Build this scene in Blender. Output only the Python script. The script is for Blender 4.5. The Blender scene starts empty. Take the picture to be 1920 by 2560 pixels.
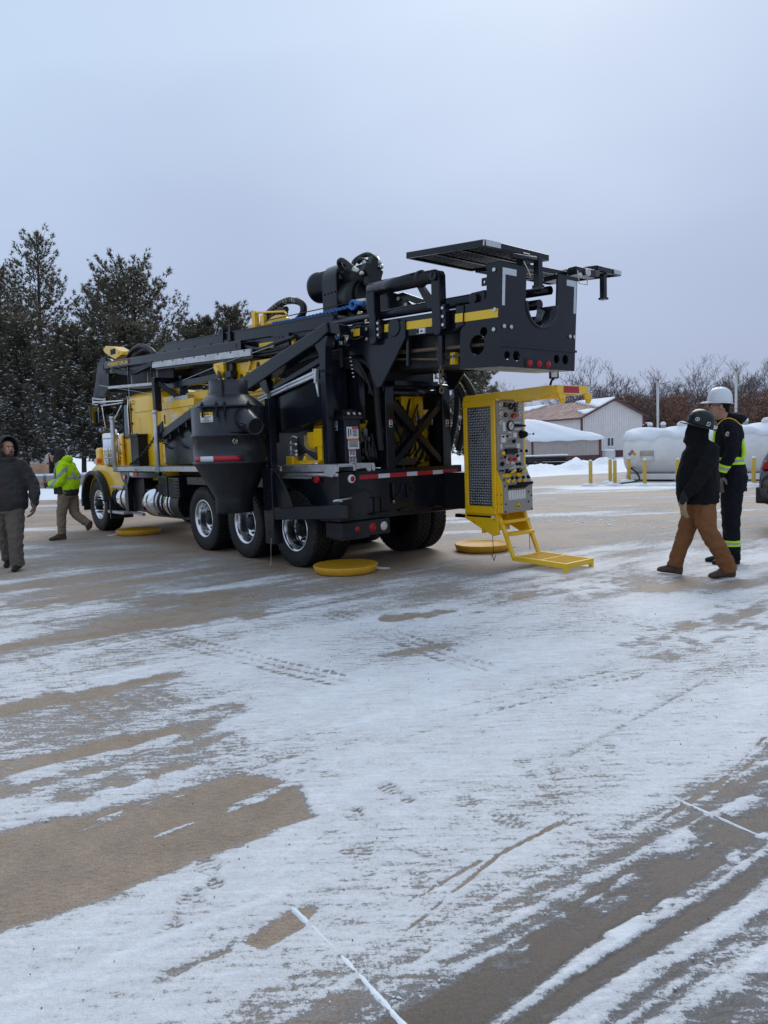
import bpy, bmesh, math, random
import numpy as np
from mathutils import Vector, Matrix
random.seed(7)
PI = math.pi
sc = bpy.context.scene
col = sc.collection

# ------------------------------------------------------------------ camera
CAM_H = 1.6; PITCH = math.radians(5.1); ROLL = 0.035
cd = bpy.data.cameras.new('camera'); cam = bpy.data.objects.new('camera', cd); col.objects.link(cam)
cd.sensor_fit = 'VERTICAL'; cd.sensor_height = 36.0; cd.lens = 26.0
cd.clip_start = 0.05; cd.clip_end = 3000
_f = Vector((0, math.cos(PITCH), -math.sin(PITCH))); _r0 = Vector((1, 0, 0)); _u0 = _r0.cross(_f)
_r = _r0 * math.cos(ROLL) - _u0 * math.sin(ROLL); _u = _u0 * math.cos(ROLL) + _r0 * math.sin(ROLL)
cam.matrix_world = Matrix(((_r.x, _u.x, -_f.x, 0), (_r.y, _u.y, -_f.y, 0), (_r.z, _u.z, -_f.z, CAM_H), (0, 0, 0, 1)))
sc.camera = cam

# ------------------------------------------------------------------ sky and light (overcast winter day)
SUN_EL, SUN_AZ = math.radians(38), math.radians(15)
w = bpy.data.worlds.new('World'); sc.world = w; w.use_nodes = True
nt = w.node_tree; nt.nodes.clear(); N = nt.nodes.new; L = nt.links.new
out = N('ShaderNodeOutputWorld')
sky = N('ShaderNodeTexSky'); sky.sky_type = 'NISHITA'; sky.sun_disc = False
sky.sun_elevation = SUN_EL; sky.sun_rotation = SUN_AZ; sky.air_density = 1.0; sky.dust_density = 3.0
bg1 = N('ShaderNodeBackground'); bg1.inputs[1].default_value = 0.07; L(sky.outputs[0], bg1.inputs[0])
tc = N('ShaderNodeTexCoord'); sep = N('ShaderNodeSeparateXYZ'); L(tc.outputs['Generated'], sep.inputs[0])
mp = N('ShaderNodeMapping'); mp.inputs['Scale'].default_value = (1.1, 1.1, 2.6); mp.inputs['Location'].default_value = (1.3, 0.4, 0.2)
L(tc.outputs['Generated'], mp.inputs[0])
nz = N('ShaderNodeTexNoise'); nz.inputs['Scale'].default_value = 1.3; nz.inputs['Detail'].default_value = 4; nz.inputs['Roughness'].default_value = 0.45
L(mp.outputs[0], nz.inputs['Vector'])
ramp = N('ShaderNodeValToRGB'); cr = ramp.color_ramp
cr.elements[0].position = 0.0; cr.elements[0].color = (0.375, 0.455, 0.655, 1)
cr.elements[1].position = 1.0; cr.elements[1].color = (0.60, 0.75, 0.96, 1)
e = cr.elements.new(0.20); e.color = (0.435, 0.53, 0.745, 1)
e = cr.elements.new(0.42); e.color = (0.585, 0.725, 0.93, 1)
mm = N('ShaderNodeMath'); mm.operation = 'MULTIPLY_ADD'; L(nz.outputs[0], mm.inputs[0]); mm.inputs[1].default_value = 0.42; mm.inputs[2].default_value = -0.2
ma = N('ShaderNodeMath'); ma.operation = 'ADD'; L(sep.outputs[2], ma.inputs[0]); L(mm.outputs[0], ma.inputs[1]); ma.use_clamp = True
mxx = N('ShaderNodeMath'); mxx.operation = 'MULTIPLY_ADD'; L(sep.outputs[0], mxx.inputs[0]); mxx.inputs[1].default_value = -0.16; L(ma.outputs[0], mxx.inputs[2]); mxx.use_clamp = True
L(mxx.outputs[0], ramp.inputs[0])
bg2 = N('ShaderNodeBackground'); bg2.inputs[1].default_value = 0.93; L(ramp.outputs[0], bg2.inputs[0])
mx = N('ShaderNodeMixShader'); mx.inputs[0].default_value = 0.93; L(bg1.outputs[0], mx.inputs[1]); L(bg2.outputs[0], mx.inputs[2])
L(mx.outputs[0], out.inputs[0])
sd = bpy.data.lights.new('sun', 'SUN'); sd.energy = 1.4; sd.angle = math.radians(35); sd.color = (1.0, 0.96, 0.90)
sun = bpy.data.objects.new('sun', sd); col.objects.link(sun)
sdir = Vector((math.sin(SUN_AZ) * math.cos(SUN_EL), math.cos(SUN_AZ) * math.cos(SUN_EL), math.sin(SUN_EL)))
sun.rotation_euler = (-sdir).to_track_quat('-Z', 'Y').to_euler(); sun.location = (0, 0, 30)
vs = sc.view_settings; vs.view_transform = 'Standard'; vs.look = 'None'; vs.exposure = 0.10; vs.gamma = 1.0; vs.use_curve_mapping = False

# ------------------------------------------------------------------ materials
MATS = {}
def mat(name, c, rough=0.5, metal=0.0, var=0.12, vs_=6.0, bump=0.0, bs=60.0, coat=0.0, spec=0.5, dirt=None, dirt_amt=0.0, dirt_scale=3.0, rvar=0.1, emit=None, trans=0.0, alpha=None):
    m = bpy.data.materials.new(name); m.use_nodes = True; t = m.node_tree; b = t.nodes['Principled BSDF']
    n = t.nodes.new; l = t.links.new
    co = n('ShaderNodeTexCoord')
    a = n('ShaderNodeTexNoise'); a.inputs['Scale'].default_value = vs_; a.inputs['Detail'].default_value = 6; a.inputs['Roughness'].default_value = 0.6
    l(co.outputs['Object'], a.inputs['Vector'])
    mr = n('ShaderNodeMapRange'); mr.inputs[1].default_value = 0.3; mr.inputs[2].default_value = 0.7; mr.inputs[3].default_value = 1 - var; mr.inputs[4].default_value = 1 + var
    l(a.outputs[0], mr.inputs[0])
    mu = n('ShaderNodeMix'); mu.data_type = 'RGBA'; mu.blend_type = 'MULTIPLY'; mu.inputs[0].default_value = 1.0
    mu.inputs[6].default_value = (*c, 1); l(mr.outputs[0], mu.inputs[7])
    last = mu.outputs[2]
    if dirt:
        d = n('ShaderNodeTexNoise'); d.inputs['Scale'].default_value = dirt_scale; d.inputs['Detail'].default_value = 9; d.inputs['Roughness'].default_value = 0.7
        l(co.outputs['Object'], d.inputs['Vector'])
        dr = n('ShaderNodeMapRange'); dr.inputs[1].default_value = 0.45; dr.inputs[2].default_value = 0.75; dr.inputs[3].default_value = 0; dr.inputs[4].default_value = dirt_amt
        l(d.outputs[0], dr.inputs[0])
        dm = n('ShaderNodeMix'); dm.data_type = 'RGBA'; l(dr.outputs[0], dm.inputs[0]); l(last, dm.inputs[6]); dm.inputs[7].default_value = (*dirt, 1)
        last = dm.outputs[2]
    l(last, b.inputs['Base Color'])
    r2 = n('ShaderNodeMapRange'); r2.inputs[1].default_value = 0.3; r2.inputs[2].default_value = 0.7; r2.inputs[3].default_value = max(0.02, rough - rvar); r2.inputs[4].default_value = min(1, rough + rvar)
    a2 = n('ShaderNodeTexNoise'); a2.inputs['Scale'].default_value = vs_ * 0.7; a2.inputs['Detail'].default_value = 5; l(co.outputs['Object'], a2.inputs['Vector'])
    l(a2.outputs[0], r2.inputs[0]); l(r2.outputs[0], b.inputs['Roughness'])
    b.inputs['Metallic'].default_value = metal; b.inputs['Specular IOR Level'].default_value = spec
    if coat: b.inputs['Coat Weight'].default_value = coat; b.inputs['Coat Roughness'].default_value = 0.08
    if bump:
        bn = n('ShaderNodeTexNoise'); bn.inputs['Scale'].default_value = bs; bn.inputs['Detail'].default_value = 5; l(co.outputs['Object'], bn.inputs['Vector'])
        bu = n('ShaderNodeBump'); bu.inputs['Strength'].default_value = bump; bu.inputs['Distance'].default_value = 0.02
        l(bn.outputs[0], bu.inputs['Height']); l(bu.outputs[0], b.inputs['Normal'])
    if trans: b.inputs['Transmission Weight'].default_value = trans
    if emit: b.inputs['Emission Color'].default_value = (*emit[0], 1); b.inputs['Emission Strength'].default_value = emit[1]
    MATS[name] = m
    return m

NAVY = mat('charcoal_paint', (0.006, 0.007, 0.0115), 0.22, 0, 0.12, 3, 0.012, 120, coat=0.12, spec=0.28, dirt=(0.05, 0.06, 0.06), dirt_amt=0.10, dirt_scale=2.5)
DARK = mat('black_steel', (0.006, 0.0065, 0.008), 0.45, 0, 0.2, 4, 0.05, 80, spec=.35, dirt=(0.05, 0.045, 0.04), dirt_amt=0.12)
CYC = mat('worn_charcoal_steel', (0.014, 0.0155, 0.020), 0.34, 0.0, 0.2, 3, 0.03, 60, spec=.4, coat=.1, dirt=(0.07, 0.07, 0.07), dirt_amt=0.22, dirt_scale=4)
YEL = mat('yellow_paint', (0.90, 0.525, 0.004), 0.34, 0, 0.05, 4, 0.01, 150, coat=0.35, dirt=(0.22, 0.16, 0.05), dirt_amt=0.12)
YSTEP = mat('step_yellow', (0.86, 0.53, 0.012), 0.5, 0, 0.08, 6, 0.05, 90, dirt=(0.25, 0.2, 0.12), dirt_amt=0.3, dirt_scale=6)
STRIPE = mat('yellow_tape', (0.80, 0.50, 0.02), 0.4, 0, 0.04)
ALU = mat('dull_aluminium', (0.55, 0.55, 0.56), 0.42, 0.85, 0.12, 12, 0.06, 60, dirt=(0.25, 0.2, 0.17), dirt_amt=0.5, dirt_scale=5)
CHROME = mat('polished_metal', (0.78, 0.78, 0.80), 0.10, 1.0, 0.04, 3, rvar=0.05)
RIM = mat('polished_rim', (0.72, 0.72, 0.74), 0.16, 1.0, 0.06, 4, rvar=0.08, dirt=(0.2, 0.17, 0.14), dirt_amt=0.25, dirt_scale=7)
ZINC = mat('zinc_fitting', (0.55, 0.54, 0.50), 0.35, 0.9, 0.1, 20)
BRASS = mat('zinc_yellow_bolt', (0.42, 0.36, 0.24), 0.4, 0.9, 0.1, 20)
RUB = mat('tyre_rubber', (0.010, 0.010, 0.011), 0.65, 0, 0.25, 8, 0.25, 60, spec=.35, dirt=(0.07, 0.06, 0.055), dirt_amt=0.3, dirt_scale=5)
HOSE = mat('hose_rubber', (0.006, 0.006, 0.007), 0.5, 0, 0.2, 10)
WHITE = mat('decal_white', (0.72, 0.72, 0.70), 0.5, 0, 0.05)
BLK = mat('print_black', (0.006, 0.006, 0.006), 0.6, spec=.2)
PRED = mat('print_red', (0.5, 0.03, 0.02), 0.5)
ORNG = mat('print_orange', (0.7, 0.13, 0.02), 0.5)
TAPER = mat('reflective_red', (0.42, 0.012, 0.02), 0.35, 0, 0.05, 60)
TAPEW = mat('reflective_white', (0.62, 0.63, 0.64), 0.35, 0, 0.05, 60)
SILV = mat('silver_tape', (0.52, 0.54, 0.55), 0.4, 0.3, 0.12, 30)
LENS = mat('red_lens', (0.34, 0.004, 0.006), 0.25, 0, 0.1, coat=0.15, spec=.3)
AMB = mat('amber_lens', (0.7, 0.14, 0.01), 0.2, 0, 0.1, coat=0.8)
CLR = mat('clear_lens', (0.5, 0.5, 0.47), 0.15, 0, 0.1, coat=0.8)
GLASS = mat('dark_glass', (0.03, 0.045, 0.06), 0.04, 0, 0.02, spec=0.8)
MIRROR = mat('mirror_glass', (0.30, 0.33, 0.36), 0.02, 1.0, 0.0, rvar=0.0)
PANEL = mat('panel_grey', (0.33, 0.305, 0.275), 0.45, 0.2, 0.06, 5)
DIAL = mat('dial_face', (0.62, 0.62, 0.58), 0.4)
STEEL = mat('steel_pipe', (0.62, 0.63, 0.64), 0.35, 0.6, 0.08, 10)
BLUE = mat('blue_chain', (0.015, 0.12, 0.38), 0.45, 0, 0.2, 30)
RUST = mat('chain_steel', (0.16, 0.11, 0.07), 0.6, 0.6, 0.25, 40)
PADM = mat('pad_plastic', (0.62, 0.31, 0.006), 0.6, 0, 0.12, 5, 0.1, 40, dirt=(0.2, 0.13, 0.06), dirt_amt=0.35, dirt_scale=6)
SNOW = mat('snow_lump', (0.80, 0.82, 0.86), 0.85, 0, 0.05, 8, 0.35, 45)
CONC = mat('concrete_block', (0.30, 0.28, 0.26), 0.85, 0, 0.15, 5, 0.3, 40)

# ------------------------------------------------------------------ mesh helpers
class M:
    def __init__(s): s.v = []; s.f = []; s.sm = []; s.mi = []; s.calls = []
    def add(s, vs_, fs, smooth=False, mi=0):
        o = len(s.v); s.v += [tuple(p) for p in vs_]; s.calls.append((o, len(s.v), len(s.f), len(s.f) + len(fs)))
        for q in fs: s.f.append([i + o for i in q]); s.sm.append(smooth); s.mi.append(mi)
        return s
    def box(s, a, b, mi=0):
        x0, y0, z0 = a; x1, y1, z1 = b
        return s.add([(x0, y0, z0), (x1, y0, z0), (x1, y1, z0), (x0, y1, z0), (x0, y0, z1), (x1, y0, z1), (x1, y1, z1), (x0, y1, z1)],
                     [(0, 3, 2, 1), (4, 5, 6, 7), (0, 1, 5, 4), (1, 2, 6, 5), (2, 3, 7, 6), (3, 0, 4, 7)], mi=mi)
    def bar(s, p, q, w_, h_, up=(0, 0, 1), mi=0):          # rectangular bar from p to q
        p = Vector(p); q = Vector(q); d = (q - p).normalized(); up = Vector(up)
        if abs(d.dot(up)) > 0.98: up = Vector((1, 0, 0))
        a = d.cross(up).normalized() * (w_ / 2); b = a.normalized().cross(d).normalized() * (h_ / 2)
        vs_ = [p - a - b, p + a - b, p + a + b, p - a + b, q - a - b, q + a - b, q + a + b, q - a + b]
        return s.add(vs_, [(0, 3, 2, 1), (4, 5, 6, 7), (0, 1, 5, 4), (1, 2, 6, 5), (2, 3, 7, 6), (3, 0, 4, 7)], mi=mi)
    def prism(s, poly, a, b, ax=1, mi=0, holes=()):        # polygon (two other axes, in order) extruded along axis ax from a to b
        def P(p, k):
            r = list(p); r.insert(ax, k); return tuple(r)
        n = len(poly)
        if not holes:
            vs_ = [P(p, a) for p in poly] + [P(p, b) for p in poly]
            fs = [tuple(range(n)), tuple(range(2 * n - 1, n - 1, -1))] + [(i, (i + 1) % n, n + (i + 1) % n, n + i) for i in range(n)]
            return s.add(vs_, fs, mi=mi)
        bm = bmesh.new(); loops = [list(poly)]
        for (cx, cy, r) in holes: loops.append([(cx + r * math.cos(i * PI / 10), cy + r * math.sin(i * PI / 10)) for i in range(20)])
        allp = []
        es = []
        for lp in loops:
            o = len(allp); allp += lp
            bv = [bm.verts.new((x, y, 0)) for x, y in lp]
            es += [bm.edges.new((bv[i], bv[(i + 1) % len(bv)])) for i in range(len(bv))]
        bmesh.ops.triangle_fill(bm, use_beauty=True, use_dissolve=False, edges=es)
        bm.verts.index_update(); tris = [[v.index for v in f_.verts] for f_ in bm.faces]; bm.free()
        T = len(allp)
        vs_ = [P(p, a) for p in allp] + [P(p, b) for p in allp]
        fs = [tuple(t) for t in tris] + [tuple(i + T for i in reversed(t)) for t in tris]
        o = 0
        for lp in loops:
            k = len(lp); fs += [(o + i, o + (i + 1) % k, T + o + (i + 1) % k, T + o + i) for i in range(k)]; o += k
        return s.add(vs_, fs, mi=mi)
    def cyl(s, p, q, r0, r1=None, n=16, caps=True, mi=0, smooth=True):
        r1 = r0 if r1 is None else r1
        p = Vector(p); q = Vector(q); d = (q - p).normalized()
        a = d.orthogonal().normalized(); b = d.cross(a)
        vs_ = []
        for c, r in ((p, r0), (q, r1)):
            for i in range(n):
                t = 2 * PI * i / n; vs_.append(c + a * (r * math.cos(t)) + b * (r * math.sin(t)))
        s.add(vs_, [(i, (i + 1) % n, n + (i + 1) % n, n + i) for i in range(n)], smooth, mi)
        if caps: s.add(vs_, [tuple(range(n - 1, -1, -1)), tuple(range(n, 2 * n))], False, mi)
        return s
    def lathe(s, prof, o, ax, n=32, mi=0, smooth=True, closed=False):   # prof: (radius, height along ax)
        o = Vector(o); d = Vector(ax).normalized(); a = d.orthogonal().normalized(); b = d.cross(a); vs_ = []
        for r, h in prof:
            for i in range(n):
                t = 2 * PI * i / n; vs_.append(o + d * h + a * (r * math.cos(t)) + b * (r * math.sin(t)))
        k = len(prof); fs = []
        for j in range(k if closed else k - 1):
            j2 = (j + 1) % k
            fs += [(j * n + i, j * n + (i + 1) % n, j2 * n + (i + 1) % n, j2 * n + i) for i in range(n)]
        return s.add(vs_, fs, smooth, mi)
    def tube(s, pts, r, n=8, mi=0, closed=False, caps=True):
        pts = [Vector(p) for p in pts]; k = len(pts); rr = r if isinstance(r, (list, tuple)) else [r] * k
        vs_ = []; ref = None
        for i, p in enumerate(pts):
            if closed: d = pts[(i + 1) % k] - pts[i - 1]
            else: d = pts[min(i + 1, k - 1)] - pts[max(i - 1, 0)]
            d.normalize()
            if ref is None: ref = d.orthogonal().normalized()
            ref = (ref - d * ref.dot(d)); ref = ref.normalized() if ref.length > 1e-6 else d.orthogonal().normalized()
            b = d.cross(ref)
            for j in range(n):
                t = 2 * PI * j / n; vs_.append(p + ref * (rr[i] * math.cos(t)) + b * (rr[i] * math.sin(t)))
        fs = []
        for i in range(k if closed else k - 1):
            i2 = (i + 1) % k
            fs += [(i * n + j, i * n + (j + 1) % n, i2 * n + (j + 1) % n, i2 * n + j) for j in range(n)]
        s.add(vs_, fs, True, mi)
        if caps and not closed: s.add(vs_[:n], [tuple(range(n - 1, -1, -1))], False, mi); s.add(vs_[-n:], [tuple(range(n))], False, mi)
        return s
    def ball(s, c, r, n=10, mi=0, sc_=(1, 1, 1)):
        prof = [(max(1e-4, math.sin(PI * i / n)), -math.cos(PI * i / n)) for i in range(n + 1)]
        k = len(s.v); s.lathe(prof, (0, 0, 0), (0, 0, 1), 2 * n, mi)
        for i in range(k, len(s.v)): x, y, z = s.v[i]; s.v[i] = (c[0] + x * r * sc_[0], c[1] + y * r * sc_[1], c[2] + z * r * sc_[2])
        return s
    def loft(s, rings, mi=0, smooth=True, caps=True):
        n = len(rings[0]); vs_ = [p for r in rings for p in r]
        fs = []
        for j in range(len(rings) - 1): fs += [(j * n + i, j * n + (i + 1) % n, (j + 1) * n + (i + 1) % n, (j + 1) * n + i) for i in range(n)]
        s.add(vs_, fs, smooth, mi)
        if caps: s.add(rings[0], [tuple(range(n - 1, -1, -1))], False, mi); s.add(rings[-1], [tuple(range(n))], False, mi)
        return s
    def mesh(s, name, flip=False):
        me = bpy.data.meshes.new(name)
        vv = [(x, -y, z) for x, y, z in s.v] if flip else s.v
        me.from_pydata(vv, [], s.f); me.polygons.foreach_set('use_smooth', s.sm); me.polygons.foreach_set('material_index', s.mi)
        bm = bmesh.new(); bm.from_mesh(me); bmesh.ops.remove_doubles(bm, verts=bm.verts, dist=1e-5); bmesh.ops.recalc_face_normals(bm, faces=bm.faces); bm.to_mesh(me); bm.free()
        return me
    def each(s, name, m, parent=None, eps=0.002, **k):         # one object for every separate piece
        n = len(s.calls); bb = []
        for (a, b, _, _) in s.calls:
            A = np.array(s.v[a:b]); bb.append((A.min(0) - eps, A.max(0) + eps))
        g = list(range(n))
        def find(i):
            while g[i] != i: i = g[i]
            return i
        for i in range(n):
            for j in range(i):
                if np.all(bb[i][0] <= bb[j][1]) and np.all(bb[j][0] <= bb[i][1]): g[find(i)] = find(j)
        for r in sorted(set(find(i) for i in range(n))):
            q = type(s)()
            for i in range(n):
                if find(i) == r:
                    a, b, c, d = s.calls[i]
                    q.add(s.v[a:b], [[x - a for x in f_] for f_ in s.f[c:d]]); q.sm[-(d - c):] = s.sm[c:d]; q.mi[-(d - c):] = s.mi[c:d]
            q.build(name, m, parent, **k)
    def build(s, name, m, parent=None, flip=False, bevel=0.0, seg=1, loc=(0, 0, 0), kind=None, label=None):
        me = s.mesh(name, flip)
        for x in (m if isinstance(m, (list, tuple)) else [m]): me.materials.append(x)
        return obj(name, me, parent, loc, bevel, seg, kind, label)
def obj(name, me, parent=None, loc=(0, 0, 0), bevel=0.0, seg=1, kind=None, label=None):
    o = bpy.data.objects.new(name, me); col.objects.link(o); o.location = loc
    if parent: o.parent = parent
    if bevel:
        b = o.modifiers.new('bevel', 'BEVEL'); b.width = bevel; b.segments = seg; b.limit_method = 'ANGLE'; b.angle_limit = math.radians(40); b.harden_normals = False
    if kind: o['kind'] = kind
    if label: o['label'] = label
    return o
def thing(name, label, cat, loc=(0, 0, 0), rz=0.0, group=None):
    o = bpy.data.objects.new(name, None); col.objects.link(o); o.location = loc; o.rotation_euler = (0, 0, rz); o.empty_display_size = 0.2
    return tag(o, label, cat, group)
def tag(o, label, cat, group=None):
    o['label'] = label; o['category'] = cat
    if group: o['group'] = group
    return o
def structure(o): o['kind'] = 'structure'; return o
def smoothpath(ctrl, k=8):                                   # Catmull-Rom through control points
    P = [Vector(p) for p in ctrl]; P = [P[0] * 2 - P[1]] + P + [P[-1] * 2 - P[-2]]; r = []
    for i in range(1, len(P) - 2):
        for j in range(k):
            t = j / k; a, b, c, d = P[i - 1], P[i], P[i + 1], P[i + 2]
            r.append(0.5 * (2 * b + (c - a) * t + (2 * a - 5 * b + 4 * c - d) * t * t + (3 * b - a - 3 * c + d) * t ** 3))
    r.append(P[-2]); return r
def text_mesh(name, body, size, m, parent, origin, ux, uy, extr=0.001, bold=0.0, width=None, align='LEFT'):
    cu = bpy.data.curves.new(name, 'FONT'); cu.body = body; cu.size = size; cu.extrude = extr; cu.offset = bold; cu.align_x = align; cu.resolution_u = 3
    to = bpy.data.objects.new(name + '_tmp', cu); col.objects.link(to)
    dg = bpy.context.evaluated_depsgraph_get(); dg.update()
    me = bpy.data.meshes.new_from_object(to.evaluated_get(dg)); bpy.data.objects.remove(to)
    ux = Vector(ux).normalized(); uy = Vector(uy).normalized(); uz = ux.cross(uy)
    if width:
        xs = [v.co.x for v in me.vertices]; k = width / max(1e-6, max(xs) - min(xs))
    else: k = 1
    o_ = Vector(origin)
    for v in me.vertices: v.co = o_ + ux * (v.co.x * k) + uy * v.co.y + uz * v.co.z
    me.materials.clear(); me.materials.append(m); me.name = name
    return obj(name, me, parent)

# ------------------------------------------------------------------ ground: concrete yard with trampled snow
_perm = np.random.RandomState(3).permutation(4096).astype(np.int64)
_val = np.random.RandomState(5).rand(4096)
def vnoise(x, y, seed=0):
    xi = np.floor(x).astype(np.int64); yi = np.floor(y).astype(np.int64); fx = x - xi; fy = y - yi
    fx = fx * fx * fx * (fx * (fx * 6 - 15) + 10); fy = fy * fy * fy * (fy * (fy * 6 - 15) + 10)
    def h(a, b): return _val[_perm[(_perm[(a + seed * 17) & 4095] + b) & 4095]]
    return (h(xi, yi) * (1 - fx) + h(xi + 1, yi) * fx) * (1 - fy) + (h(xi, yi + 1) * (1 - fx) + h(xi + 1, yi + 1) * fx) * fy
def fbm(x, y, o=4, seed=0, g=0.5):
    r = 0; a = 1.0; t = 0
    for k in range(o): r = r + a * (vnoise(x * 2 ** k, y * 2 ** k, seed + k * 7) - 0.5); t += a; a *= g
    return r / t * 2
def sstep(a, b, x): t = np.clip((x - a) / (b - a), 0, 1); return t * t * (3 - 2 * t)
def segdist(x, y, pts):                                      # distance to polyline, running length along it, signed side
    best = np.full(x.shape, 1e9); along = np.zeros(x.shape); side = np.zeros(x.shape); L0 = 0
    for (a, b) in zip(pts[:-1], pts[1:]):
        ax, ay = a; bx, by = b; dx, dy = bx - ax, by - ay; ln = math.hypot(dx, dy)
        t = np.clip(((x - ax) * dx + (y - ay) * dy) / ln ** 2, 0, 1)
        d = np.hypot(x - ax - t * dx, y - ay - t * dy); m = d < best
        sd_ = ((x - ax) * dy - (y - ay) * dx) / ln
        best = np.where(m, d, best); along = np.where(m, L0 + t * ln, along); side = np.where(m, sd_, side); L0 += ln
    return best, along, side
def inpoly(x, y, P):
    r = np.zeros(x.shape, bool); n = len(P)
    for i in range(n):
        x0, y0 = P[i]; x1, y1 = P[(i + 1) % n]
        c = ((y0 > y) != (y1 > y)) & (x < (x1 - x0) * (y - y0) / (y1 - y0 + 1e-12) + x0); r ^= c
    return r
def polysd(x, y, P):
    d, _, _ = segdist(x, y, P + [P[0]]); return np.where(inpoly(x, y, P), -d, d)
ANG = math.radians(36); CU, SU = math.cos(ANG), math.sin(ANG)

def snow_cover(x, y, feats=True):
    U = x * CU + y * SU; V = -x * SU + y * CU
    far = sstep(9, 14, y)
    wx = fbm(x * 0.5, y * 0.5, 3, 90) * 0.5
    st1 = fbm(U * 0.30 + wx, V * 1.5 + wx, 4, 1); st2 = fbm(U * 1.1, V * 7.0, 4, 21); pt = fbm(x * 0.9, y * 0.9, 5, 41); st3 = fbm(U * 0.8 + wx, V * 3.2, 4, 35)
    fs = fbm(x * 0.28 + 3, y * 1.5, 4, 61); fs2 = fbm(x * 0.11 + 9, y * 0.42, 4, 71)
    c_ = np.interp(y, [0, 2.3, 3.0, 4.5, 6.4, 7.2, 8.0, 9.0, 10, 13, 18, 24, 30], [0.66, 0.70, 0.84, 0.82, 0.74, 0.62, 0.46, 0.24, 0.08, 0.0, -0.04, -0.06, -0.10])
    lft = sstep(-0.6, -2.4, x) * sstep(3.3, 4.0, y) * sstep(9, 7, y)                    # browner and streakier on the left
    mid = sstep(6.4, 8.0, y)
    c_ = c_ - 0.32 * lft
    c_ = c_ + (1 - far) * ((0.30 + 0.30 * lft + 0.35 * mid) * st1 + (0.18 + 0.14 * mid) * st2 + (0.24 + 0.22 * lft + 0.22 * mid) * st3 + 0.34 * pt) + far * (1.0 * fs + 0.5 * fs2 + 0.2 * pt)
    c_ = c_ + 0.22 * sstep(1.2, 2.6, x) * sstep(5.5, 8, y) * sstep(14, 10, y)
    c_ = c_ + 0.14 * sstep(2.5, 5, x) * sstep(9, 11, y) * sstep(22, 18, y)
    T = (-0.643 * (x + 1.234) + 0.766 * (y - 9.96)); S = (0.766 * (x + 1.234) + 0.643 * (y - 9.96))
    und = sstep(-0.5, 0.3, S) * sstep(3.0, 2.2, S) * sstep(-1.8, -0.8, T) * sstep(9.3, 8.3, T)   # under the truck nothing fell
    c_ = c_ - 0.8 * und
    # snow by the bollards and tanks, and at the edges of the yard
    edge = np.interp(x, [-60, -7, 6, 12, 20, 60], [27, 28.2, 32.4, 34.6, 40, 52])
    c_ = c_ + 1.8 * sstep(-0.15, 0.35, y - edge)
    bl = np.interp(x, [4, 7, 9.5, 12, 20], [24.9, 24.0, 22.9, 21.6, 18.0])
    dd = (y - bl + 0.25 * fs * 2); c_ = c_ + 0.8 * np.exp(-(dd / 0.55) ** 2) * sstep(5.2, 6.6, x)
    c_ = c_ + 0.7 * np.exp(-((y - bl - 2.4) / 0.8) ** 2) * sstep(7.6, 8.6, x)
    c_ = c_ - 0.30 * sstep(2.0, 5.0, x) * sstep(15, 18, y) * sstep(22, 20, y)
    if not feats: return c_, np.zeros(x.shape)
    # bare concrete where the snow was scraped off
    w1 = 0.10 * pt + 0.06 * st2 + 0.05 * fbm(U * 4, V * 12, 3, 13)
    P1 = [(-2.6, 1.75), (-1.05, 2.53), (-0.78, 2.78), (-0.36, 3.09), (-0.46, 3.38), (-0.74, 3.53), (-1.06, 3.34), (-1.32, 3.2), (-1.62, 3.05), (-3.0, 2.3)]
    sd1 = polysd(x, y, P1); c_ = c_ - 1.35 * sstep(0.05, -0.04, sd1 + 0.45 * w1) * (1 - 0.8 * sstep(0.38, 0.55, st2 + 0.6 * fbm(U * 3, V * 16, 3, 33)))
    P2 = [(-0.34, 1.90), (0.05, 2.16), (0.52, 2.46), (1.06, 2.84), (1.75, 3.40), (2.5, 4.1), (2.4, 3.0), (1.39, 2.3), (0.9, 2.0), (0.4, 1.6), (-0.5, 1.5)]
    V2 = V + 0.05 * fbm(U * 0.7, V * 0.7, 2, 105); lines = fbm(U * 0.55, V2 * 13.0, 3, 101) + 0.45 * fbm(U * 2.2, V2 * 30, 3, 107); blot = fbm(x * 5.5, y * 5.5, 4, 103)
    m2 = sstep(0.26, -0.10, polysd(x, y, P2) + 0.10 * pt); sdl, _, _ = segdist(x, y, [(-0.2, 1.62), (0.45, 2.14), (1.06, 2.60), (1.6, 3.05), (2.3, 3.7)]); core = np.exp(-(sdl / 0.13) ** 2)
    c_ = c_ - m2 * (0.50 + 1.15 * lines) - core * (0.55 + 0.55 * lines - 0.95 * sstep(0.10, 0.36, blot))
    sdw, _, _ = segdist(x, y, [(0.2, 1.55), (0.55, 1.93), (0.9, 2.12), (1.35, 2.42), (2.2, 3.0)]); c_ = c_ + 0.42 * np.exp(-(sdw / 0.10) ** 2) * (0.8 + 0.8 * pt)
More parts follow.
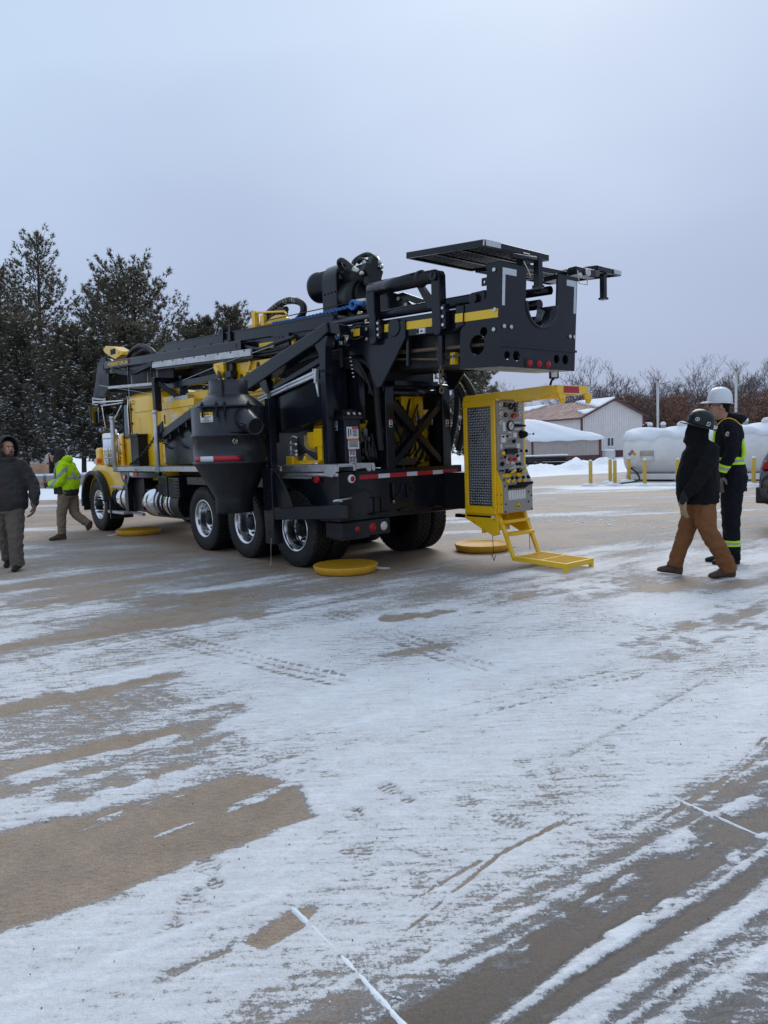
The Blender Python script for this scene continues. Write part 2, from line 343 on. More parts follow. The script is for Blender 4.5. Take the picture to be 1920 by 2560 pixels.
    for pts, wd, am in (([(-3.2, 4.4), (-2.53, 4.68), (-1.98, 4.87), (-1.58, 5.17)], 0.11, 0.75), ([(-2.9, 3.3), (-1.87, 3.78), (-1.34, 4.09)], 0.08, 0.7), ([(-1.9, 3.4), (-1.2, 3.72)], 0.12, 0.5),
                        ([(-4.2, 5.7), (-3.25, 6.2), (-2.4, 6.75), (-1.3, 7.1)], 0.18, 0.55), ([(-1.24, 3.86), (-1.05, 4.32)], 0.12, 0.5), ([(0.0, 6.72), (0.55, 6.97), (0.85, 6.87)], 0.10, 0.8),
                        ([(1.4, 7.5), (2.6, 7.95), (3.6, 8.0)], 0.25, 0.5), ([(2.6, 6.0), (3.6, 6.7)], 0.25, 0.5), ([(1.95, 5.45), (2.3, 5.65)], 0.13, 0.4), ([(-0.05, 5.55), (0.45, 5.75)], 0.05, 0.4),
                        ([(-0.45, 2.28), (-0.33, 2.41)], 0.036, 0.9), ([(-0.72, 2.14), (-0.55, 2.24)], 0.018, 0.35), ([(-4.5, 7.4), (-3.4, 8.3), (-2.0, 8.0)], 0.3, 0.5),
                        ([(0.02, 2.30), (0.40, 2.74), (0.74, 3.0)], 0.007, 1.0), ([(-0.06, 2.38), (0.32, 2.70)], 0.006, 0.7), ([(1.45, 3.22), (1.95, 3.75)], 0.010, 1.0), ([(1.42, 3.13), (2.1, 3.85)], 0.009, 0.9), ([(1.1, 2.95), (1.9, 3.6)], 0.008, 0.6), ([(0.2, 2.1), (1.3, 2.95)], 0.014, 0.6), ([(0.5, 2.2), (1.6, 3.0)], 0.012, 0.6)):
        d, al, _ = segdist(x, y, pts); c_ = c_ - 1.35 * am * sstep(wd * 1.5, wd * 0.3, d + wd * 1.2 * st2 + wd * (1.5 * blot + 0.7 * pt)) * np.clip(0.75 + 1.3 * fbm(U * 2.5, V * 9, 3, 57), 0.1, 1.15)
    c_ = c_ + 0.09 * np.sin(V * 38 + 5 * st1 + 2 * pt) * sstep(0.1, 0.4, fbm(U * 0.5, V * 2, 3, 55)) * (1 - far)   # plough streaks
    h_ = np.zeros(x.shape)
    def track(pts, wd, am, pitch=0.085, sl=0.7):              # tyre tracks: chevron tread pressed through the snow
        nonlocal c_, h_
        d, al, sd_ = segdist(x, y, pts); m = sstep(wd * 1.06, wd * 0.90, d + 0.03 * pt)
        k = np.abs(sd_) / wd
        ph = (al + sl * np.abs(sd_)) / pitch + np.where(sd_ > 0, 0.5, 0)
        br = sstep(0.30, 0.46, np.abs((ph % 1) - 0.5)); groove = sstep(0.05, 0.02, np.abs(k - 0.33) * wd) + sstep(0.05, 0.02, np.abs(k - 0.72) * wd) * 0.4
        pr = np.clip(br + groove * 0.8, 0, 1)
        fade = np.clip(0.55 + 1.1 * fbm(al * 2.2, sd_ * 4, 3, 77), 0.0, 1.1)
        c_ = c_ - m * am * fade * (1 - pr); h_ = h_ - m * 0.003 * (1 - pr) * fade
    track([(-2.75, 7.05), (-1.03, 5.53), (-0.36, 4.98)], 0.13, 0.85); track([(-0.5, 7.0), (0.26, 5.78), (0.62, 5.16)], 0.13, 0.85)
    track([(-0.6, 3.56), (-0.17, 3.85), (0.29, 4.20), (0.85, 4.52), (1.6, 4.9)], 0.11, 0.60); track([(-2.9, 5.9), (-2.2, 5.0), (-1.75, 4.5)], 0.13, 0.7)
    track([(-1.6, 4.75), (-1.1, 4.25), (-0.9, 3.9)], 0.12, 0.8); track([(2.2, 6.1), (3.6, 5.0)], 0.13, 0.45); track([(-3.4, 7.2), (-2.2, 6.0)], 0.12, 0.5); track([(1.0, 7.3), (2.4, 6.1)], 0.13, 0.45)
    # boot prints
    for i, (fx, fy, an, am) in enumerate(((-0.71, 2.69, 25, .75), (-0.16, 3.07, 40, .8), (-0.75, 2.46, -12, .5), (-0.25, 2.88, 35, .35), (0.01, 3.29, 38, .75), (-0.29, 3.43, 20, .4), (-0.13, 2.74, 15, .3), (1.12, 3.70, -5, .35), (0.65, 3.50, 5, .35), (0.76, 3.44, 0, .45),
                             (1.24, 4.25, 60, .4), (1.0, 3.39, 50, .25), (0.72, 3.24, 5, .35), (0.11, 3.46, 0, .25), (0.33, 3.14, 8, .3), (0.51, 2.96, 45, .35), (0.76, 2.95, 35, .4), (0.30, 2.94, 20, .2), (0.09, 2.52, 10, .25), (1.7, 4.4, 30, .3), (0.5, 3.6, -20, .2))):
        a = math.radians(an); X = (x - fx) * math.cos(a) + (y - fy) * math.sin(a); Y = -(x - fx) * math.sin(a) + (y - fy) * math.cos(a)
        sole = np.minimum(np.hypot(X / 0.046, (Y - 0.045) / 0.075), np.hypot(X / 0.034, (Y + 0.085) / 0.038))
        m = sstep(1.12, 0.88, sole + 0.12 * fbm(X * 25, Y * 25, 2, i)); wr_ = fbm(X * 14 + i, Y * 14, 3, 40 + i)
        bars = 0.5 + 0.5 * np.sin(Y * 2 * PI / 0.028 + 1.2 * np.abs(X) / 0.05 + 1.5 * wr_)
        c_ = c_ - 0.72 * m * am * (0.22 + 1.35 * sstep(0.40, 0.70, bars) * np.clip(0.6 + 1.4 * wr_, 0, 1.3))
        h_ = h_ - m * 0.006 * am + 0.004 * am * np.exp(-((sole - 1.15) / 0.12) ** 2)
    d, al, _ = segdist(x, y, [(0.89, 3.62), (1.35, 4.04), (2.07, 4.71)]); g = sstep(0.02, 0.008, d); c_ = c_ - 0.25 * g; h_ = h_ - 0.004 * g
    d, _, _ = segdist(x, y, [(-3.4, 0.62), (-0.83, 2.27), (-0.42, 2.53)]); c_ = c_ + 0.35 * sstep(0.03, 0.008, d)
    # ploughed ridge
    d, _, _ = segdist(x, y, [(-1.75, 3.05), (-1.36, 3.36), (-0.9, 3.69), (-0.44, 4.02), (0.3, 4.5)]); rdg = np.exp(-(d / 0.05) ** 2) * np.clip(0.4 + 1.3 * fbm(x * 9, y * 9, 3, 17), 0, 2); c_ = c_ + 0.6 * rdg; h_ = h_ + 0.010 * rdg
    return c_, h_

def graded(c0, half, d0, g, lim):                            # uniform core, then spacing growing outwards
    a = list(np.arange(0, half, d0)); d = d0
    while a[-1] < lim: d *= g; a.append(a[-1] + d)
    return a
_xp = graded(0, 2.1, 0.0125, 1.022, 900); gx = np.array([-v for v in _xp[:0:-1]] + _xp)
_yp = graded(0, 2.9, 0.0125, 1.0125, 1500); gy = np.array([-60, -20, -6, -2, 0, 1.0, 1.4] + [1.6 + v for v in _yp])
GX, GY = np.meshgrid(gx, gy); kr = int(np.searchsorted(gy, 9.6)); ci = np.where(np.abs(gx) < 6.5)[0]; c0, c1 = ci[0], ci[-1] + 1
cov, hh = snow_cover(GX, GY, False); cov[:kr, c0:c1], hh[:kr, c0:c1] = snow_cover(GX[:kr, c0:c1], GY[:kr, c0:c1])
dist = np.hypot(GX, GY)
zz = np.clip(cov, 0, 0.9) * 0.011 * (1 - sstep(25, 40, GY)) + hh + 0.002 * fbm(GX * 5, GY * 5, 3, 8) * (cov > 0)
zz = zz - 0.9 * sstep(40, 80, GY) * sstep(2, 12, GX) + 0.04 * fbm(GX * 0.6, GY * 0.6, 3, 12) * sstep(28, 36, GY)
V_ = np.stack([GX, GY, zz], -1).reshape(-1, 3); ny, nx = GX.shape
idx = np.arange(ny * nx).reshape(ny, nx); F_ = np.stack([idx[:-1, :-1], idx[:-1, 1:], idx[1:, 1:], idx[1:, :-1]], -1).reshape(-1, 4)
gm = bpy.data.meshes.new('yard'); gm.vertices.add(len(V_)); gm.vertices.foreach_set('co', V_.ravel().astype(np.float32))
gm.loops.add(F_.size); gm.loops.foreach_set('vertex_index', F_.ravel().astype(np.int32)); gm.polygons.add(len(F_))
gm.polygons.foreach_set('loop_start', (np.arange(len(F_)) * 4).astype(np.int32)); gm.polygons.foreach_set('loop_total', np.full(len(F_), 4, np.int32)); gm.polygons.foreach_set('use_smooth', np.ones(len(F_), bool))
gm.update(); at = gm.attributes.new('snow', 'FLOAT', 'POINT'); at.data.foreach_set('value', cov.ravel().astype(np.float32))
gmat = bpy.data.materials.new('snowy_concrete'); gmat.use_nodes = True
t_ = gmat.node_tree; b_ = t_.nodes['Principled BSDF']; n_ = t_.nodes.new; l_ = t_.links.new
def noise_node(t, scale, detail=6, rough=0.6, vec=None, dist=0.0):
    q = t.nodes.new('ShaderNodeTexNoise'); q.inputs['Scale'].default_value = scale; q.inputs['Detail'].default_value = detail; q.inputs['Roughness'].default_value = rough; q.inputs['Distortion'].default_value = dist
    if vec: t.links.new(vec, q.inputs['Vector'])
    return q
def mrange(t, src, a, b, c, d, smooth=False):
    q = t.nodes.new('ShaderNodeMapRange'); q.interpolation_type = 'SMOOTHSTEP' if smooth else 'LINEAR'
    for i, v in enumerate((a, b, c, d)): q.inputs[i + 1].default_value = v
    t.links.new(src, q.inputs[0]); return q
def mathn(t, op, a, b, clamp=False):
    q = t.nodes.new('ShaderNodeMath'); q.operation = op; q.use_clamp = clamp
    for i, v in enumerate((a, b)):
        if isinstance(v, (int, float)): q.inputs[i].default_value = v
        else: t.links.new(v, q.inputs[i])
    return q
def mixc(t, fac, a, b, blend='MIX'):
    q = t.nodes.new('ShaderNodeMix'); q.data_type = 'RGBA'; q.blend_type = blend
    for i, v in ((0, fac), (6, a), (7, b)):
        if isinstance(v, (int, float)): q.inputs[i].default_value = v
        elif isinstance(v, tuple): q.inputs[i].default_value = (*v, 1)
        else: t.links.new(v, q.inputs[i])
    return q
co = n_('ShaderNodeTexCoord').outputs['Object']
atn = n_('ShaderNodeAttribute'); atn.attribute_name = 'snow'
rot = n_('ShaderNodeMapping'); rot.inputs['Rotation'].default_value = (0, 0, -ANG); rot.inputs['Scale'].default_value = (1, 3.5, 1); l_(co, rot.inputs[0])
rot2 = n_('ShaderNodeMapping'); rot2.inputs['Rotation'].default_value = (0, 0, -ANG); rot2.inputs['Scale'].default_value = (1, 9, 1); l_(co, rot2.inputs[0])
f0 = noise_node(t_, 3.2, 6, 0.65, rot2.outputs[0]); f1 = noise_node(t_, 10, 8, 0.7, rot.outputs[0]); f2 = noise_node(t_, 60, 5, 0.72, co); f3 = noise_node(t_, 300, 3, 0.75, co)
def cent(n, k): q = mathn(t_, 'MULTIPLY_ADD', n.outputs[0], k); q.inputs[2].default_value = -k / 2; return q.outputs[0]
s3 = mathn(t_, 'ADD', cent(f0, 1.5), cent(f1, 1.7)); s4 = mathn(t_, 'ADD', s3.outputs[0], cent(f2, 1.8)); s5 = mathn(t_, 'ADD', s4.outputs[0], cent(f3, 1.3)); s6 = mathn(t_, 'ADD', s5.outputs[0], atn.outputs['Fac'])
thick = mrange(t_, s6.outputs[0], 0.10, 0.38, 0.0, 1.0, True)
film = mrange(t_, s6.outputs[0], -0.36, 0.20, 0.0, 1.0, True)
full = mrange(t_, s6.outputs[0], 0.30, 1.15, 0.0, 1.0)
a0 = mathn(t_, 'MULTIPLY_ADD', thick.outputs[0], 0.44); l_(mathn(t_, 'MULTIPLY', film.outputs[0], 0.22).outputs[0], a0.inputs[2])
al_ = mathn(t_, 'MULTIPLY_ADD', full.outputs[0], 0.34); l_(a0.outputs[0], al_.inputs[2])
al2 = al_
big = noise_node(t_, 0.7, 5, 0.6, co); mid = noise_node(t_, 6, 6, 0.65, co); fin = noise_node(t_, 420, 2, 0.6, co); gra = noise_node(t_, 110, 4, 0.75, co); mot = noise_node(t_, 22, 5, 0.7, rot.outputs[0])
cc = mixc(t_, mrange(t_, big.outputs[0], 0.3, 0.7, 0, 1).outputs[0], (0.275, 0.202, 0.142), (0.375, 0.280, 0.202))
cc = mixc(t_, mrange(t_, mid.outputs[0], 0.38, 0.72, 0, 0.55).outputs[0], cc.outputs[2], (0.20, 0.147, 0.104))
cc = mixc(t_, 1.0, cc.outputs[2], mrange(t_, fin.outputs[0], 0.3, 0.7, 0.62, 1.38).outputs[0], 'MULTIPLY')
cc = mixc(t_, 1.0, cc.outputs[2], mrange(t_, gra.outputs[0], 0.3, 0.7, 0.62, 1.38).outputs[0], 'MULTIPLY'); cc = mixc(t_, 1.0, cc.outputs[2], mrange(t_, mot.outputs[0], 0.3, 0.7, 0.72, 1.25).outputs[0], 'MULTIPLY')
sp = n_('ShaderNodeSeparateXYZ'); l_(co, sp.inputs[0])
# damp strip of darker concrete along the near right corner (a stain of its own)
wa = mathn(t_, 'MULTIPLY_ADD', sp.outputs[0], 0.62); l_(sp.outputs[1], wa.inputs[2]); wa.inputs[1].default_value = -0.78
wet = mrange(t_, mathn(t_, 'ADD', wa.outputs[0], mathn(t_, 'MULTIPLY', mid.outputs[0], 0.35).outputs[0]).outputs[0], 2.00, 2.55, 0.85, 0.0, True)
cc = mixc(t_, wet.outputs[0], cc.outputs[2], (0.040, 0.031, 0.026))
snowc = mixc(t_, mrange(t_, mid.outputs[0], 0.3, 0.7, 0, 1).outputs[0], (0.78, 0.79, 0.81), (0.90, 0.90, 0.905))
fc = mixc(t_, al2.outputs[0], cc.outputs[2], snowc.outputs[2]); l_(fc.outputs[2], b_.inputs['Base Color'])
rr = mixc(t_, al2.outputs[0], mrange(t_, wet.outputs[0], 0, 0.85, 0.62, 0.36).outputs[0], (0.8, 0.8, 0.8)); l_(rr.outputs[2], b_.inputs['Roughness'])
b_.inputs['Specular IOR Level'].default_value = 0.35
bh = mathn(t_, 'MULTIPLY_ADD', thick.outputs[0], 1.0); bh.inputs[1].default_value = 0.9; l_(mathn(t_, 'MULTIPLY', f2.outputs[0], mathn(t_, 'MULTIPLY_ADD', al_.outputs[0], 0.7).outputs[0]).outputs[0], bh.inputs[2])
bu_ = n_('ShaderNodeBump'); bu_.inputs['Strength'].default_value = 0.8; bu_.inputs['Distance'].default_value = 0.010; l_(bh.outputs[0], bu_.inputs['Height']); l_(bu_.outputs[0], b_.inputs['Normal'])
gm.materials.append(gmat)
yard = bpy.data.objects.new('ground', gm); col.objects.link(yard); structure(yard); yard['label'] = 'tan concrete yard with trampled patchy snow'

# loose crumbs and clods of snow
cm = M(); rs = random.Random(11)
def clod(c_, r):
    k = len(cm.v); cm.ball((0, 0, 0), 1, 4)
    for i in range(k, len(cm.v)):
        x, y, z = cm.v[i]; j = 1 + 0.35 * math.sin(x * 5 + c_[0] * 40) * math.cos(y * 4 + c_[1] * 30)
        cm.v[i] = (c_[0] + x * r * j, c_[1] + y * r * j * 0.8, c_[2] + max(-0.3, z) * r * 0.7 * j)
cand = []
for i in range(1500):
    y = 2.0 + rs.random() ** 1.6 * 7; x = rs.uniform(-0.55, 0.55) * y
    cand.append((x, y))
ca = np.array(cand); cc_, _ = snow_cover(ca[:, 0], ca[:, 1]); nb = 0
for (x, y), c0 in zip(cand, cc_):
    if 0.0 < c0 < 0.55 and nb < 420: clod((x, y, 0.006), rs.uniform(0.002, 0.007) * (0.7 + y * 0.09)); nb += 1
for i in range(46):
    k = rs.random(); clod((3.0 + k * 1.9 + rs.gauss(0, .10), 15.3 - k * 2.1 + rs.gauss(0, .35), -0.01), rs.uniform(0.015, 0.05))
for i in range(40): k = rs.random(); clod((-1.7 + 1.6 * k + rs.gauss(0, .03), 3.1 + 1.15 * k + rs.gauss(0, .03), 0.004), rs.uniform(.003, .011))
sc_o = cm.build('snow_crumbs', SNOW, None, kind='stuff'); tag(sc_o, 'loose crumbs of snow scattered over the yard', 'snow'); 
# dark grit
gr = M()
for i in range(200):
    y = 2.0 + rs.random() ** 1.5 * 6; x = rs.uniform(-0.55, 0.55) * y; r = rs.uniform(0.0012, 0.0035) * (0.6 + 0.12 * y)
    gr.ball((x, y, 0.012), r, 3)
g_o = gr.build('grit', DARK, None, kind='stuff'); tag(g_o, 'dark specks of grit on the snow', 'grit')

# saw-cut slab joints filled with packed snow: thin uneven ribbons
def joint(pts, wd, hgt, seed, gap=0.0):
    r = np.random.RandomState(seed); P = [np.array(p, float) for p in pts]; rows = []
    for a, b in zip(P[:-1], P[1:]):
        d = (b - a); ln = np.hypot(*d); d = d / ln; nn = np.array([-d[1], d[0]]); k = int(ln / .012)
        for i in range(k):
            t = i * .012; c = a + d * t; j = fbm(np.array([c[0] * 18]), np.array([c[1] * 18]), 3, seed)[0]; w_ = wd * (1 + .55 * j); ww = wd * .35 * fbm(np.array([c[0] * 9 + 4]), np.array([c[1] * 9]), 2, seed + 3)[0]; h_ = hgt * (.75 + .6 * fbm(np.array([c[0] * 30]), np.array([c[1] * 30]), 2, seed + 9)[0])
            if gap and j > gap: h_ = 0.0005; w_ *= .3
            zb = .002; rows.append([(c[0] + nn[0] * (ww + w_ * o_), c[1] + nn[1] * (ww + w_ * o_), zb + h_ * q) for o_, q in ((-1.3, -.6), (-.75, .45), (-.25, .95), (.25, 1.0), (.75, .5), (1.3, -.6))])
    m = M(); V = [p for rw in rows for p in rw]; m.add(V, [(i * 6 + j, i * 6 + j + 1, (i + 1) * 6 + j + 1, (i + 1) * 6 + j) for i in range(len(rows) - 1) for j in range(5)], True)
    m.build('joint_snow', SNOW, yard, kind='stuff')
joint([(-0.44, 2.55), (-0.21, 2.24), (0.45, 1.24)], .0085, .006, 31, .95); joint([(0.95, 3.58), (1.07, 3.42), (1.46, 2.80), (2.3, 1.45)], .0062, .004, 37, .6); joint([(-2.2, 1.39), (-0.83, 2.27), (-0.42, 2.53)], .006, .003, 41, .05)

# ------------------------------------------------------------------ drill rig truck; truck axes: t forward, s to its right (0 = near tyre face), z up
TO = Vector((-1.234, 9.960, 0.0))
TRUCK = thing('drill_rig_truck', 'black and yellow drilling rig truck with folded mast and open control station', 'drill truck', TO, math.radians(130))
class T(M):
    def build(s, name, m, parent=TRUCK, **k): return M.build(s, name, m, parent, flip=True, **k)
    def each(s, name, m, parent=TRUCK, **k): M.each(s, name, m, parent, **k)
def ring_t(t0, t1, s0, s1, z, rr, k=5):                      # rounded rectangle in plan at height z; rr = 4 corner radii
    r = []
    for (cx, cy, a0, q) in ((t1, s1, 0, rr[0]), (t0, s1, 90, rr[1]), (t0, s0, 180, rr[2]), (t1, s0, 270, rr[3])):
        sx = -q if cx == t1 else q; sy = -q if cy == s1 else q
        for i in range(k + 1):
            a = math.radians(a0 + 90 * i / k); r.append((cx + sx + q * math.cos(a), cy + sy + q * math.sin(a), z))
    return r
# --- wheels
def tyre_mesh(name, R, w_, lugs=True, ri=0.30, cols=5, nb=46):
    m = T(); h = w_ / 2
    prof = [(ri, -h * 0.80), (ri + 0.03, -h * 0.92), (R * 0.80, -h), (R * 0.92, -h * 0.97), (R - 0.028, -h * 0.88), (R - 0.020, -h * 0.80), (R - 0.016, 0), (R - 0.020, h * 0.80), (R - 0.028, h * 0.88), (R * 0.92, h * 0.97), (R * 0.80, h), (ri + 0.03, h * 0.92), (ri, h * 0.80)]
    m.lathe(prof, (0, 0, 0), (0, 1, 0), 56, closed=True)
    for rr_, hh_ in ((ri + 0.055, h * 0.965), (R * 0.86, h * 0.985)): m.lathe([(rr_ - .006, hh_ - .004), (rr_, hh_ + .006), (rr_ + .006, hh_ - .004)], (0, 0, 0), (0, 1, 0), 48)
    if lugs:
        cw = w_ * 0.86 / cols
        for i in range(nb):
            for c in range(cols):
                a = 2 * PI * (i + (0.5 if c % 2 else 0)) / nb; da = 2 * PI / nb * 0.36; y0 = -w_ * 0.43 + c * cw + cw * 0.10; y1 = y0 + cw * 0.80
                vs_ = []
                for rr_ in (R - 0.024, R):
                    for (aa, yy) in ((a - da, y0), (a + da, y0), (a + da, y1), (a - da, y1)): vs_.append((rr_ * math.cos(aa), yy, rr_ * math.sin(aa)))
                m.add(vs_, [(4, 5, 6, 7), (0, 1, 5, 4), (1, 2, 6, 5), (2, 3, 7, 6), (3, 0, 4, 7)])
        for i in range(nb):                                  # shoulder lugs reaching over the edge
            for sg in (-1, 1):
                a = 2 * PI * (i + 0.25) / nb; da = 2 * PI / nb * 0.30; y0 = sg * h * 0.78; y1 = sg * h * 0.995
                vs_ = []
                for (rr_, yy) in ((R - 0.03, y0), (R - 0.004, y0), (R - 0.014, y1 * .97), (R - 0.055, y1)):
                    for aa in (a - da, a + da): vs_.append((rr_ * math.cos(aa), yy, rr_ * math.sin(aa)))
                m.add(vs_, [(2, 3, 5, 4), (4, 5, 7, 6), (0, 2, 4, 6), (1, 3, 5, 7), (0, 1, 3, 2)])
    me = m.mesh(name, True); me.materials.append(RUB); return me
RT = 0.52
tyre_me = tyre_mesh('tyre', RT, 0.27); ftyre_me = tyre_mesh('front_tyre', 0.56, 0.38, True, 0.30, 5, 40)
def rim_dish():
    m = T()   # outer face at s = 0 (towards the viewer), dish going inwards (+s)
    m.lathe([(0.300, 0.035), (0.315, 0.02), (0.305, 0.012), (0.285, 0.02), (0.272, 0.045), (0.262, 0.10), (0.246, 0.16), (0.235, 0.195), (0.20, 0.205), (0.145, 0.20), (0.115, 0.195), (0.0, 0.195)], (0, 0, 0), (0, 1, 0), 48)
    m.lathe([(0.26, 0.10), (0.25, 0.26)], (0, 0, 0), (0, 1, 0), 32)
    me = m.mesh('rim', True); me.materials.append(RIM); return me
def hub_dish():
    m = T(); m.lathe([(0.115, 0.20), (0.11, 0.11), (0.085, 0.085), (0.0, 0.08)], (0, 0, 0), (0, 1, 0), 24)
    for i in range(10):
        a = 2 * PI * i / 10; c = (0.167 * math.cos(a), 0.205, 0.167 * math.sin(a)); m.cyl(c, (c[0], 0.155, c[2]), 0.02, 0.016, 8)
    for i in range(8):
        a = 2 * PI * i / 8; m.cyl((0.09 * math.cos(a), .10, 0.09 * math.sin(a)), (0.09 * math.cos(a), 0.075, 0.09 * math.sin(a)), 0.009, n=6)
    me = m.mesh('hub', True); me.materials.append(DARK); return me
rim_me, hub_me = rim_dish(), hub_dish()
def dual(t, near=True):
    wo = obj('wheel', rim_me, TRUCK, (t, 0, RT)) if near else obj('wheel', rim_me, TRUCK, (t, -2.42, RT))
    sg = 1 if near else -1
    if not near: wo.rotation_euler = (0, 0, PI)
    obj('hub', hub_me, wo)
    obj('tyre', tyre_me, wo, (0, -0.14, 0)).rotation_euler = (0, random.random() * 3, 0); obj('tyre', tyre_me, wo, (0, -0.46, 0)).rotation_euler = (0, random.random() * 3, 0)
for t in (0.0, 1.34, 2.68):
    dual(t, True); dual(t, False)
fr = T(); fr.lathe([(0.305, 0.05), (0.318, 0.03), (0.308, 0.018), (0.29, 0.025), (0.275, 0.06), (0.262, 0.085), (0.235, 0.075), (0.20, 0.05), (0.15, 0.042), (0.11, 0.05), (0.0, 0.05)], (0, 0, 0), (0, 1, 0), 48)
fr_me = fr.mesh('front_rim', True); fr_me.materials.append(RIM)
fh = T(); fh.lathe([(0.11, 0.05), (0.10, 0.0), (0.075, -0.045), (0.05, -0.06), (0, -0.06)], (0, 0, 0), (0, 1, 0), 20)
for i in range(10):
    a = 2 * PI * i / 10; c = (0.165 * math.cos(a), 0.05, 0.165 * math.sin(a)); fh.cyl(c, (c[0], -0.035, c[2]), 0.019, 0.010, 8)
for i in range(5):
    a = 2 * PI * (i + .5) / 5; fh.cyl((0.215 * math.cos(a), .062, 0.215 * math.sin(a)), (0.215 * math.cos(a), 0.058, 0.215 * math.sin(a)), 0.028, n=12)
fh_me = fh.mesh('front_hub', True); fh_me.materials.append(DARK)
for s_, rz in ((0.03, 0.0), (2.39, PI)):
    wo = obj('wheel', fr_me, TRUCK, (7.63, -s_, 0.56)); wo.rotation_euler = (0, 0, rz); obj('hub', fh_me, wo); obj('tyre', ftyre_me, wo, (0, -0.19, 0))
# --- chassis
m = T()
for s_ in (0.72, 1.62): m.box((-0.95, s_, 0.78), (8.3, s_ + 0.09, 1.06))
for t in (-0.6, 0.67, 2.0, 3.4, 4.6, 5.8, 7.2): m.box((t, 0.8, 0.82), (t + 0.12, 1.63, 1.02))
for t in (0.0, 1.34, 2.68, 7.63): m.cyl((t, 0.35, 0.52), (t, 2.1, 0.52), 0.09, n=12)
for t in (0.0, 1.34, 2.68): m.ball((t, 1.2, 0.52), 0.22, 8)
for t in (0.67, 2.0): m.box((t - 0.5, 0.62, 0.55), (t + 0.5, 0.72, 0.68)); m.box((t - 0.5, 1.70, 0.55), (t + 0.5, 1.80, 0.68))
m.box((0.2, 0.70, 0.98), (6.9, 1.72, 1.27))
m.build('chassis', DARK)
m = T()
for t0, t1 in ((0.85, 1.83),): pass
m.box((-0.25, 0.05, 1.06), (3.3, 2.35, 1.20)); m.build('subframe', NAVY, bevel=0.01)
# --- fuel and air tanks under the deck
def drum(t0, t1, sc_, zc, r, name, mt, straps=()):
    m = T(); e = 0.03
    m.lathe([(0.001, t0 - 0.02), (r * 0.7, t0 - 0.012), (r - 0.02, t0 + 0.0), (r, t0 + e), (r, t1 - e), (r - 0.02, t1), (r * 0.7, t1 + 0.012), (0.001, t1 + 0.02)], (0, sc_, zc), (1, 0, 0), 40)
    o = m.build(name, mt)
    for st in straps:
        q = T(); q.lathe([(r + .001, st), (r + 0.012, st + 0.003), (r + 0.012, st + 0.042), (r + .001, st + 0.045)], (0, sc_, zc), (1, 0, 0), 40); q.build('strap', DARK, o)
    return o
drum(5.98, 6.78, 0.27, 0.74, 0.27, 'fuel_tank', CHROME, (6.2, 6.55))
drum(4.72, 5.12, 0.27, 0.72, 0.30, 'air_tank', CHROME, ())
drum(3.75, 4.58, 0.27, 0.72, 0.28, 'fuel_tank', CHROME, (4.22, 4.40, 3.98))
m = T(); m.lathe([(0.24, 4.62), (0.24, 4.75)], (0, 0.27, 0.72), (1, 0, 0), 24); m.lathe([(0.288, 3.55), (0.29, 3.9), (0.275, 3.9)], (0, 0.27, 0.72), (1, 0, 0), 32); m.box((3.4, 0.12, 0.45), (4.9, 0.6, 0.50)); m.build('tank_cradle', DARK)
m = T(); m.box((3.95, -0.02, 0.86), (4.33, 0.5, 1.20)); m.box((3.47, -0.02, 0.84), (3.90, 0.5, 1.18)); m.box((4.05, 0.0, 1.10), (4.2, 0.02, 1.25)); b_o = m.build('battery_box', NAVY, bevel=0.012, seg=2)
m = T()
for k in range(5): m.box((3.52, -0.032, 0.88 + k * 0.055), (3.85, -0.018, 0.905 + k * 0.055))
m.each('louvre', DARK, b_o)
# front jack leg
m = T(); m.box((5.84, 0.0, 0.50), (5.99, 0.12, 1.12)); m.prism([(5.75, 1.27), (6.2, 1.27), (6.1, 1.10), (5.98, 1.02), (5.82, 1.02), (5.70, 1.18)], 0.0, 0.1, 1); m.box((4.35, 0.02, 1.16), (6.2, 0.09, 1.27)); fj = m.build('jack_leg', NAVY, bevel=0.008)
m = T(); m.box((5.30, 0.12, 0.50), (5.83, 0.5, 1.14)); m.build('housing', DARK, fj)
m = T(); m.cyl((5.93, -0.025, 1.17), (5.93, 0.0, 1.17), 0.045, n=16); m.build('side_marker', AMB, fj)
m = T(); m.box((5.55, 0.012, 1.19), (5.75, 0.018, 1.26)); m.build('tape', WHITE, fj); m = T(); m.box((5.35, 0.012, 1.19), (5.549, 0.018, 1.26)); m.build('tape', TAPER, fj)
# cab steps
m = T(); m.box((6.15, 0.02, 0.94), (6.82, 0.28, 0.985)); m.build('cab_step', ALU, bevel=0.006)
m = T(); m.box((6.15, 0.0, 0.42), (7.0, 0.26, 0.475)); m.build('cab_step', ALU, bevel=0.006)
m = T(); m.bar((6.35, 0.08, 0.95), (6.28, 0.1, 0.80), 0.02, 0.02); m.bar((6.6, 0.08, 0.95), (6.66, 0.1, 0.80), 0.02, 0.02); m.bar((6.15, .2, .45), (5.6, .2, .43), .06, .05); m.each('step_bracket', ALU)
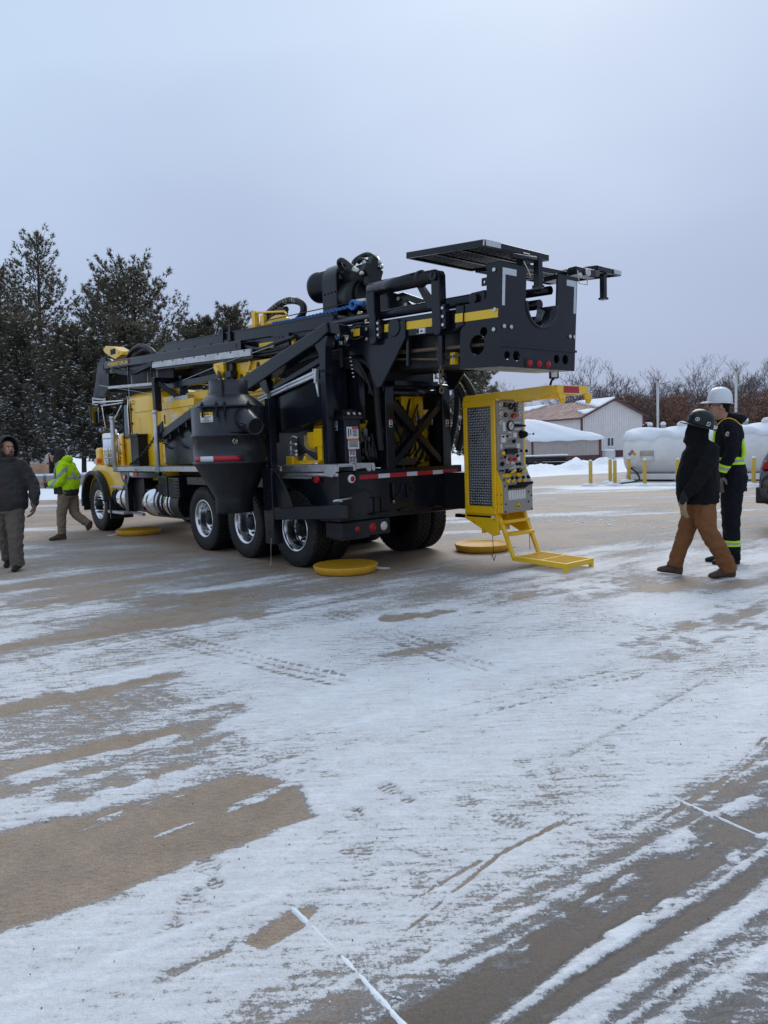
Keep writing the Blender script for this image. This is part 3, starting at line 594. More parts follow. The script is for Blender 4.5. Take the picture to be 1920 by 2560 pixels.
# --- aluminium walkway deck
def deck(t0, t1, s0, s1, name, zt=1.37):
    m = T(); m.box((t0, s0, zt - 0.085), (t1, s0 + 0.05, zt)); m.box((t0, s1 - 0.04, zt - 0.085), (t1, s1, zt)); m.box((t0, s0 + .05, zt - 0.03), (t1, s1 - .04, zt - 0.012))
    o = m.build(name, ALU, bevel=0.004); q = T()
    n = int((t1 - t0) / 0.035)
    for i in range(n):
        t = t0 + (i + .5) * (t1 - t0) / n; q.box((t - 0.008, s0 + 0.05, zt - 0.012), (t + 0.008, s1 - 0.04, zt + 0.008))
    q.build('grip_surface', ALU, o, kind='stuff'); return o
deck(4.38, 6.44, 0.0, 0.30, 'walkway'); deck(2.55, 4.34, 0.0, 0.30, 'walkway'); deck(1.35, 2.53, 0.06, 0.30, 'walkway'); deck(-1.02, 0.22, 0.0, 0.32, 'walkway', 1.385)
m = T(); m.box((-0.95, 0.02, 1.235), (0.20, 0.30, 1.285)); m.tube([(-1.0, 0.03, 1.262), (0.1, 0.03, 1.262)], 0.026, 10); m.prism([(-1.02, 1.385), (-0.78, 1.385), (-0.78, 1.25), (-0.95, 1.23), (-1.02, 1.28)], -0.012, 0.0, 1)
fo = m.build('folded_step', ALU, bevel=0.004)
m = T(); m.prism([(0.32, 1.40), (0.60, 1.39), (0.62, 1.36), (0.62, 1.30), (0.60, 1.28), (0.57, 1.30), (0.57, 1.36), (0.555, 1.36), (0.555, 1.30), (0.53, 1.28), (0.49, 1.29), (0.47, 1.33), (0.32, 1.32)], -1.04, -1.0, 0); m.build('hook_plate', ALU, fo, bevel=0.005)
m = T()
for t in (5.3, 4.36): m.tube([(t, 0.0, 1.30), (t + .05, -0.03, 1.32), (t, -0.03, 1.34)], 0.012, 6)
m.each('latch', ZINC)
for t in (6.42, 4.32):
    m = T(); m.cyl((t, 0.0, 1.27), (t, 0.0, 2.37), 0.042, n=14); m.box((t - .05, -.03, 1.27), (t + .05, .06, 1.40)); m.cyl((t, 0, 2.31), (t, 0, 2.375), 0.05, n=14); m.build('rail_post', ALU, bevel=0.004)
# rail chain
def chain(name, p0, p1, sag, link, wire, mt, parent=TRUCK):
    p0 = Vector(p0); p1 = Vector(p1); n = max(3, int((p1 - p0).length * 1.03 / (link * 0.78))); m = T()
    pts = [p0.lerp(p1, i / n) + Vector((0, 0, -sag * 4 * (i / n) * (1 - i / n))) for i in range(n + 1)]
    for i in range(n):
        c = (pts[i] + pts[i + 1]) / 2; d = (pts[i + 1] - pts[i]).normalized(); a = d.orthogonal().normalized()
        if i % 2: a = d.cross(a)
        h = link / 2; w_ = link * 0.30
        loop = [c + d * ((h - w_) * (1 if math.cos(q) > 0 else -1) + w_ * math.cos(q)) + a * (w_ * math.sin(q)) for q in [2 * PI * j / 10 + 0.01 for j in range(10)]]
        m.tube(loop, wire, 5, closed=True)
    return m.build(name, mt, parent)
chain('rail_chain', (4.42, 0.03, 1.92), (5.75, 0.05, 1.41), 0.06, 0.075, 0.009, DARK); chain('rail_chain', (4.25, 0.03, 1.90), (3.75, 0.05, 1.68), 0.05, 0.075, 0.009, DARK)

# --- cab
m = T(); rr = (0.10, 0.30, 0.30, 0.10); rings = []
for z, k in ((1.10, 0.0), (1.16, 0.0), (1.42, 0.0), (2.30, 0.0), (2.58, 0.012), (2.68, 0.03), (2.76, 0.07), (2.81, 0.14), (2.835, 0.25), (2.845, 0.42)):
    f0 = 6.62 - max(0, z - 2.0) * 0.18
    rings.append(ring_t(5.0 + k, f0 - k, 0.30 + k, 2.02 - k, z, [max(0.05, q) for q in rr]))
m.loft(rings); cab = m.build('cab', YEL)
m = T(); m.prism([(6.50, 2.60), (6.56, 2.05), (6.58, 1.98), (6.28, 1.98), (6.28, 2.16), (6.31, 2.60)], 0.286, 0.30, 1); m.build('door_window', GLASS, cab)
m = T(); pl = [(6.52, 2.64), (6.585, 1.98), (6.57, 1.95), (6.26, 1.95), (6.25, 2.16), (6.28, 2.64)]
m.tube([(t, 0.289, z) for t, z in pl], 0.016, 6, closed=True); m.build('window_seal', BLK, cab)
m = T(); m.tube([(t, 0.297, z) for t, z in ((6.60, 2.66), (6.62, 1.95), (6.60, 1.18), (6.18, 1.18), (6.16, 1.95), (6.17, 2.62), (6.22, 2.70), (6.55, 2.70))], 0.007, 5, closed=True); m.build('door_seam', BLK, cab)
m = T()
for z in (2.50, 2.22): m.box((6.10, 0.275, z - .02), (6.16, 0.30, z + .02))
for (t, z) in ((6.08, 2.66), (6.04, 2.66), (6.00, 2.66), (6.08, 2.60), (6.04, 2.60), (6.0, 2.60)): m.ball((t, 0.298, z), 0.009, 4)
m.each('hinge', DARK, cab)
m = T(); m.tube([(6.20, 0.27, 2.72), (6.19, 0.24, 2.5), (6.19, 0.24, 1.95), (6.2, 0.27, 1.9)], 0.012, 8); m.tube([(6.75, 0.24, 1.98), (6.75, 0.22, 1.5)], 0.012, 8); m.each('grab_handle', CHROME, cab)
m = T(); m.box((6.60, 0.42, 2.15), (6.66, 1.90, 2.6)); m.build('windscreen', GLASS, cab, bevel=0.01)
m = T()
m.box((5.02, 0.30, 2.42), (5.98, 0.295, 2.424)); m.build('panel_seam', BLK, cab)
for (t, s_) in ((5.75, 0.6), (5.5, 1.1)):
    m = T(); m.cyl((t, s_, 2.84), (t, s_, 2.98), 0.02, n=8); m.build('antenna', ZINC, cab)
# engine cover behind the cab
m = T(); rings = [ring_t(3.02, 4.98, 0.42, 1.95, z, [max(.02, .16 - k)] * 4) for z, k in ((1.35, 0), (2.45, 0), (2.56, 0.02), (2.62, 0.06), (2.65, 0.14))]; m.loft(rings); eng = m.build('engine_cover', YEL)
m = T(); m.box((3.30, 0.28, 1.42), (4.72, 0.42, 2.52)); yb = m.build('compressor_box', YEL, bevel=0.015, seg=2)
m = T(); m.box((3.30, 0.262, 2.40), (4.74, 0.28, 2.53)); m.build('lid', YEL, yb, bevel=0.006)
m = T(); m.box((3.6, 0.29, 2.53), (4.45, 0.42, 2.60)); m.build('filter_tray', ALU, yb, bevel=0.004)
m = T()
for t in (4.55, 3.72): m.box((t - .018, 0.274, 2.14), (t + .018, 0.28, 2.30))
m.box((4.46, .274, 2.03), (4.60, .28, 2.09)); m.box((3.5, .276, 1.98), (3.51, .28, 2.38)); m.each('vent_slot', BLK, yb)
m = T()
for (t, z) in ((4.2, 2.26), (4.08, 2.26), (4.2, 2.18), (4.05, 2.17)): m.box((t - .05, .275, z - .03), (t + .05, .279, z + .03))
m.each('decal', WHITE, yb)
# hood, fenders, air cleaner, mirrors
m = T(); rings = [ring_t(6.58, 8.45, 0.58, 1.74, 1.02, [.1] * 4), ring_t(6.58, 8.47, 0.56, 1.76, 1.55, [.1] * 4)]
for z, k in ((1.85, 0.02), (1.98, 0.05), (2.06, 0.12), (2.10, 0.25)): rings.append(ring_t(6.58, 8.40 - k * 2, 0.56 + k, 1.76 - k, z, [.12] * 4))
m.loft(rings); hood = m.build('hood', YEL)
m = T(); m.box((8.40, 0.70, 1.0), (8.50, 1.62, 1.92)); m.build('grille', CHROME, hood, bevel=0.02)
def arc(c, r, a0, a1, n=16): return [(c[0] + r * math.cos(math.radians(a0 + (a1 - a0) * i / n)), c[1] + r * math.sin(math.radians(a0 + (a1 - a0) * i / n))) for i in range(n + 1)]
for side in (0, 1):
    f = (lambda s_: s_) if side == 0 else (lambda s_: 2.42 - s_)
    a_, b_2 = sorted((f(0.06), f(0.58))); c0 = (7.63, 0.56)
    m = T(); m.prism(arc(c0, 0.66, -2, 168, 18) + [(6.92, 0.66), (6.05, 1.05), (6.10, 1.24), (6.55, 1.33), (7.1, 1.40)] + arc(c0, 0.84, 84, 2, 8), a_, b_2, 1); fd = m.build('fender', YEL, bevel=0.03, seg=3)
    a_, b_2 = sorted((f(-0.09), f(0.075)))
    m = T(); m.prism(arc(c0, 0.655, -4, 172, 20) + list(reversed(arc(c0, 0.735, -4, 172, 20))), a_, b_2, 1); m.build('flare', HOSE, fd, bevel=0.015, seg=2)
    m = T(); m.box((8.27, min(f(-.06), f(.4)), 0.42), (8.30, max(f(-.06), f(.4)), 0.62)); m.box((6.78, min(f(-.02), f(.45)), 0.30), (6.83, max(f(-.02), f(.45)), 0.72)); m.each('mud_flap', HOSE, fd)
    m = T(); m.box((8.10, min(f(.30), f(.55)), 1.38), (8.40, max(f(.30), f(.55)), 1.78)); hl = m.build('headlight', YEL, fd, bevel=0.06, seg=3)
    m = T(); m.box((8.08, min(f(.22), f(.32)), 1.43), (8.25, max(f(.22), f(.32)), 1.55)); m.build('turn_signal', AMB, fd, bevel=0.02, seg=2)
m = T(); m.lathe([(0.0, 2.06), (0.15, 2.06), (0.17, 2.03), (0.17, 1.42), (0.15, 1.40), (0, 1.40)], (6.97, 0.16, 0), (0, 0, 1), 28); ac = m.build('air_cleaner', CHROME)
for z in (1.95, 1.70, 1.55):
    m = T(); m.lathe([(0.171, z - .015), (0.178, z - .012), (0.178, z + .012), (0.171, z + .015)], (6.97, 0.16, 0), (0, 0, 1), 28); m.build('band', ALU, ac)
m = T(); m.box((6.66, 0.28, 1.62), (6.95, 0.5, 1.66)); m.box((6.66, 0.28, 1.80), (6.95, 0.5, 1.84)); m.box((6.70, 0.30, 1.40), (6.76, 0.56, 2.0)); m.each('bracket', YEL, ac)
m = T(); m.cyl((6.80, 0.20, 1.35), (6.80, 0.20, 1.65), .01, n=6); m.tube([(6.75, .22, 1.95), (6.8, .2, 2.12), (6.95, .2, 2.14), (7.1, .24, 2.05)], 0.018, 8); m.each('pipe', CHROME, ac)
m = T(); m.box((7.62, 0.0, 2.28), (7.70, 0.19, 2.66)); mir = m.build('mirror', DARK, bevel=0.02, seg=2)
m = T(); m.box((7.615, 0.015, 2.30), (7.621, 0.175, 2.64)); m.build('mirror_glass', MIRROR, mir)
m = T(); m.tube(smoothpath([(6.52, 0.30, 2.70), (7.3, 0.12, 2.72), (7.62, 0.08, 2.73), (7.68, 0.08, 2.68)], 5), 0.015, 8); m.tube([(6.58, 0.3, 2.66), (7.55, 0.2, 2.66)], 0.012, 6); m.tube([(7.50, 0.2, 2.66), (7.42, 0.22, 2.15)], 0.010, 6); m.tube([(6.64, 0.3, 2.62), (7.25, 0.22, 2.12)], 0.012, 6); m.build('mirror_arm', CHROME, mir)
m = T(); m.lathe([(0.0, -0.05), (0.06, -0.035), (0.085, 0.0), (0.088, 0.012)], (7.42, 0.12, 2.13), (1, 0, 0), 20); cm_ = m.build('convex_mirror', DARK, mir)
m = T(); m.lathe([(0.0, -0.056), (0.055, -0.042), (0.08, -0.006)], (7.42, 0.12, 2.13), (1, 0, 0), 20); m.build('mirror_glass', MIRROR, cm_)
# front jack tower beside the cab
m = T(); m.box((5.42, 0.10, 1.37), (5.80, 0.29, 1.98)); m.box((5.40, 0.08, 1.94), (5.82, 0.30, 1.99)); fjb = m.build('front_jack_housing', DARK, bevel=0.008)
m = T()
for t in (5.47, 5.55, 5.65, 5.75): m.cyl((t, 0.12, 1.99), (t, 0.12, 2.02), 0.015, n=6)
m.each('bolt', ZINC, fjb)

# --- rear body
m = T(); m.box((-1.0, 0.04, 0.66), (-0.42, 2.26, 1.29)); m.box((-0.42, 0.3, 0.75), (0.1, 2.2, 1.06)); body = m.build('rear_body', NAVY, bevel=0.012, seg=2)
m = T(); m.box((-1.03, 0.30, 1.27), (-0.85, 2.22, 1.295)); m.build('ledge', NAVY, body)
tp = [(205, 450, 0), (450, 600, 1), (600, 825, 0), (825, 965, 1), (965, 1175, 0), (1175, 1310, 1), (1310, 1510, 0)]
for a, b, k in tp:
    f = lambda x: 0.38 + (x - 205) / 1305 * 1.78 * (0.93 + 0.07 * (x - 205) / 1305)
    q = T(); q.box((-1.004, f(a) + .001, 1.185), (-1.001, f(b) - .001, 1.24)); q.build('reflective_tape', TAPEW if k else TAPER, body)
m = T(); m.lathe([(0.0, -1.03), (0.045, -1.028), (0.055, -1.01), (0.055, -0.99)], (0, 0.25, 1.20), (1, 0, 0), 24); lt = m.build('clearance_lamp', WHITE, body)
m = T(); m.lathe([(0.0, -1.042), (0.025, -1.04), (0.036, -1.028)], (0, 0.25, 1.20), (1, 0, 0), 20); m.build('lens', LENS, lt)
m = T(); m.cyl((-0.60, -0.02, 1.20), (-0.60, 0.04, 1.20), 0.045, n=16); m.build('side_lamp', LENS, body)
m = T(); m.box((-1.09, 0.0, 0.46), (-0.75, 0.80, 0.66)); m.box((-1.10, 0.02, 0.44), (-0.8, 0.45, 0.47)); tb = m.build('tail_lamp_box', NAVY, body, bevel=0.01)
for s_, r, mt in ((0.25, 0.034, LENS), (0.50, 0.055, LENS), (0.69, 0.055, CLR)):
    q = T(); q.lathe([(0.0, -1.106), (r * 0.7, -1.104), (r, -1.092), (r + .006, -1.088)], (0, s_, 0.565), (1, 0, 0), 24); q.build('tail_lamp', mt, tb)
# hitch, pins and hoses on the rear face
m = T(); m.box((-1.05, 0.56, 0.93), (-1.0, 0.82, 0.945)); m.box((-1.08, 0.55, 0.715), (-1.0, 0.86, 0.74)); m.box((-1.02, 0.60, 0.74), (-1.0, 0.62, 0.93)); m.box((-1.02, 0.72, 0.74), (-1.0, 0.74, 0.93)); m.each('hitch_bracket', DARK, body, bevel=.003)
m = T(); m.cyl((-1.03, 0.92, 1.11), (-1.03, 0.92, 0.88), 0.017, n=10); m.cyl((-1.03, 2.06, 1.10), (-1.03, 2.06, 0.88), 0.017, n=10); m.each('hitch_pin', DARK, body)
m = T(); m.cyl((-1.03, 0.92, 0.90), (-1.03, 0.92, 0.84), 0.015, n=8); m.cyl((-1.03, 2.06, 0.90), (-1.03, 2.06, 0.82), 0.016, n=8); m.each('pin_tip', BRASS, body)
m = T(); m.tube(smoothpath([(-1.03, .93, 1.10), (-1.04, 1.0, 0.95), (-1.03, 1.08, 1.0), (-1.02, 1.09, 1.10)]), .006, 6); m.tube(smoothpath([(-1.03, 1.78, 1.12), (-1.04, 1.85, 1.04), (-1.04, 1.97, 1.05), (-1.03, 2.06, 1.12)]), .007, 6); m.tube(smoothpath([(-1.03, 0.04, .90), (-1.06, 0.2, .96), (-1.05, 0.45, 1.06), (-1.05, 0.66, 0.93)]), 0.004, 5); m.each('lanyard', HOSE, body)
m = T(); m.tube([(-1.03, 1.20, 1.06), (-1.06, 1.2, 1.06), (-1.06, 1.26, 1.06), (-1.06, 1.27, 1.02), (-1.03, 1.22, 0.99)], .012, 6); m.tube([(-1.02, 1.185, 1.08), (-1.02, 1.185, .9)], .012, 6); m.each('hook', DARK, body)
m = T()
for s_ in (1.10, 1.72, 2.14): m.tube([(-1.0, s_ - .06, 0.73), (-1.05, s_ - .06, 0.74), (-1.05, s_ + .06, 0.74), (-1.0, s_ + .06, 0.73)], 0.016, 6)
m.each('tie_down', DARK, body)
m = T(); m.box((-1.10, -.02, .93), (-1.04, .02, .955)); m.tube([(-1.08, -.1, .945), (-1.08, .18, .965)], .014, 8); m.each('pin', ZINC, body)
m = T(); m.prism([(-0.42, 1.20), (0.35, 1.20), (0.15, 1.10), (-0.30, 0.72), (-0.36, 0.72)], 0.05, 0.08, 1); m.build('fender_plate', NAVY, body)
# --- X frame at the rear
m = T(); cols = []
for s0 in (0.86, 1.91):
    q = T(); q.box((-1.0, s0, 1.29), (-0.84, s0 + 0.15, 2.36)); q.lathe([(0.0, s0 - .001), (0.078, s0 - .001), (0.08, s0 + .02), (0.08, s0 + 0.13), (0.078, s0 + .151), (0, s0 + .151)], (-0.92, 0, 2.36), (0, 1, 0), 20); o = q.build('rear_column', NAVY, bevel=0.008); cols.append(o)
    lb = T(); lb.box((-1.003, s0 + 0.052, 1.845), (-1.0005, s0 + 0.108, 1.945)); lo = lb.build('warning_label', WHITE, o)
    lb = T(); lb.box((-1.006, s0 + 0.053, 1.925), (-1.0035, s0 + 0.107, 1.944)); lb.build('red_header', PRED, lo)
    lb = T(); lb.prism([(s0 + .065, 1.91), (s0 + .095, 1.92), (s0 + .095, 1.89), (s0 + .075, 1.885)], -1.006, -1.0035, 0); lb.box((-1.006, s0 + .058, 1.85), (-1.0035, s0 + .102, 1.876)); lb.each('pictogram', BLK, lo)
m.bar((-0.91, 1.0, 2.17), (-0.91, 1.91, 1.36), 0.09, 0.10, up=(1, 0, 0)); m.build('cross_brace', NAVY, bevel=0.006)
m = T(); m.bar((-0.935, 1.0, 1.36), (-0.935, 1.91, 2.17), 0.09, 0.10, up=(1, 0, 0)); m.build('cross_brace', NAVY, bevel=0.006)
m = T(); m.cyl((-0.92, 1.01, 2.31), (-0.92, 1.91, 2.31), 0.045, n=16); m.box((-0.98, 1.05, 2.40), (-0.8, 1.85, 2.46)); m.each('top_bar', NAVY)
m = T(); m.prism([(1.22, 1.33), (1.55, 1.33), (1.56, 1.43), (1.24, 1.42)], -0.80, -0.78, 0); m.build('name_plate', CYC)
m = T(); m.box((-0.15, .62, 1.29), (-0.10, 2.22, 2.45)); m.build('rear_dark_backing', DARK)  # added dark backing sheet, keeps bright background from showing through the X frame
# yellow machinery behind the X frame
m = T(); m.box((-0.60, 1.50, 1.32), (-0.36, 1.70, 2.40)); m.cyl((-0.55, 1.82, 1.35), (-0.55, 1.82, 2.3), 0.10, n=16); m.cyl((-0.40, 2.02, 1.35), (-0.40, 2.02, 2.0), 0.13, n=18); m.box((-0.6, 1.48, 2.02), (-0.3, 2.12, 2.10)); m.box((-0.5, 1.5, 1.29), (0.1, 2.1, 1.5)); m.each('breakout_wrench', YEL, bevel=0.006)
m = T(); m.box((-0.80, 2.16, 1.29), (1.3, 2.22, 2.46)); m.build('side_dark_backing', DARK)  # added dark sheet along the far side, stands in for dark machinery there
m = T(); m.prism([(0.62, 1.95), (0.86, 1.95), (0.64, 1.45)], -0.62, -0.60, 0); m.build('guard_plate', YEL)
m = T()
for i in range(6): m.cyl((-0.68, 1.70 + i * .06, 1.92 - .01 * i), (-0.68, 1.70 + i * .06, 2.02 - .01 * i), .014, n=8)
for p in ((0.72, 1.78, .06), (0.66, 1.70, .03), (0.78, 1.7, .03), (0.70, 1.55, .03), (.68, 1.45, .025)): m.box((-0.74, p[0] - p[2] / 2, p[1] - p[2]), (-0.70, p[0] + p[2] / 2, p[1] + p[2]))
m.each('hose_fitting', ZINC)
rs2 = random.Random(4)
for i in range(20):
    a = rs2.uniform(1.25, 1.85); b = rs2.uniform(1.3, 2.1); m = T()
    m.tube(smoothpath([(-0.62 + rs2.uniform(-.1, .1), a, 1.95 + rs2.uniform(-.1, .35)), (-0.68, (a + b) / 2 + rs2.uniform(-.15, .15), 1.75), (-0.66, b, 1.5 + rs2.uniform(-.1, .1)), (-0.5, (a + b) / 2, 1.30)], 6), rs2.choice((.012, .016, .02)), 6); m.build('hydraulic_hose', HOSE)
for i in range(10):
    m = T(); a = 0.60 + rs2.uniform(0, .2)
    m.tube(smoothpath([(-0.80 + rs2.uniform(-.05, .05), a, 1.70 + rs2.uniform(-.1, .1)), (-0.86, a + rs2.uniform(-.05, .05), 1.5), (-0.8, a + .1, 1.36 + rs2.uniform(-.02, .05)), (-0.6, a + .2, 1.34)], 6), .016, 6); m.build('hydraulic_hose', HOSE)
def corrugated(name, ctrl, r, parent=TRUCK, pitch=0.022, n=12, mt=None):
    P = smoothpath(ctrl, 10); L_ = [0]
    for a, b in zip(P[:-1], P[1:]): L_.append(L_[-1] + (b - a).length)
    k = int(L_[-1] / (pitch / 4)); q = []; rr_ = []
    for i in range(k):
        d = L_[-1] * i / (k - 1); j = max(1, next((x for x in range(len(L_)) if L_[x] >= d), len(L_) - 1)); u_ = (d - L_[j - 1]) / max(1e-9, L_[j] - L_[j - 1])
        q.append(P[j - 1].lerp(P[j], u_)); rr_.append(r * (1.0 if i % 4 in (0, 1) else 0.84))
    m = T(); m.tube(q, rr_, n); return m.build(name, mt or HOSE, parent)
corrugated('corrugated_hose', [(-0.72, 0.55, 2.74), (-0.95, 0.62, 2.66), (-1.02, 0.68, 2.45), (-0.98, 0.74, 2.0), (-0.97, 0.78, 1.55)], 0.045)
corrugated('corrugated_hose', [(-1.0, 2.12, 2.65), (-1.05, 2.15, 2.3), (-0.95, 2.2, 1.9), (-0.9, 2.1, 1.5)], 0.045)
corrugated('corrugated_hose', [(-1.2, 1.75, 2.55), (-1.25, 2.0, 2.35), (-1.15, 2.2, 2.0), (-1.0, 2.2, 1.5)], 0.05)
corrugated('corrugated_hose', [(-1.3, 1.85, 2.60), (-1.35, 2.05, 2.4), (-1.3, 2.25, 2.1), (-1.1, 2.3, 1.6)], 0.055)
for i in range(7):
    m = T(); z0 = 2.76 - i * .022; m.tube(smoothpath([(0.3, 0.40, z0 + .06), (-0.35, 0.46, z0), (-0.80, 0.50, z0 - .02), (-0.95, 0.56 + i * .015, 2.55 - i * .03), (-0.99, 0.66, 2.25)], 8), .018, 6); m.build('hydraulic_hose', HOSE)
m = T()
for i in range(6): m.box((-0.82 - .01 * i, 0.45, 2.74 - i * .05), (-0.80 - .01 * i, 0.465, 2.752 - i * .05)); m.box((-0.33, 0.42, 2.80 - i * .03), (-0.32, 0.43, 2.81 - i * .03))
m.each('cable_tie', WHITE)
# --- rear jack housing with labels
m = T(); m.box((-0.85, 0.29, 1.385), (-0.55, 0.55, 1.97)); m.box((-0.88, 0.26, 1.95), (-0.52, 0.58, 2.01)); rj = m.build('rear_jack_housing', NAVY, bevel=0.008)
m = T(); m.prism([(0.29, 2.01), (0.55, 2.01), (0.53, 2.08), (0.31, 2.08)], -0.80, -0.62, 0); m.tube([(-0.82, .30, 2.02), (-0.84, .5, 2.14), (-0.84, .52, 2.02)], .006, 5); m.each('jack_cap', NAVY, rj)
m = T()
for s_ in (0.36, 0.45, 0.54): m.cyl((-0.855, s_, 2.01), (-0.855, s_, 2.045), 0.022, n=8)
m.each('bolt', ZINC, rj)
def label(o, s0, s1, z0, z1, tt, kind):
    q = T(); q.box((tt - .002, s0, z0), (tt - .0003, s1, z1)); lo = q.build('warning_label', WHITE, o); h = z1 - z0; w_ = s1 - s0; e = tt - .0025; e2 = tt - .0045
    q = T(); q.box((e2, s0 + w_ * (0.45 if kind == 0 else 0), z1 - h * .2), (e, s1 - .002, z1 - .003)); q.build('header', ORNG if kind == 1 else PRED, lo)
    q = T()
    for i in range(5): q.box((e2, s0 + w_ * (.5 if kind != 1 else .08), z1 - h * (.32 + .12 * i)), (e, s1 - w_ * (.1 + .06 * (i % 2)), z1 - h * (.26 + .12 * i)))
    if kind != 1: q.box((e2, s0 + w_ * .12, z0 + h * .15), (e, s0 + w_ * .2, z1 - h * .15)); q.box((e2, s0 + w_ * .3, z0 + h * .25), (e, s0 + w_ * .38, z1 - h * .2))
    q.build('fine_print', BLK, lo, kind='stuff')
label(rj, 0.32, 0.51, 1.71, 1.86, -0.85, 0); label(rj, 0.335, 0.515, 1.575, 1.705, -0.85, 1); label(rj, 0.345, 0.455, 1.48, 1.57, -0.85, 2); label(rj, 0.345, 0.46, 1.385 + .005, 1.475, -0.85, 2)
m = T(); m.box((-0.70, 0.287, 1.82), (-0.65, 0.2895, 1.94)); lo = m.build('warning_label', WHITE, rj)
m = T(); m.box((-0.69, 0.283, 1.83), (-0.66, 0.2865, 1.86)); m.box((-0.69, 0.283, 1.88), (-0.67, 0.2865, 1.93)); m.each('pictogram', BLK, lo)
# --- near-side post, boom, panel and pipes
m = T(); m.box((-0.71, 0.12, 1.385), (-0.60, 0.24, 2.60)); m.prism([(-0.71, 2.55), (-0.60, 2.55), (-0.585, 2.80), (-0.44, 3.0), (-0.46, 3.04), (-0.80, 3.0), (-0.74, 2.88)], 0.12, 0.24, 1); m.build('boom_post', NAVY, bevel=0.006)
m = T(); m.prism([(-0.80, 3.17), (-0.83, 3.04), (-0.58, 2.94), (1.28, 2.47), (1.56, 2.60), (1.56, 2.64)], 0.10, 0.27, 1); m.build('boom', NAVY, bevel=0.015, seg=2)
m = T(); m.prism([(-0.80, 3.17), (-0.83, 3.04), (-1.05, 2.98), (-1.02, 3.10)], 0.13, 0.3, 1); m.build('boom_nose', NAVY)
m = T(); m.prism([(0.62, 1.83), (-0.60, 2.0), (-0.60, 2.74), (0.62, 2.46)], 0.20, 0.55, 1); m.prism([(-0.60, 2.70), (-0.60, 2.78), (0.78, 2.46), (0.78, 2.40)], 0.16, 0.22, 1); bp = m.build('discharge_box', NAVY, bevel=0.008)
m = T(); m.prism([(0.62, 1.70), (0.70, 1.70), (0.72, 2.58), (0.92, 2.62), (0.86, 2.5), (0.74, 2.40), (0.62, 2.40)], 0.12, 0.24, 1); m.build('box_post', NAVY, bevel=0.006)
for z in (0.0, -0.045):
    m = T(); m.cyl((-0.50, 0.145, 2.59 + z), (0.98, 0.145, 2.345 + z), 0.021, n=12); m.build('drill_pipe', STEEL)
m = T(); m.bar((-0.50, 0.14, 2.62), (-0.48, 0.14, 2.44), 0.04, 0.05, up=(0, 1, 0)); m.bar((-0.42, .16, 2.63), (-0.42, .16, 2.50), .05, .02, up=(1, 0, 0)); m.cyl((-0.49, .14, 2.45), (-0.52, .14, 2.26), .022, .014, n=10); m.each('pipe_wrench', STEEL)
m = T(); m.prism([(-0.20, 2.70), (-0.79, 2.81), (-0.79, 1.95), (-0.20, 1.95)], 0.60, 0.66, 1); m.build('shroud', NAVY, bevel=0.006)
m = T(); m.box((-0.80, 0.59, 1.9), (-0.77, 0.68, 2.82)); m.build('shroud_edge', NAVY)
# front hopper tube and glossy panel (forward of the cyclone)
m = T(); m.bar((4.48, 0.10, 1.87), (2.6, 0.10, 2.36), 0.10, 0.15); m.build('hopper_tube', NAVY, bevel=0.01)
m = T(); m.prism([(4.45, 1.40), (2.3, 1.40), (2.3, 2.44), (4.45, 1.88)], 0.20, 0.34, 1); m.build('side_tank', NAVY, bevel=0.012)
m = T(); m.prism([(4.50, 2.02), (4.10, 2.18), (4.12, 2.0), (4.40, 1.86)], 0.03, 0.06, 1); m.build('rubber_flap', HOSE, bevel=0.01)
m = T()
for t in (3.9, 3.55, 3.25): m.box((t - .02, .07, 1.86 + (3.9 - t) * .26), (t + .02, .12, 1.97 + (3.9 - t) * .26))
m.each('tube_bracket', DARK)
# machinery on the deck under the discharge box
m = T(); m.box((0.10, 0.10, 1.385), (0.26, 0.20, 1.50)); m.box((-0.45, 0.14, 1.385), (0.08, 0.24, 1.44)); m.each('valve_manifold', YEL, bevel=0.005)
m = T(); m.box((-0.46, 0.20, 1.62), (-0.28, 0.28, 1.86)); m.box((-0.44, 0.21, 1.40), (-0.34, 0.27, 1.62)); m.box((-0.20, 0.26, 1.60), (-0.04, 0.32, 1.82)); m.box((0.02, 0.5, 1.42), (0.40, 0.7, 1.80)); m.cyl((-0.3, .5, 1.9), (0.1, .5, 1.9), .03, n=10); m.cyl((-0.05, .45, 1.62), (0.05, .62, 1.55), .09, n=14); m.each('valve_block', YEL, bevel=0.006)
m = T(); m.box((-0.18, 0.12, 1.44), (-0.12, 0.16, 1.47)); m.cyl((-0.15, .14, 1.41), (-0.15, .14, 1.50), .02, n=8); m.each('valve_handle', YEL)
m = T()
for z in (1.52, 1.57, 1.66): m.cyl((0.18, .13, z), (0.02, .15, z), .022, n=10)
m.tube(smoothpath([(0.18, .14, 1.50), (0.18, .14, 1.70), (0.12, .14, 1.76), (0.04, .16, 1.74)]), .024, 8); m.each('pipe_elbow', ZINC)
for i in range(6):
    m = T(); m.tube(smoothpath([(0.02, .15, 1.52 + i * .045), (-0.15, .18, 1.56), (-0.35, .25, 1.50 - i * .01), (-0.6, .35, 1.46)], 6), .022, 7); m.build('hydraulic_hose', HOSE)
m = T(); m.box((-0.6, 0.62, 1.36), (2.0, 0.7, 1.9)); m.build('inner_bulkhead', DARK)
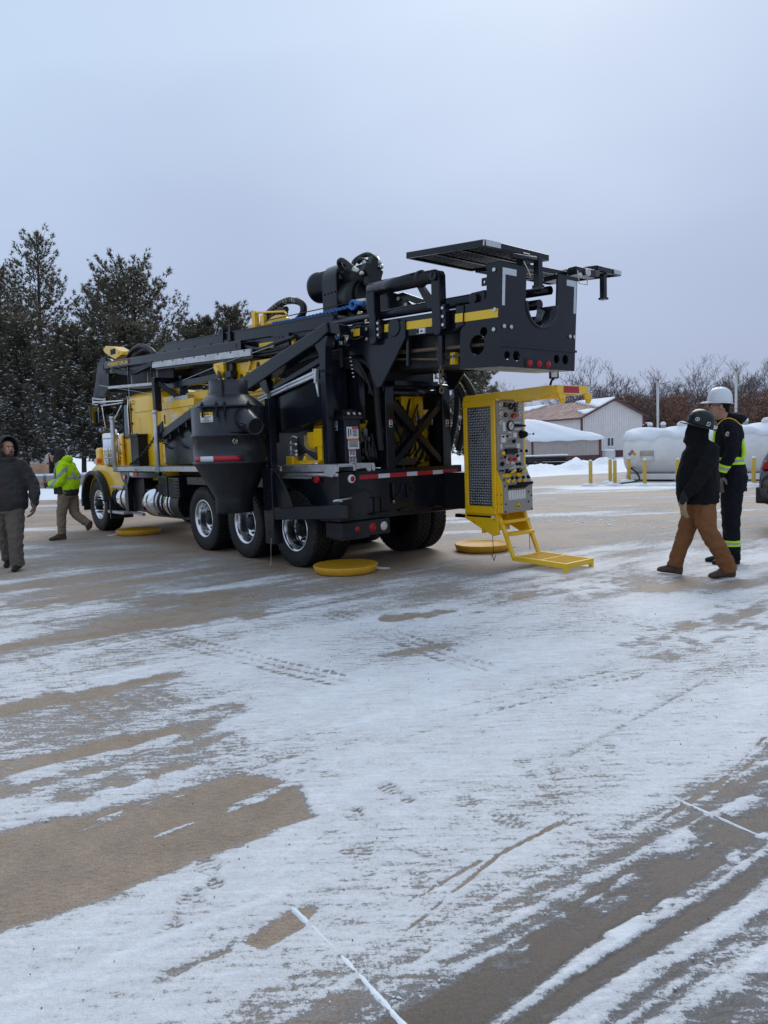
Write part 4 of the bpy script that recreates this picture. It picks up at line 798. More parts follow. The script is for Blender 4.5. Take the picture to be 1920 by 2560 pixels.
# --- cyclone and its swing arm
CT, CS = 0.68, -0.50
m = T(); n_ = 40
prof = [(0.245, 2.55), (0.262, 2.55), (0.262, 2.40), (0.275, 2.385), (0.275, 2.36), (0.29, 2.35), (0.50, 2.20), (0.515, 2.185), (0.515, 1.835), (0.535, 1.83), (0.535, 1.80), (0.515, 1.795), (0.515, 1.47), (0.53, 1.465), (0.53, 1.44), (0.51, 1.435), (0.26, 0.98), (0.255, 0.97), (0.255, 0.765), (0.24, 0.765)]
m.lathe(prof, (CT, CS, 0), (0, 0, 1), 44); m.lathe([(0.0, 2.41), (0.255, 2.41)], (CT, CS, 0), (0, 0, 1), 32); cyc = m.build('cyclone', CYC)
Cax = Vector((math.cos(math.radians(-174)), math.sin(math.radians(-174)), 0))   # outlet direction in (t,s): rearwards and outwards
o1 = Vector((CT, CS, 2.02)) + Cax * 0.42; o2 = Vector((CT, CS, 1.90)) + Cax * 0.83
m = T(); m.cyl(o1 + Vector((0, 0, .03)), o2, 0.165, 0.105, 24, caps=False); m.cyl(o1, o2, 0.135, 0.09, 24, caps=False); m.lathe([(.09, 0), (.112, 0), (.112, -.04)], o2, o2 - o1, 24); nzz = m.build('outlet_pipe', CYC, cyc)
m = T()
sd_ = Vector((-Cax.y, Cax.x, 0))
for sg in (-1, 1):
    c = o1.lerp(o2, .72) + sd_ * (sg * 0.135); m.tube([c + (o2 - o1).normalized() * (.05 * math.cos(q)) + sd_ * (.028 * math.sin(q)) for q in [2 * PI * i / 12 for i in range(12)]], .010, 6, closed=True)
m.each('ear', CYC, nzz)
m = T(); m.cyl(o1 + (o2 - o1) * .97, o1 + (o2 - o1) * .94, 0.094, n=20); m.build('bore', BLK, nzz)
# flat hatch plate around the outlet and brackets
def onrim(ang, r, z): return Vector((CT + r * math.cos(math.radians(ang)), CS + r * math.sin(math.radians(ang)), z))
m = T(); P_ = [onrim(a, 0.522, 1.85) for a in (-135, -121, -107, -93)]; 
m.loft([[onrim(a, r, 1.85) for a in range(-186, -148, 5)] + [onrim(a, r, 2.15) for a in range(-151, -187, -5)] for r in (0.515, 0.525)]); m.build('hatch_plate', CYC, cyc)
for a0, a1, z in ((-183, -104, 2.19),):
    m = T(); m.loft([[onrim(a, .50, z - .012), onrim(a, .56, z - .012), onrim(a, .56, z + .012), onrim(a, .50, z + .012)] for a in np.linspace(a0, a1, 14)]); m.build('clamp_rim', CYC, cyc)
m = T()
for a in (-178, -145, -134, -112): 
    c = onrim(a, 0.545, 2.15); m.cyl(c + Vector((0, 0, .10)), c - Vector((0, 0, .10)), .014, n=8); m.cyl(c + Vector((0, 0, .05)), c + Vector((0, 0, .075)), .026, n=6)
m.each('clamp_bolt', DARK, cyc)
c = onrim(-134, 0.30, 2.36); m = T(); m.tube(smoothpath([c + Vector((0, 0, -.06)), c + Vector((0, 0, .15)), c + Vector((.03, 0, .26)), c + Vector((.08, .02, .30)), c + Vector((.11, .03, .22))]), .02, 8); m.build('lifting_eye', CYC, cyc)
m = T(); c = onrim(-157, .535, 1.73); m.tube([c + Vector((0, 0, 0)) + Vector((.0, .0, .03 * math.cos(q))) + sd_ * (.03 * math.sin(q)) for q in [2 * PI * i / 10 for i in range(10)]], .01, 6, closed=True); m.cyl(c, c + Cax * .04, .012, n=8); m.build('wing_nut', BRASS, cyc)
def rimpatch(a0, a1, z0, z1, r, name, mt, parent, k=8):
    m = T(); A = np.linspace(a0, a1, k)
    m.loft([[onrim(a, r, z0), onrim(a, r + .002, z0), onrim(a, r + .002, z1), onrim(a, r, z1)] for a in A], smooth=True); return m.build(name, mt, parent)
rimpatch(-99.2, -82, 1.475, 1.545, .5165, 'reflective_tape', TAPER, cyc); rimpatch(-124, -99.4, 1.475, 1.545, .5165, 'reflective_tape', TAPEW, cyc); rimpatch(-164, -124.2, 1.475, 1.545, .5165, 'reflective_tape', TAPER, cyc)
cl = rimpatch(-127, -104.5, 1.985, 2.115, .5165, 'caution_sign', WHITE, cyc); rimpatch(-126.8, -104.7, 2.075, 2.114, .5190, 'yellow_header', STRIPE, cl)
def curved_text(body, ang, z, size, width):
    a = math.radians(ang); rad = Vector((math.cos(a), math.sin(a), 0)); p = Vector((CT, CS, z)) + rad * 0.5215
    tx = Vector((rad.y, -rad.x, 0))
    # truck axes are flipped in s when meshes are built
    P = Vector((p.x, -p.y, p.z)); tx = Vector((tx.x, -tx.y, 0)); o = text_mesh('lettering', body, size, BLK, cl, P - tx * width / 2, tx, (0, 0, 1), .0008, 0.0006, width)
    return o
curved_text('CAUTION', -116, 2.083, .028, .085)
curved_text('SECURE STORAGE STRAP', -116, 2.050, .014, .15); curved_text('TO CYCLONE', -116, 2.026, .014, .075); curved_text('BEFORE TRAVEL', -116, 2.000, .014, .095)
m = T(); m.prism([(-0.02, 0.35), (0.20, 0.35), (0.22, 1.37), (-0.02, 1.37)], -0.32, -0.18, 1); m.prism([(-0.02, 1.34), (-0.02, 0.80), (-0.42, 0.86), (-0.30, 1.05), (-.12, 1.25)], -0.27, -0.24, 1); arm = m.build('cyclone_arm_post', NAVY, bevel=0.006)
m = T(); m.bar((0.0, -0.25, 0.76), (-1.12, 0.12, 0.80), 0.12, 0.17); m.build('swing_arm', NAVY, arm, bevel=0.006)
m = T(); m.box((0.06, -0.26, 1.37), (0.16, -0.16, 2.28)); m.prism([(0.16, 1.85), (0.16, 1.78), (0.4, 1.80)], -.3, -.25, 1); m.build('hinge_post', NAVY, arm, bevel=0.004)
m = T()
for k in range(6): m.cyl((0.09, -0.322, 0.50 + k * .14), (0.09, -0.3195, 0.50 + k * .14), .016, n=10)
m.each('pin_hole', BLK, arm)
m = T(); m.tube(smoothpath([(0.02, -.33, .43), (0.03, -.34, .40), (0.05, -.34, .2), (0.05, -.34, .14)]), .003, 5); m.tube([(0.05, -.34, .14), (0.03, -.34, .09), (0.06, -.34, .05), (0.08, -.34, .09)], .005, 5, closed=True); m.build('hitch_clip', ZINC, arm)

# --- mast (tilted a little: mast coordinates have zm measured square to it)
MK = math.atan(0.0515); MC, MS = math.cos(MK), math.sin(MK)
class MT(T):
    def mesh(s, name, flip=False):
        s.v = [(-3.25 + (x + 3.25) * MC - (z - 2.38) * MS, y, 2.38 + (x + 3.25) * MS + (z - 2.38) * MC) for x, y, z in s.v]; return T.mesh(s, name, flip)
def mbox(a, b): m = MT(); m.box(a, b); return m
m = MT(); m.box((-3.10, 0.50, 2.80), (8.0, 0.62, 3.03)); mast = m.build('mast', NAVY, bevel=0.008)
def mpart(m, name, mt, **k): return m.build(name, mt, mast, **k)
mpart(mbox((-3.10, 1.64, 2.80), (8.0, 1.76, 3.03)), 'mast_chord', NAVY, bevel=0.008)
m = MT(); m.box((-2.73, 0.66, 2.44), (1.2, 0.72, 2.80)); mpart(m, 'mast_rail', DARK); m = MT(); m.box((-2.73, 1.55, 2.44), (1.2, 1.61, 2.80)); mpart(m, 'mast_rail', DARK)
mpart(mbox((-2.73, 0.72, 2.46), (1.2, 1.55, 2.50)), 'mast_floor', DARK)
for k in range(24): mpart(mbox((-2.6 + k * .45, 0.62, 2.82), (-2.54 + k * .45, 1.64, 2.88)), 'lacing_bar', NAVY)
m = MT(); m.cyl((-3.0, .585, 2.63), (-1.2, .585, 2.64), .022, n=10); mpart(m, 'drill_rod', RUST); m = MT(); m.tube(smoothpath([(-2.75, .60, 2.56), (-2.3, .60, 2.52), (-1.9, .60, 2.54), (-1.4, .60, 2.57)]), .014, 8); mpart(m, 'hose', RUST)
# rear end of the mast
RP = [(0.48, 2.38), (1.78, 2.38), (1.78, 3.42), (1.425, 3.42), (1.425, 3.08)] + [(1.155 + .27 * math.cos(a), 3.08 + .27 * math.sin(a)) for a in np.linspace(0, -PI, 13)[1:-1]] + [(0.885, 3.08), (0.885, 3.42), (0.48, 3.42)]
m = MT(); m.prism(RP, -3.285, -3.26, 0, holes=((.60, 2.50, .045), (.75, 2.50, .055), (1.44, 2.50, .05), (1.60, 2.50, .055))); rp = mpart(m, 'end_plate', NAVY)
m = MT(); A = np.linspace(0, -PI, 15); m.loft([[(t, 1.155 + r * math.cos(a), 3.08 + r * math.sin(a)) for (t, r) in ((-3.30, .272), (-3.30, .252), (-3.02, .252), (-3.02, .272))] for a in A]); m.build('saddle_lining', NAVY, rp)
m = MT(); m.box((-3.31, 0.48, 2.585), (-3.285, 1.78, 2.61)); m.build('ledge', NAVY, rp)
for s_ in (0.96, 1.12, 1.28):
    q = MT(); q.lathe([(0, -3.315), (.026, -3.312), (.036, -3.300), (.040, -3.285)], (0, s_, 2.435), (1, 0, 0), 20); q.build('marker_lamp', LENS, rp)
q = MT(); q.box((-3.29, .88, 2.385), (-3.286, 1.36, 2.485)); q.build('lamp_plate', DARK, rp)
for (a, b, z0, z1) in ((.50, .545, 3.0, 3.375), (.545, .72, 3.31, 3.375), (1.72, 1.765, 3.02, 3.375), (1.58, 1.72, 3.31, 3.375)):
    q = MT(); q.box((-3.289, a + .001, z0), (-3.286, b - .001, z1)); q.build('silver_tape', SILV, rp)
m = MT()
for s_, z in ((.53, 2.79), (.64, 2.79), (1.66, 2.76), (1.74, 2.76)): m.cyl((-3.285, s_, z), (-3.305, s_, z), .022, n=6)
m.each('bolt', ZINC, rp)
SP = [(-3.26, 2.38), (-2.72, 2.38), (-2.72, 2.78), (-2.78, 2.86), (-2.78, 3.06), (-3.06, 3.06), (-3.09, 3.10), (-3.09, 3.42), (-3.26, 3.42)]
m = MT(); m.prism(SP, 0.48, 0.50, 1, holes=((-2.97, 2.62, .105), (-3.06, 2.75, .05))); sp_ = mpart(m, 'side_plate', NAVY)
m = MT(); m.prism(SP, 1.76, 1.78, 1); mpart(m, 'side_plate', NAVY)
m = MT(); m.prism([(-2.78, 2.84), (-2.78, 3.06), (-2.66, 3.06), (-2.66, 2.80)], .46, .50, 1); m.build('corner_cap', NAVY, sp_, bevel=.01)
m = MT(); m.box((-3.26, .50, 2.38), (-2.72, 1.76, 2.395)); mpart(m, 'bottom_plate', PANEL)
m = MT()
for t, z in ((-3.22, 2.96), (-3.21, 2.76), (-3.2, 3.36)): m.cyl((t, .48, z), (t, .462, z), .022, n=6)
m.each('bolt', ZINC, sp_)
m = MT(); m.prism([(-3.09, 3.22), (-3.02, 3.22), (-3.02, 3.30), (-3.09, 3.30)], .48, .50, 1, holes=((-3.05, 3.26, .018),)); m.build('lug', NAVY, sp_)
for t0, t1, s_ in ((-3.255, -2.66, .456), (-2.42, -1.66, .498), (-1.55, -1.46, .468), (-0.98, -0.50, .468), (0.86, 1.52, .498)):
    q = MT(); q.box((t0, s_ - .002 if s_ != .456 else .4785, 2.88), (t1, s_ if s_ != .456 else .4797, 2.97)); mpart(q, 'yellow_stripe', STRIPE)
q = MT(); q.box((-2.775, .4565, 2.88), (-2.662, .4595, 2.97)); mpart(q, 'yellow_stripe', STRIPE)
q = MT(); q.box((-2.16, .4955, 2.815), (-2.0, .4985, 2.875)); lo = mpart(q, 'warning_label', WHITE)
q = MT(); q.box((-2.045, .492, 2.82), (-2.005, .4945, 2.87)); q.build('fine_print', BLK, lo); q = MT(); q.box((-2.158, .492, 2.817), (-2.145, .4945, 2.873)); q.build('header', PRED, lo)
q = MT(); q.prism([(-2.12, 2.835), (-2.09, 2.86), (-2.06, 2.835), (-2.09, 2.83)], .492, .4945, 1); q.build('pictogram', BLUE, lo)
# pivot gusset (true axes)
m = T(); m.prism([(-0.15, 2.96), (-0.18, 2.80), (-1.04, 2.76), (-1.16, 2.60), (-1.21, 2.45), (-1.30, 2.32), (-1.38, 2.33), (-1.86, 2.86), (-1.86, 3.06), (-1.3, 3.10), (-0.5, 3.14)], 0.47, 0.498, 1); gu = mpart(m, 'pivot_gusset', NAVY, bevel=.004)
m = T(); m.prism([(-0.18, 2.80), (-1.04, 2.76), (-1.3, 2.32), (-1.38, 2.33), (-1.86, 2.86), (-1.86, 3.0), (-0.5, 3.10)], 1.76, 1.79, 1); mpart(m, 'pivot_gusset', NAVY)
m = T(); m.cyl((-1.67, .47, 3.0), (-1.67, .455, 3.0), .105, n=28); m.build('pivot_boss', NAVY, gu, bevel=.006)
# hangers, chain, bracket
mpart(mbox((-1.86, .50, 2.46), (-1.82, .55, 2.80)), 'hanger_bar', NAVY); mpart(mbox((-2.42, .50, 2.44), (-2.36, .55, 2.80)), 'hanger_bar', NAVY)
chain('hanging_chain', (-2.385, .52, 2.49), (-2.38, .53, 2.18), 0.0, 0.062, 0.010, RUST, mast); chain('hanging_chain', (-2.30, .55, 2.75), (-2.36, .52, 2.52), 0.02, 0.045, 0.006, RUST, mast)
m = MT(); m.box((-2.52, .60, 2.45), (-2.45, .66, 2.58)); yb_ = mpart(m, 'stop_bracket', YEL)
m = MT()
for z in (2.475, 2.515, 2.555): m.cyl((-2.50, .60, z), (-2.50, .585, z), .014, n=6)
m.each('bolt', ZINC, yb_)
# arms carrying the feed cylinders
def arm_at(t, z0, z1, s0, bend=False):
    m = T()
    if not bend: m.prism([(t - .07, z0 + .06), (t - .03, z0), (t + .03, z0), (t + .07, z0 + .06), (t + .065, z1 - .05), (t + .04, z1), (t - .04, z1), (t - .065, z1 - .05)], s0, s0 + .11, 1)
    else: m.prism([(t - .06, z0 + .05), (t - .03, z0), (t + .05, z0), (t + .06, z0 + .05), (t + .06, 3.18), (t + .10, 3.28), (t + .10, z1 - .03), (t + .06, z1), (t - .03, z1), (t - .05, z1 - .04), (t - .05, 3.25), (t - .06, 3.16)], s0, s0 + .11, 1)
    o = mpart(m, 'feed_arm', NAVY, bevel=.012, seg=2)
    q = T(); q.box((t - .13, s0 + .02, z0 + .06), (t - .07, s0 + .09, 3.12)); q.build('arm_flange', NAVY, o)
    q = T()
    for z in np.linspace(z0 + .1, 3.08, 3): q.cyl((t - .10, s0 + .02, z), (t - .10, s0 + .0, z), .018, n=6)
    q.each('bolt', ZINC, o); return o
a1 = arm_at(-2.46, 2.80, 3.50, .39); arm_at(-1.35, 2.84, 3.52, .39, True)
m = T()
for z in (2.92, 3.04, 3.14): m.cyl((-1.23, .41, z), (-1.23, .39, z), .02, n=6)
m.each('bolt', BRASS, mast)
m = T(); m.cyl((-2.46, .375, 3.44), (-2.46, .395, 3.44), .05, n=16); m.lathe([(.05, .375), (.05, .36), (.032, .36), (.028, .38), (0, .38)], (-2.46, 0, 3.44), (0, 1, 0), 16); m.build('pin', NAVY, a1)
m = T(); m.cyl((-1.28, .46, 3.51), (-2.17, .46, 3.475), .085, n=24); mpart(m, 'feed_cylinder', NAVY)
m = T(); P = [Vector((-2.15, .46, 3.476)).lerp(Vector((-2.42, .455, 3.455)), i / 27) for i in range(28)]; m.tube(P, [(.095 if i < 5 else (.075 if i % 3 else .058)) for i in range(28)], 20); mpart(m, 'bellows', HOSE)
m = T(); m.cyl((-0.37, .545, 3.25), (-2.9, .545, 3.135), .058, n=20); mpart(m, 'pull_cylinder', NAVY)
m = T(); m.cyl((-0.37, 1.66, 3.30), (-2.9, 1.66, 3.18), .058, n=20); m.cyl((-1.28, 1.6, 3.4), (-3.1, 1.6, 3.30), .05, n=16); m.each('pull_cylinder', NAVY, mast)
m = T(); m.box((-3.06, .53, 3.05), (-2.88, .58, 3.20)); m.cyl((-2.92, .485, 3.13), (-2.92, .60, 3.13), .06, n=16); mpart(m, 'clevis', NAVY, bevel=.006)
m = T(); m.prism([(-1.7, 3.42), (-1.5, 3.42), (-2.25, 3.12), (-2.45, 3.12)], .60, .64, 1); mpart(m, 'brace', NAVY)
m = T(); m.prism([(-2.05, 3.44), (-2.12, 3.44), (-2.38, 3.13), (-2.25, 3.13)], .48, .54, 1); mpart(m, 'brace', NAVY)
# sheave plate behind the forward arm
m = T(); m.prism([(-0.95, 3.22), (-1.0, 3.34), (-1.2, 3.52), (-1.36, 3.52), (-1.6, 3.42), (-1.85, 3.25), (-1.85, 3.18)], .62, .66, 1); sh = mpart(m, 'sheave_plate', NAVY, bevel=.01)
m = T()
for t, z, r in ((-0.98, 3.42, .035), (-0.86, 3.30, .035), (-1.62, 3.36, .022), (-1.75, 3.26, .028)): m.cyl((t, .62, z), (t, .585, z), r, n=14)
m.each('bolt', BRASS, sh)
# shackle hooked on the gusset
m = T(); m.tube(smoothpath([(-1.12, .455, 3.13), (-0.95, .44, 3.14), (-0.86, .43, 3.08), (-0.86, .43, 3.0), (-0.95, .44, 2.95), (-1.10, .455, 2.97)]), .014, 8); mpart(m, 'hook_bar', NAVY)
m = T(); m.tube([(-0.62 + .05 * math.cos(q), .42, 3.05 + .05 * math.sin(q)) for q in [2 * PI * i / 14 for i in range(14)]], .018, 8, closed=True); m.tube([(-0.55, .42, 3.04), (-0.50, .43, 3.02)], .015, 6); mpart(m, 'blue_hook', BLUE)
m = T(); m.cyl((-0.66, .42, 3.05), (-0.88, .43, 3.08), .018, .012, n=8); mpart(m, 'hook_shank', ZINC)
for i in range(9):
    m = T(); a = rs2.uniform(-.85, -.35); m.cyl((a, .42 + rs2.uniform(0, .04), 2.86 + rs2.uniform(0, .2)), (a + rs2.uniform(-.1, .1), .44, 2.86 + rs2.uniform(0, .2)), rs2.uniform(.02, .04), n=10); mpart(m, 'fitting', DARK if i % 3 else ZINC)
# upper tray and its clamp
m = MT(); m.prism([(-0.35, 3.05), (-0.35, 3.215), (4.85, 3.215), (5.45, 3.06)], .52, .60, 1); tray = mpart(m, 'tray_side', NAVY, bevel=.006)
m = MT(); m.prism([(-0.35, 3.05), (-0.35, 3.215), (4.85, 3.215), (5.45, 3.06)], 1.64, 1.72, 1); mpart(m, 'tray_side', NAVY)
m = MT(); m.box((-.3, .6, 3.06), (4.8, 1.64, 3.08)); mpart(m, 'tray_floor', DARK)
m = MT(); m.box((-.34, .505, 3.205), (4.9, .53, 3.225)); m.build('lip', NAVY, tray)
for t in (2.62, 2.38): mpart(mbox((t, .48, 3.02), (t + .05, .66, 3.31)), 'clamp_strap', NAVY)
mpart(mbox((2.36, .49, 3.03), (2.67, .52, 3.10)), 'clamp_base', NAVY)
# rod rack channel with the maker's name, aluminium fascia
m = MT(); m.box((1.78, .33, 2.885), (7.70, .345, 3.03)); m.box((1.78, .345, 3.015), (7.70, .46, 3.03)); m.box((1.78, .345, 2.885), (7.70, .46, 2.90)); rk = mpart(m, 'rack_channel', NAVY, bevel=.004)
m = MT(); m.box((1.9, .3285, 2.92), (1.935, .331, 2.99)); m.build('slot', BLK, rk)
m = MT(); m.cyl((7.66, .40, 2.87), (7.66, .40, 3.04), .08, n=16); m.build('channel_end', NAVY, rk)
def mast_text(body, t, zm, size, width, mt):
    p = Vector((-3.25 + (t + 3.25) * MC - (zm - 2.38) * MS, -.327, 2.38 + (t + 3.25) * MS + (zm - 2.38) * MC))
    return text_mesh('lettering', body, size, mt, rk, p, (-MC, 0, -MS), (-MS, 0, MC), .001, .0035, width)
mast_text('FOREMOST', 7.38, 2.925, .095, .62, STRIPE); mast_text('DR-24', 6.72, 2.925, .095, .42, STRIPE)
m = MT(); m.tube([(6.22 + .045 * math.cos(q), .328, 2.965 + .045 * math.sin(q)) for q in [2 * PI * i / 12 for i in range(12)]], .004, 4, closed=True); m.tube([(6.22, .328, 2.93), (6.22, .328, 3.0)], .004, 4); m.build('logo', TAPER, rk)
m = MT(); m.box((1.42, .285, 2.77), (5.02, .325, 2.875)); fas = mpart(m, 'aluminium_fascia', ALU, bevel=.004)
m = MT()
for t in np.arange(1.6, 5.0, .42): m.cyl((t, .285, 2.86), (t, .275, 2.86), .012, n=6)
m.each('rivet', DARK, fas)
m = MT()
for t in np.arange(2.2, 5.4, .6): m.cyl((t, .36, 3.03), (t, .36, 3.06), .014, n=6)
m.each('bolt', DARK, rk)
mpart(mbox((1.42, .325, 2.74), (5.02, .95, 2.77)), 'rack_floor', NAVY); mpart(mbox((1.5, .95, 2.55), (7.6, 1.0, 2.80)), 'inner_web', DARK)
# lower rail, hangers and cable chain
mpart(mbox((4.95, .27, 2.455), (7.28, .31, 2.505)), 'lower_rail', ALU)
for t in (7.26, 6.20, 5.08): mpart(mbox((t - .012, .285, 2.50), (t + .012, .31, 2.89)), 'rail_hanger', DARK)
for t in (6.55, 5.75, 5.3): mpart(mbox((t - .01, .5, 2.46), (t + .01, .52, 2.75)), 'rail_hanger', ZINC)
m = MT(); m.box((5.0, .31, 2.47), (7.25, .9, 2.485)); m.box((5.0, .7, 2.5), (7.25, .72, 2.8)); m.each('service_tray', DARK, mast)
m = MT(); P = smoothpath([(7.15, .36, 2.84), (6.6, .36, 2.76), (6.1, .36, 2.74), (5.6, .36, 2.80), (5.1, .36, 2.87)], 12)
for a, b in zip(P[:-1], P[1:]):
    c = (a + b) / 2; d = (b - a) * .42; m.bar(c - d, c + d, .07, .085)
mpart(m, 'cable_chain', DARK, kind='stuff')
m = MT(); m.tube([(8.0, .35, 2.55), (5.2, .32, 2.30), (2.2, .30, 2.72)], .006, 5); m.tube([(2.2, .30, 2.72), (0.8, .32, 2.88)], .006, 5); mpart(m, 'guy_wire', ZINC)
for t in (6.18,): m = T(); m.tube([(t, .29, 3.33), (t + .02, .29, 2.0)], .006, 5); mpart(m, 'guy_wire', ZINC)
# crown at the front end
CP = [(7.80, 3.50), (7.95, 3.74), (8.2, 3.76), (8.45, 3.62), (8.62, 3.3), (8.86, 2.98), (8.80, 2.88), (8.1, 2.93), (7.85, 3.08)]
for s0 in (.50, 1.70):
    m = T(); m.prism(CP, s0, s0 + .06, 1); mpart(m, 'crown_plate', DARK, bevel=.01)
m = T(); m.cyl((8.15, .58, 3.48), (8.15, .70, 3.48), .26, n=28); m.cyl((8.15, 1.5, 3.48), (8.15, 1.64, 3.48), .26, n=28); m.each('crown_sheave', NAVY, mast)
m = T(); m.box((8.0, .56, 2.98), (8.06, 1.70, 3.6)); mpart(m, 'crown_web', DARK)
m = T(); m.cyl((8.75, .46, 2.90), (8.05, .46, 2.82), .022, n=8); m.cyl((8.70, .46, 2.83), (8.10, .46, 2.75), .022, n=8); m.cyl((8.76, .46, 2.93), (8.74, .46, 2.76), .022, n=8); m.cyl((8.05, .46, 2.86), (8.03, .46, 2.70), .022, n=8); mpart(m, 'roller_guide', ALU)
m = T(); m.prism([(8.18, 3.93), (8.02, 3.99), (7.6, 3.93), (7.15, 3.78), (7.12, 3.70), (7.5, 3.64), (7.75, 3.72), (8.1, 3.86)], .55, .80, 1); wl = mpart(m, 'winch_block', YEL, bevel=.015, seg=2)
m = T(); m.box((7.45, .54, 3.76), (7.72, .549, 3.87)); m.build('winch_window', BLK, wl); m = T(); m.cyl((7.28, .55, 3.76), (7.28, .535, 3.76), .03, n=12); m.build('boss', YEL, wl)
m = T(); m.tube([(5.55 + .0 + 1.5 * (i / 16), .62, 3.50 + .0515 * i * .09 + .24 * math.sin(PI * (i / 16)) ** .8) for i in range(17)], .05, 10); m.tube([(5.75 + 1.2 * (i / 16), .75, 3.50 + .0515 * i * .09 + .17 * math.sin(PI * (i / 16)) ** .8) for i in range(17)], .04, 10); m.each('hose_arch', HOSE, mast)
m = T(); m.prism([(5.5, 3.50), (7.1, 3.58), (6.9, 3.66), (6.2, 3.70), (5.7, 3.63)], .8, .85, 1); mpart(m, 'arch_plate', DARK)
m = T(); m.tube([(7.2, .6, 3.72), (5.5, .6, 3.86), (2.5, .6, 3.66)], .005, 5); mpart(m, 'guy_wire', DARK)
# top head drive
HS = 1.02; class_T = T
class T(class_T):                                        # the head sits a little further back
    def mesh(s, name, flip=False):
        s.v = [(x - .17, y, z - .01) for x, y, z in s.v]; return class_T.mesh(s, name, flip)
m = T(); d = Vector((MC, 0, MS)); o0 = Vector((0.32, HS, 3.92))
m.lathe([(0, .46), (.205, .46), (.222, .445), (.222, .38), (.212, .37), (.212, .10), (.20, .09), (.20, -.30), (0, -.30)], o0, d, 36); hd = mpart(m, 'drive_motor', NAVY)
m = T(); A = np.linspace(0, PI, 15); pr = [(HS + .245 * math.cos(a), 3.93 + .235 * math.sin(a)) for a in A]; m.prism([(HS + .245, 3.42)] + pr + [(HS - .245, 3.42)], 0.02, .36, 0); hs = m.build('drive_housing', NAVY, hd, bevel=.01)
m = T()
for t in (.06, .14, .22, .30):
    for z in (3.74, 3.48): m.cyl((t, HS - .245, z), (t, HS - .258, z), .013, n=6)
m.each('bolt', DARK, hs)
m = T(); m.cyl((0.02, HS, 3.66), (-.30, HS, 3.64), .24, n=32); m.cyl((-.3, HS, 3.64), (-.36, HS, 3.64), .20, n=28); m.build('gearbox', DARK, hd)
m = T(); m.cyl((0.0, HS, 3.93), (-.42, HS, 3.91), .15, n=28); m.build('motor_can', DARK, hd)
m = T(); m.prism([(HS - .20, 3.92), (HS - .14, 4.03), (HS - .08, 4.02), (HS - .02, 4.14), (HS + .06, 4.10), (HS + .05, 4.0), (HS + .14, 3.94), (HS + .10, 3.84), (HS + .16, 3.78), (HS + .06, 3.70), (HS - .04, 3.75), (HS - .12, 3.74), (HS - .13, 3.85)], -.54, -.42, 0); m.build('manifold', DARK, hd, bevel=.01)
for ctrl, fa, fb in (([(-.05, HS - .18, 4.02), (-.08, HS - .26, 4.10), (-.2, HS - .28, 4.10), (-.38, HS - .25, 3.96)], (-.38, HS - .25, 3.96), (-.50, HS - .21, 3.88)), ([(-.10, HS - .05, 4.08), (-.12, HS + .02, 4.17), (-.3, HS + .06, 4.20), (-.46, HS + .08, 4.12)], (-.46, HS + .08, 4.12), (-.56, HS + .08, 3.99)), ([(-.3, HS - .1, 4.08), (-.36, HS - .1, 4.1), (-.42, HS - .06, 4.06)], (-.40, HS - .08, 4.07), (-.44, HS - .08, 3.97))):
    m = T(); m.tube(smoothpath(ctrl, 8), .034, 10); ho = m.build('hydraulic_hose', HOSE, hd); 
    m = T(); m.cyl(fa, Vector(fa).lerp(Vector(fb), .7), .036, .03, n=12); m.ball(fb, .034, 6); m.build('crimp_fitting', ZINC, hd)
T = class_T
# blue tag line chain on top of the tray
chain('blue_chain', (1.18, .56, 3.475), (-0.75, .57, 3.415), 0.02, 0.055, 0.010, BLUE, mast)
m = T(); m.tube([(-0.78 + .06 * math.cos(q), .56, 3.42 + .05 * math.sin(q)) for q in [2 * PI * i / 14 for i in range(14)]], .022, 8, closed=True); m.cyl((-0.84, .56, 3.43), (-1.0, .57, 3.40), .025, .03, n=10); mpart(m, 'blue_hook', BLUE)
m = T(); m.cyl((-0.84, .58, 3.46), (-1.0, .6, 3.45), .03, .025, n=10); mpart(m, 'thimble', ZINC); m = T(); m.tube([(-0.9, .58, 3.46), (1.5, .62, 3.56)], .008, 5); mpart(m, 'wire_rope', DARK)
# yellow hose carriage and looped hoses
m = T(); m.box((1.85, .66, 3.50), (2.05, .80, 3.58)); m.box((1.88, .68, 3.56), (1.98, .76, 3.78)); m.box((1.62, .68, 3.52), (1.72, .74, 3.68)); m.tube([(1.93, .70, 3.76), (1.05, .70, 3.64), (0.98, .70, 3.58)], .018, 8); m.prism([(1.55, 3.50)] + [(1.27 + .3 * math.cos(a), 3.49 + .13 * math.sin(a)) for a in np.linspace(0, PI, 9)][::-1] + [(1.0, 3.46)], .68, .74, 1); mpart(m, 'hose_carriage', YEL, bevel=.004)
m = T(); m.tube(smoothpath([(1.85, .80, 3.55), (1.80, .82, 3.68), (1.5, .85, 3.80), (1.15, .85, 3.83), (0.82, .85, 3.74), (0.78, .85, 3.60), (0.95, .84, 3.50), (1.2, .82, 3.47)], 8), .052, 12); ho = mpart(m, 'looped_hose', HOSE)
m = T()
for k in range(2):
    P = smoothpath([(1.80, .82, 3.68), (1.5, .85, 3.80), (1.15, .85, 3.83), (0.9, .85, 3.78)], 8); Q = []
    for sgn in (-1, 1):
        m.tube([p + Vector((0, -.054 * math.cos(i * .9 * sgn + k * 1.6), .054 * math.sin(i * .9 * sgn + k * 1.6))) for i, p in enumerate(P)], .004, 4)
m.build('mesh_sleeve', ZINC, ho, kind='stuff')
m = T(); m.tube(smoothpath([(1.75, .78, 3.52), (1.6, .80, 3.62), (1.35, .80, 3.70), (1.15, .80, 3.70)], 8), .045, 10); m.tube(smoothpath([(1.62, .74, 3.50), (1.45, .76, 3.58), (1.25, .76, 3.66), (1.1, .76, 3.64)], 8), .04, 10); m.each('looped_hose', HOSE, mast)
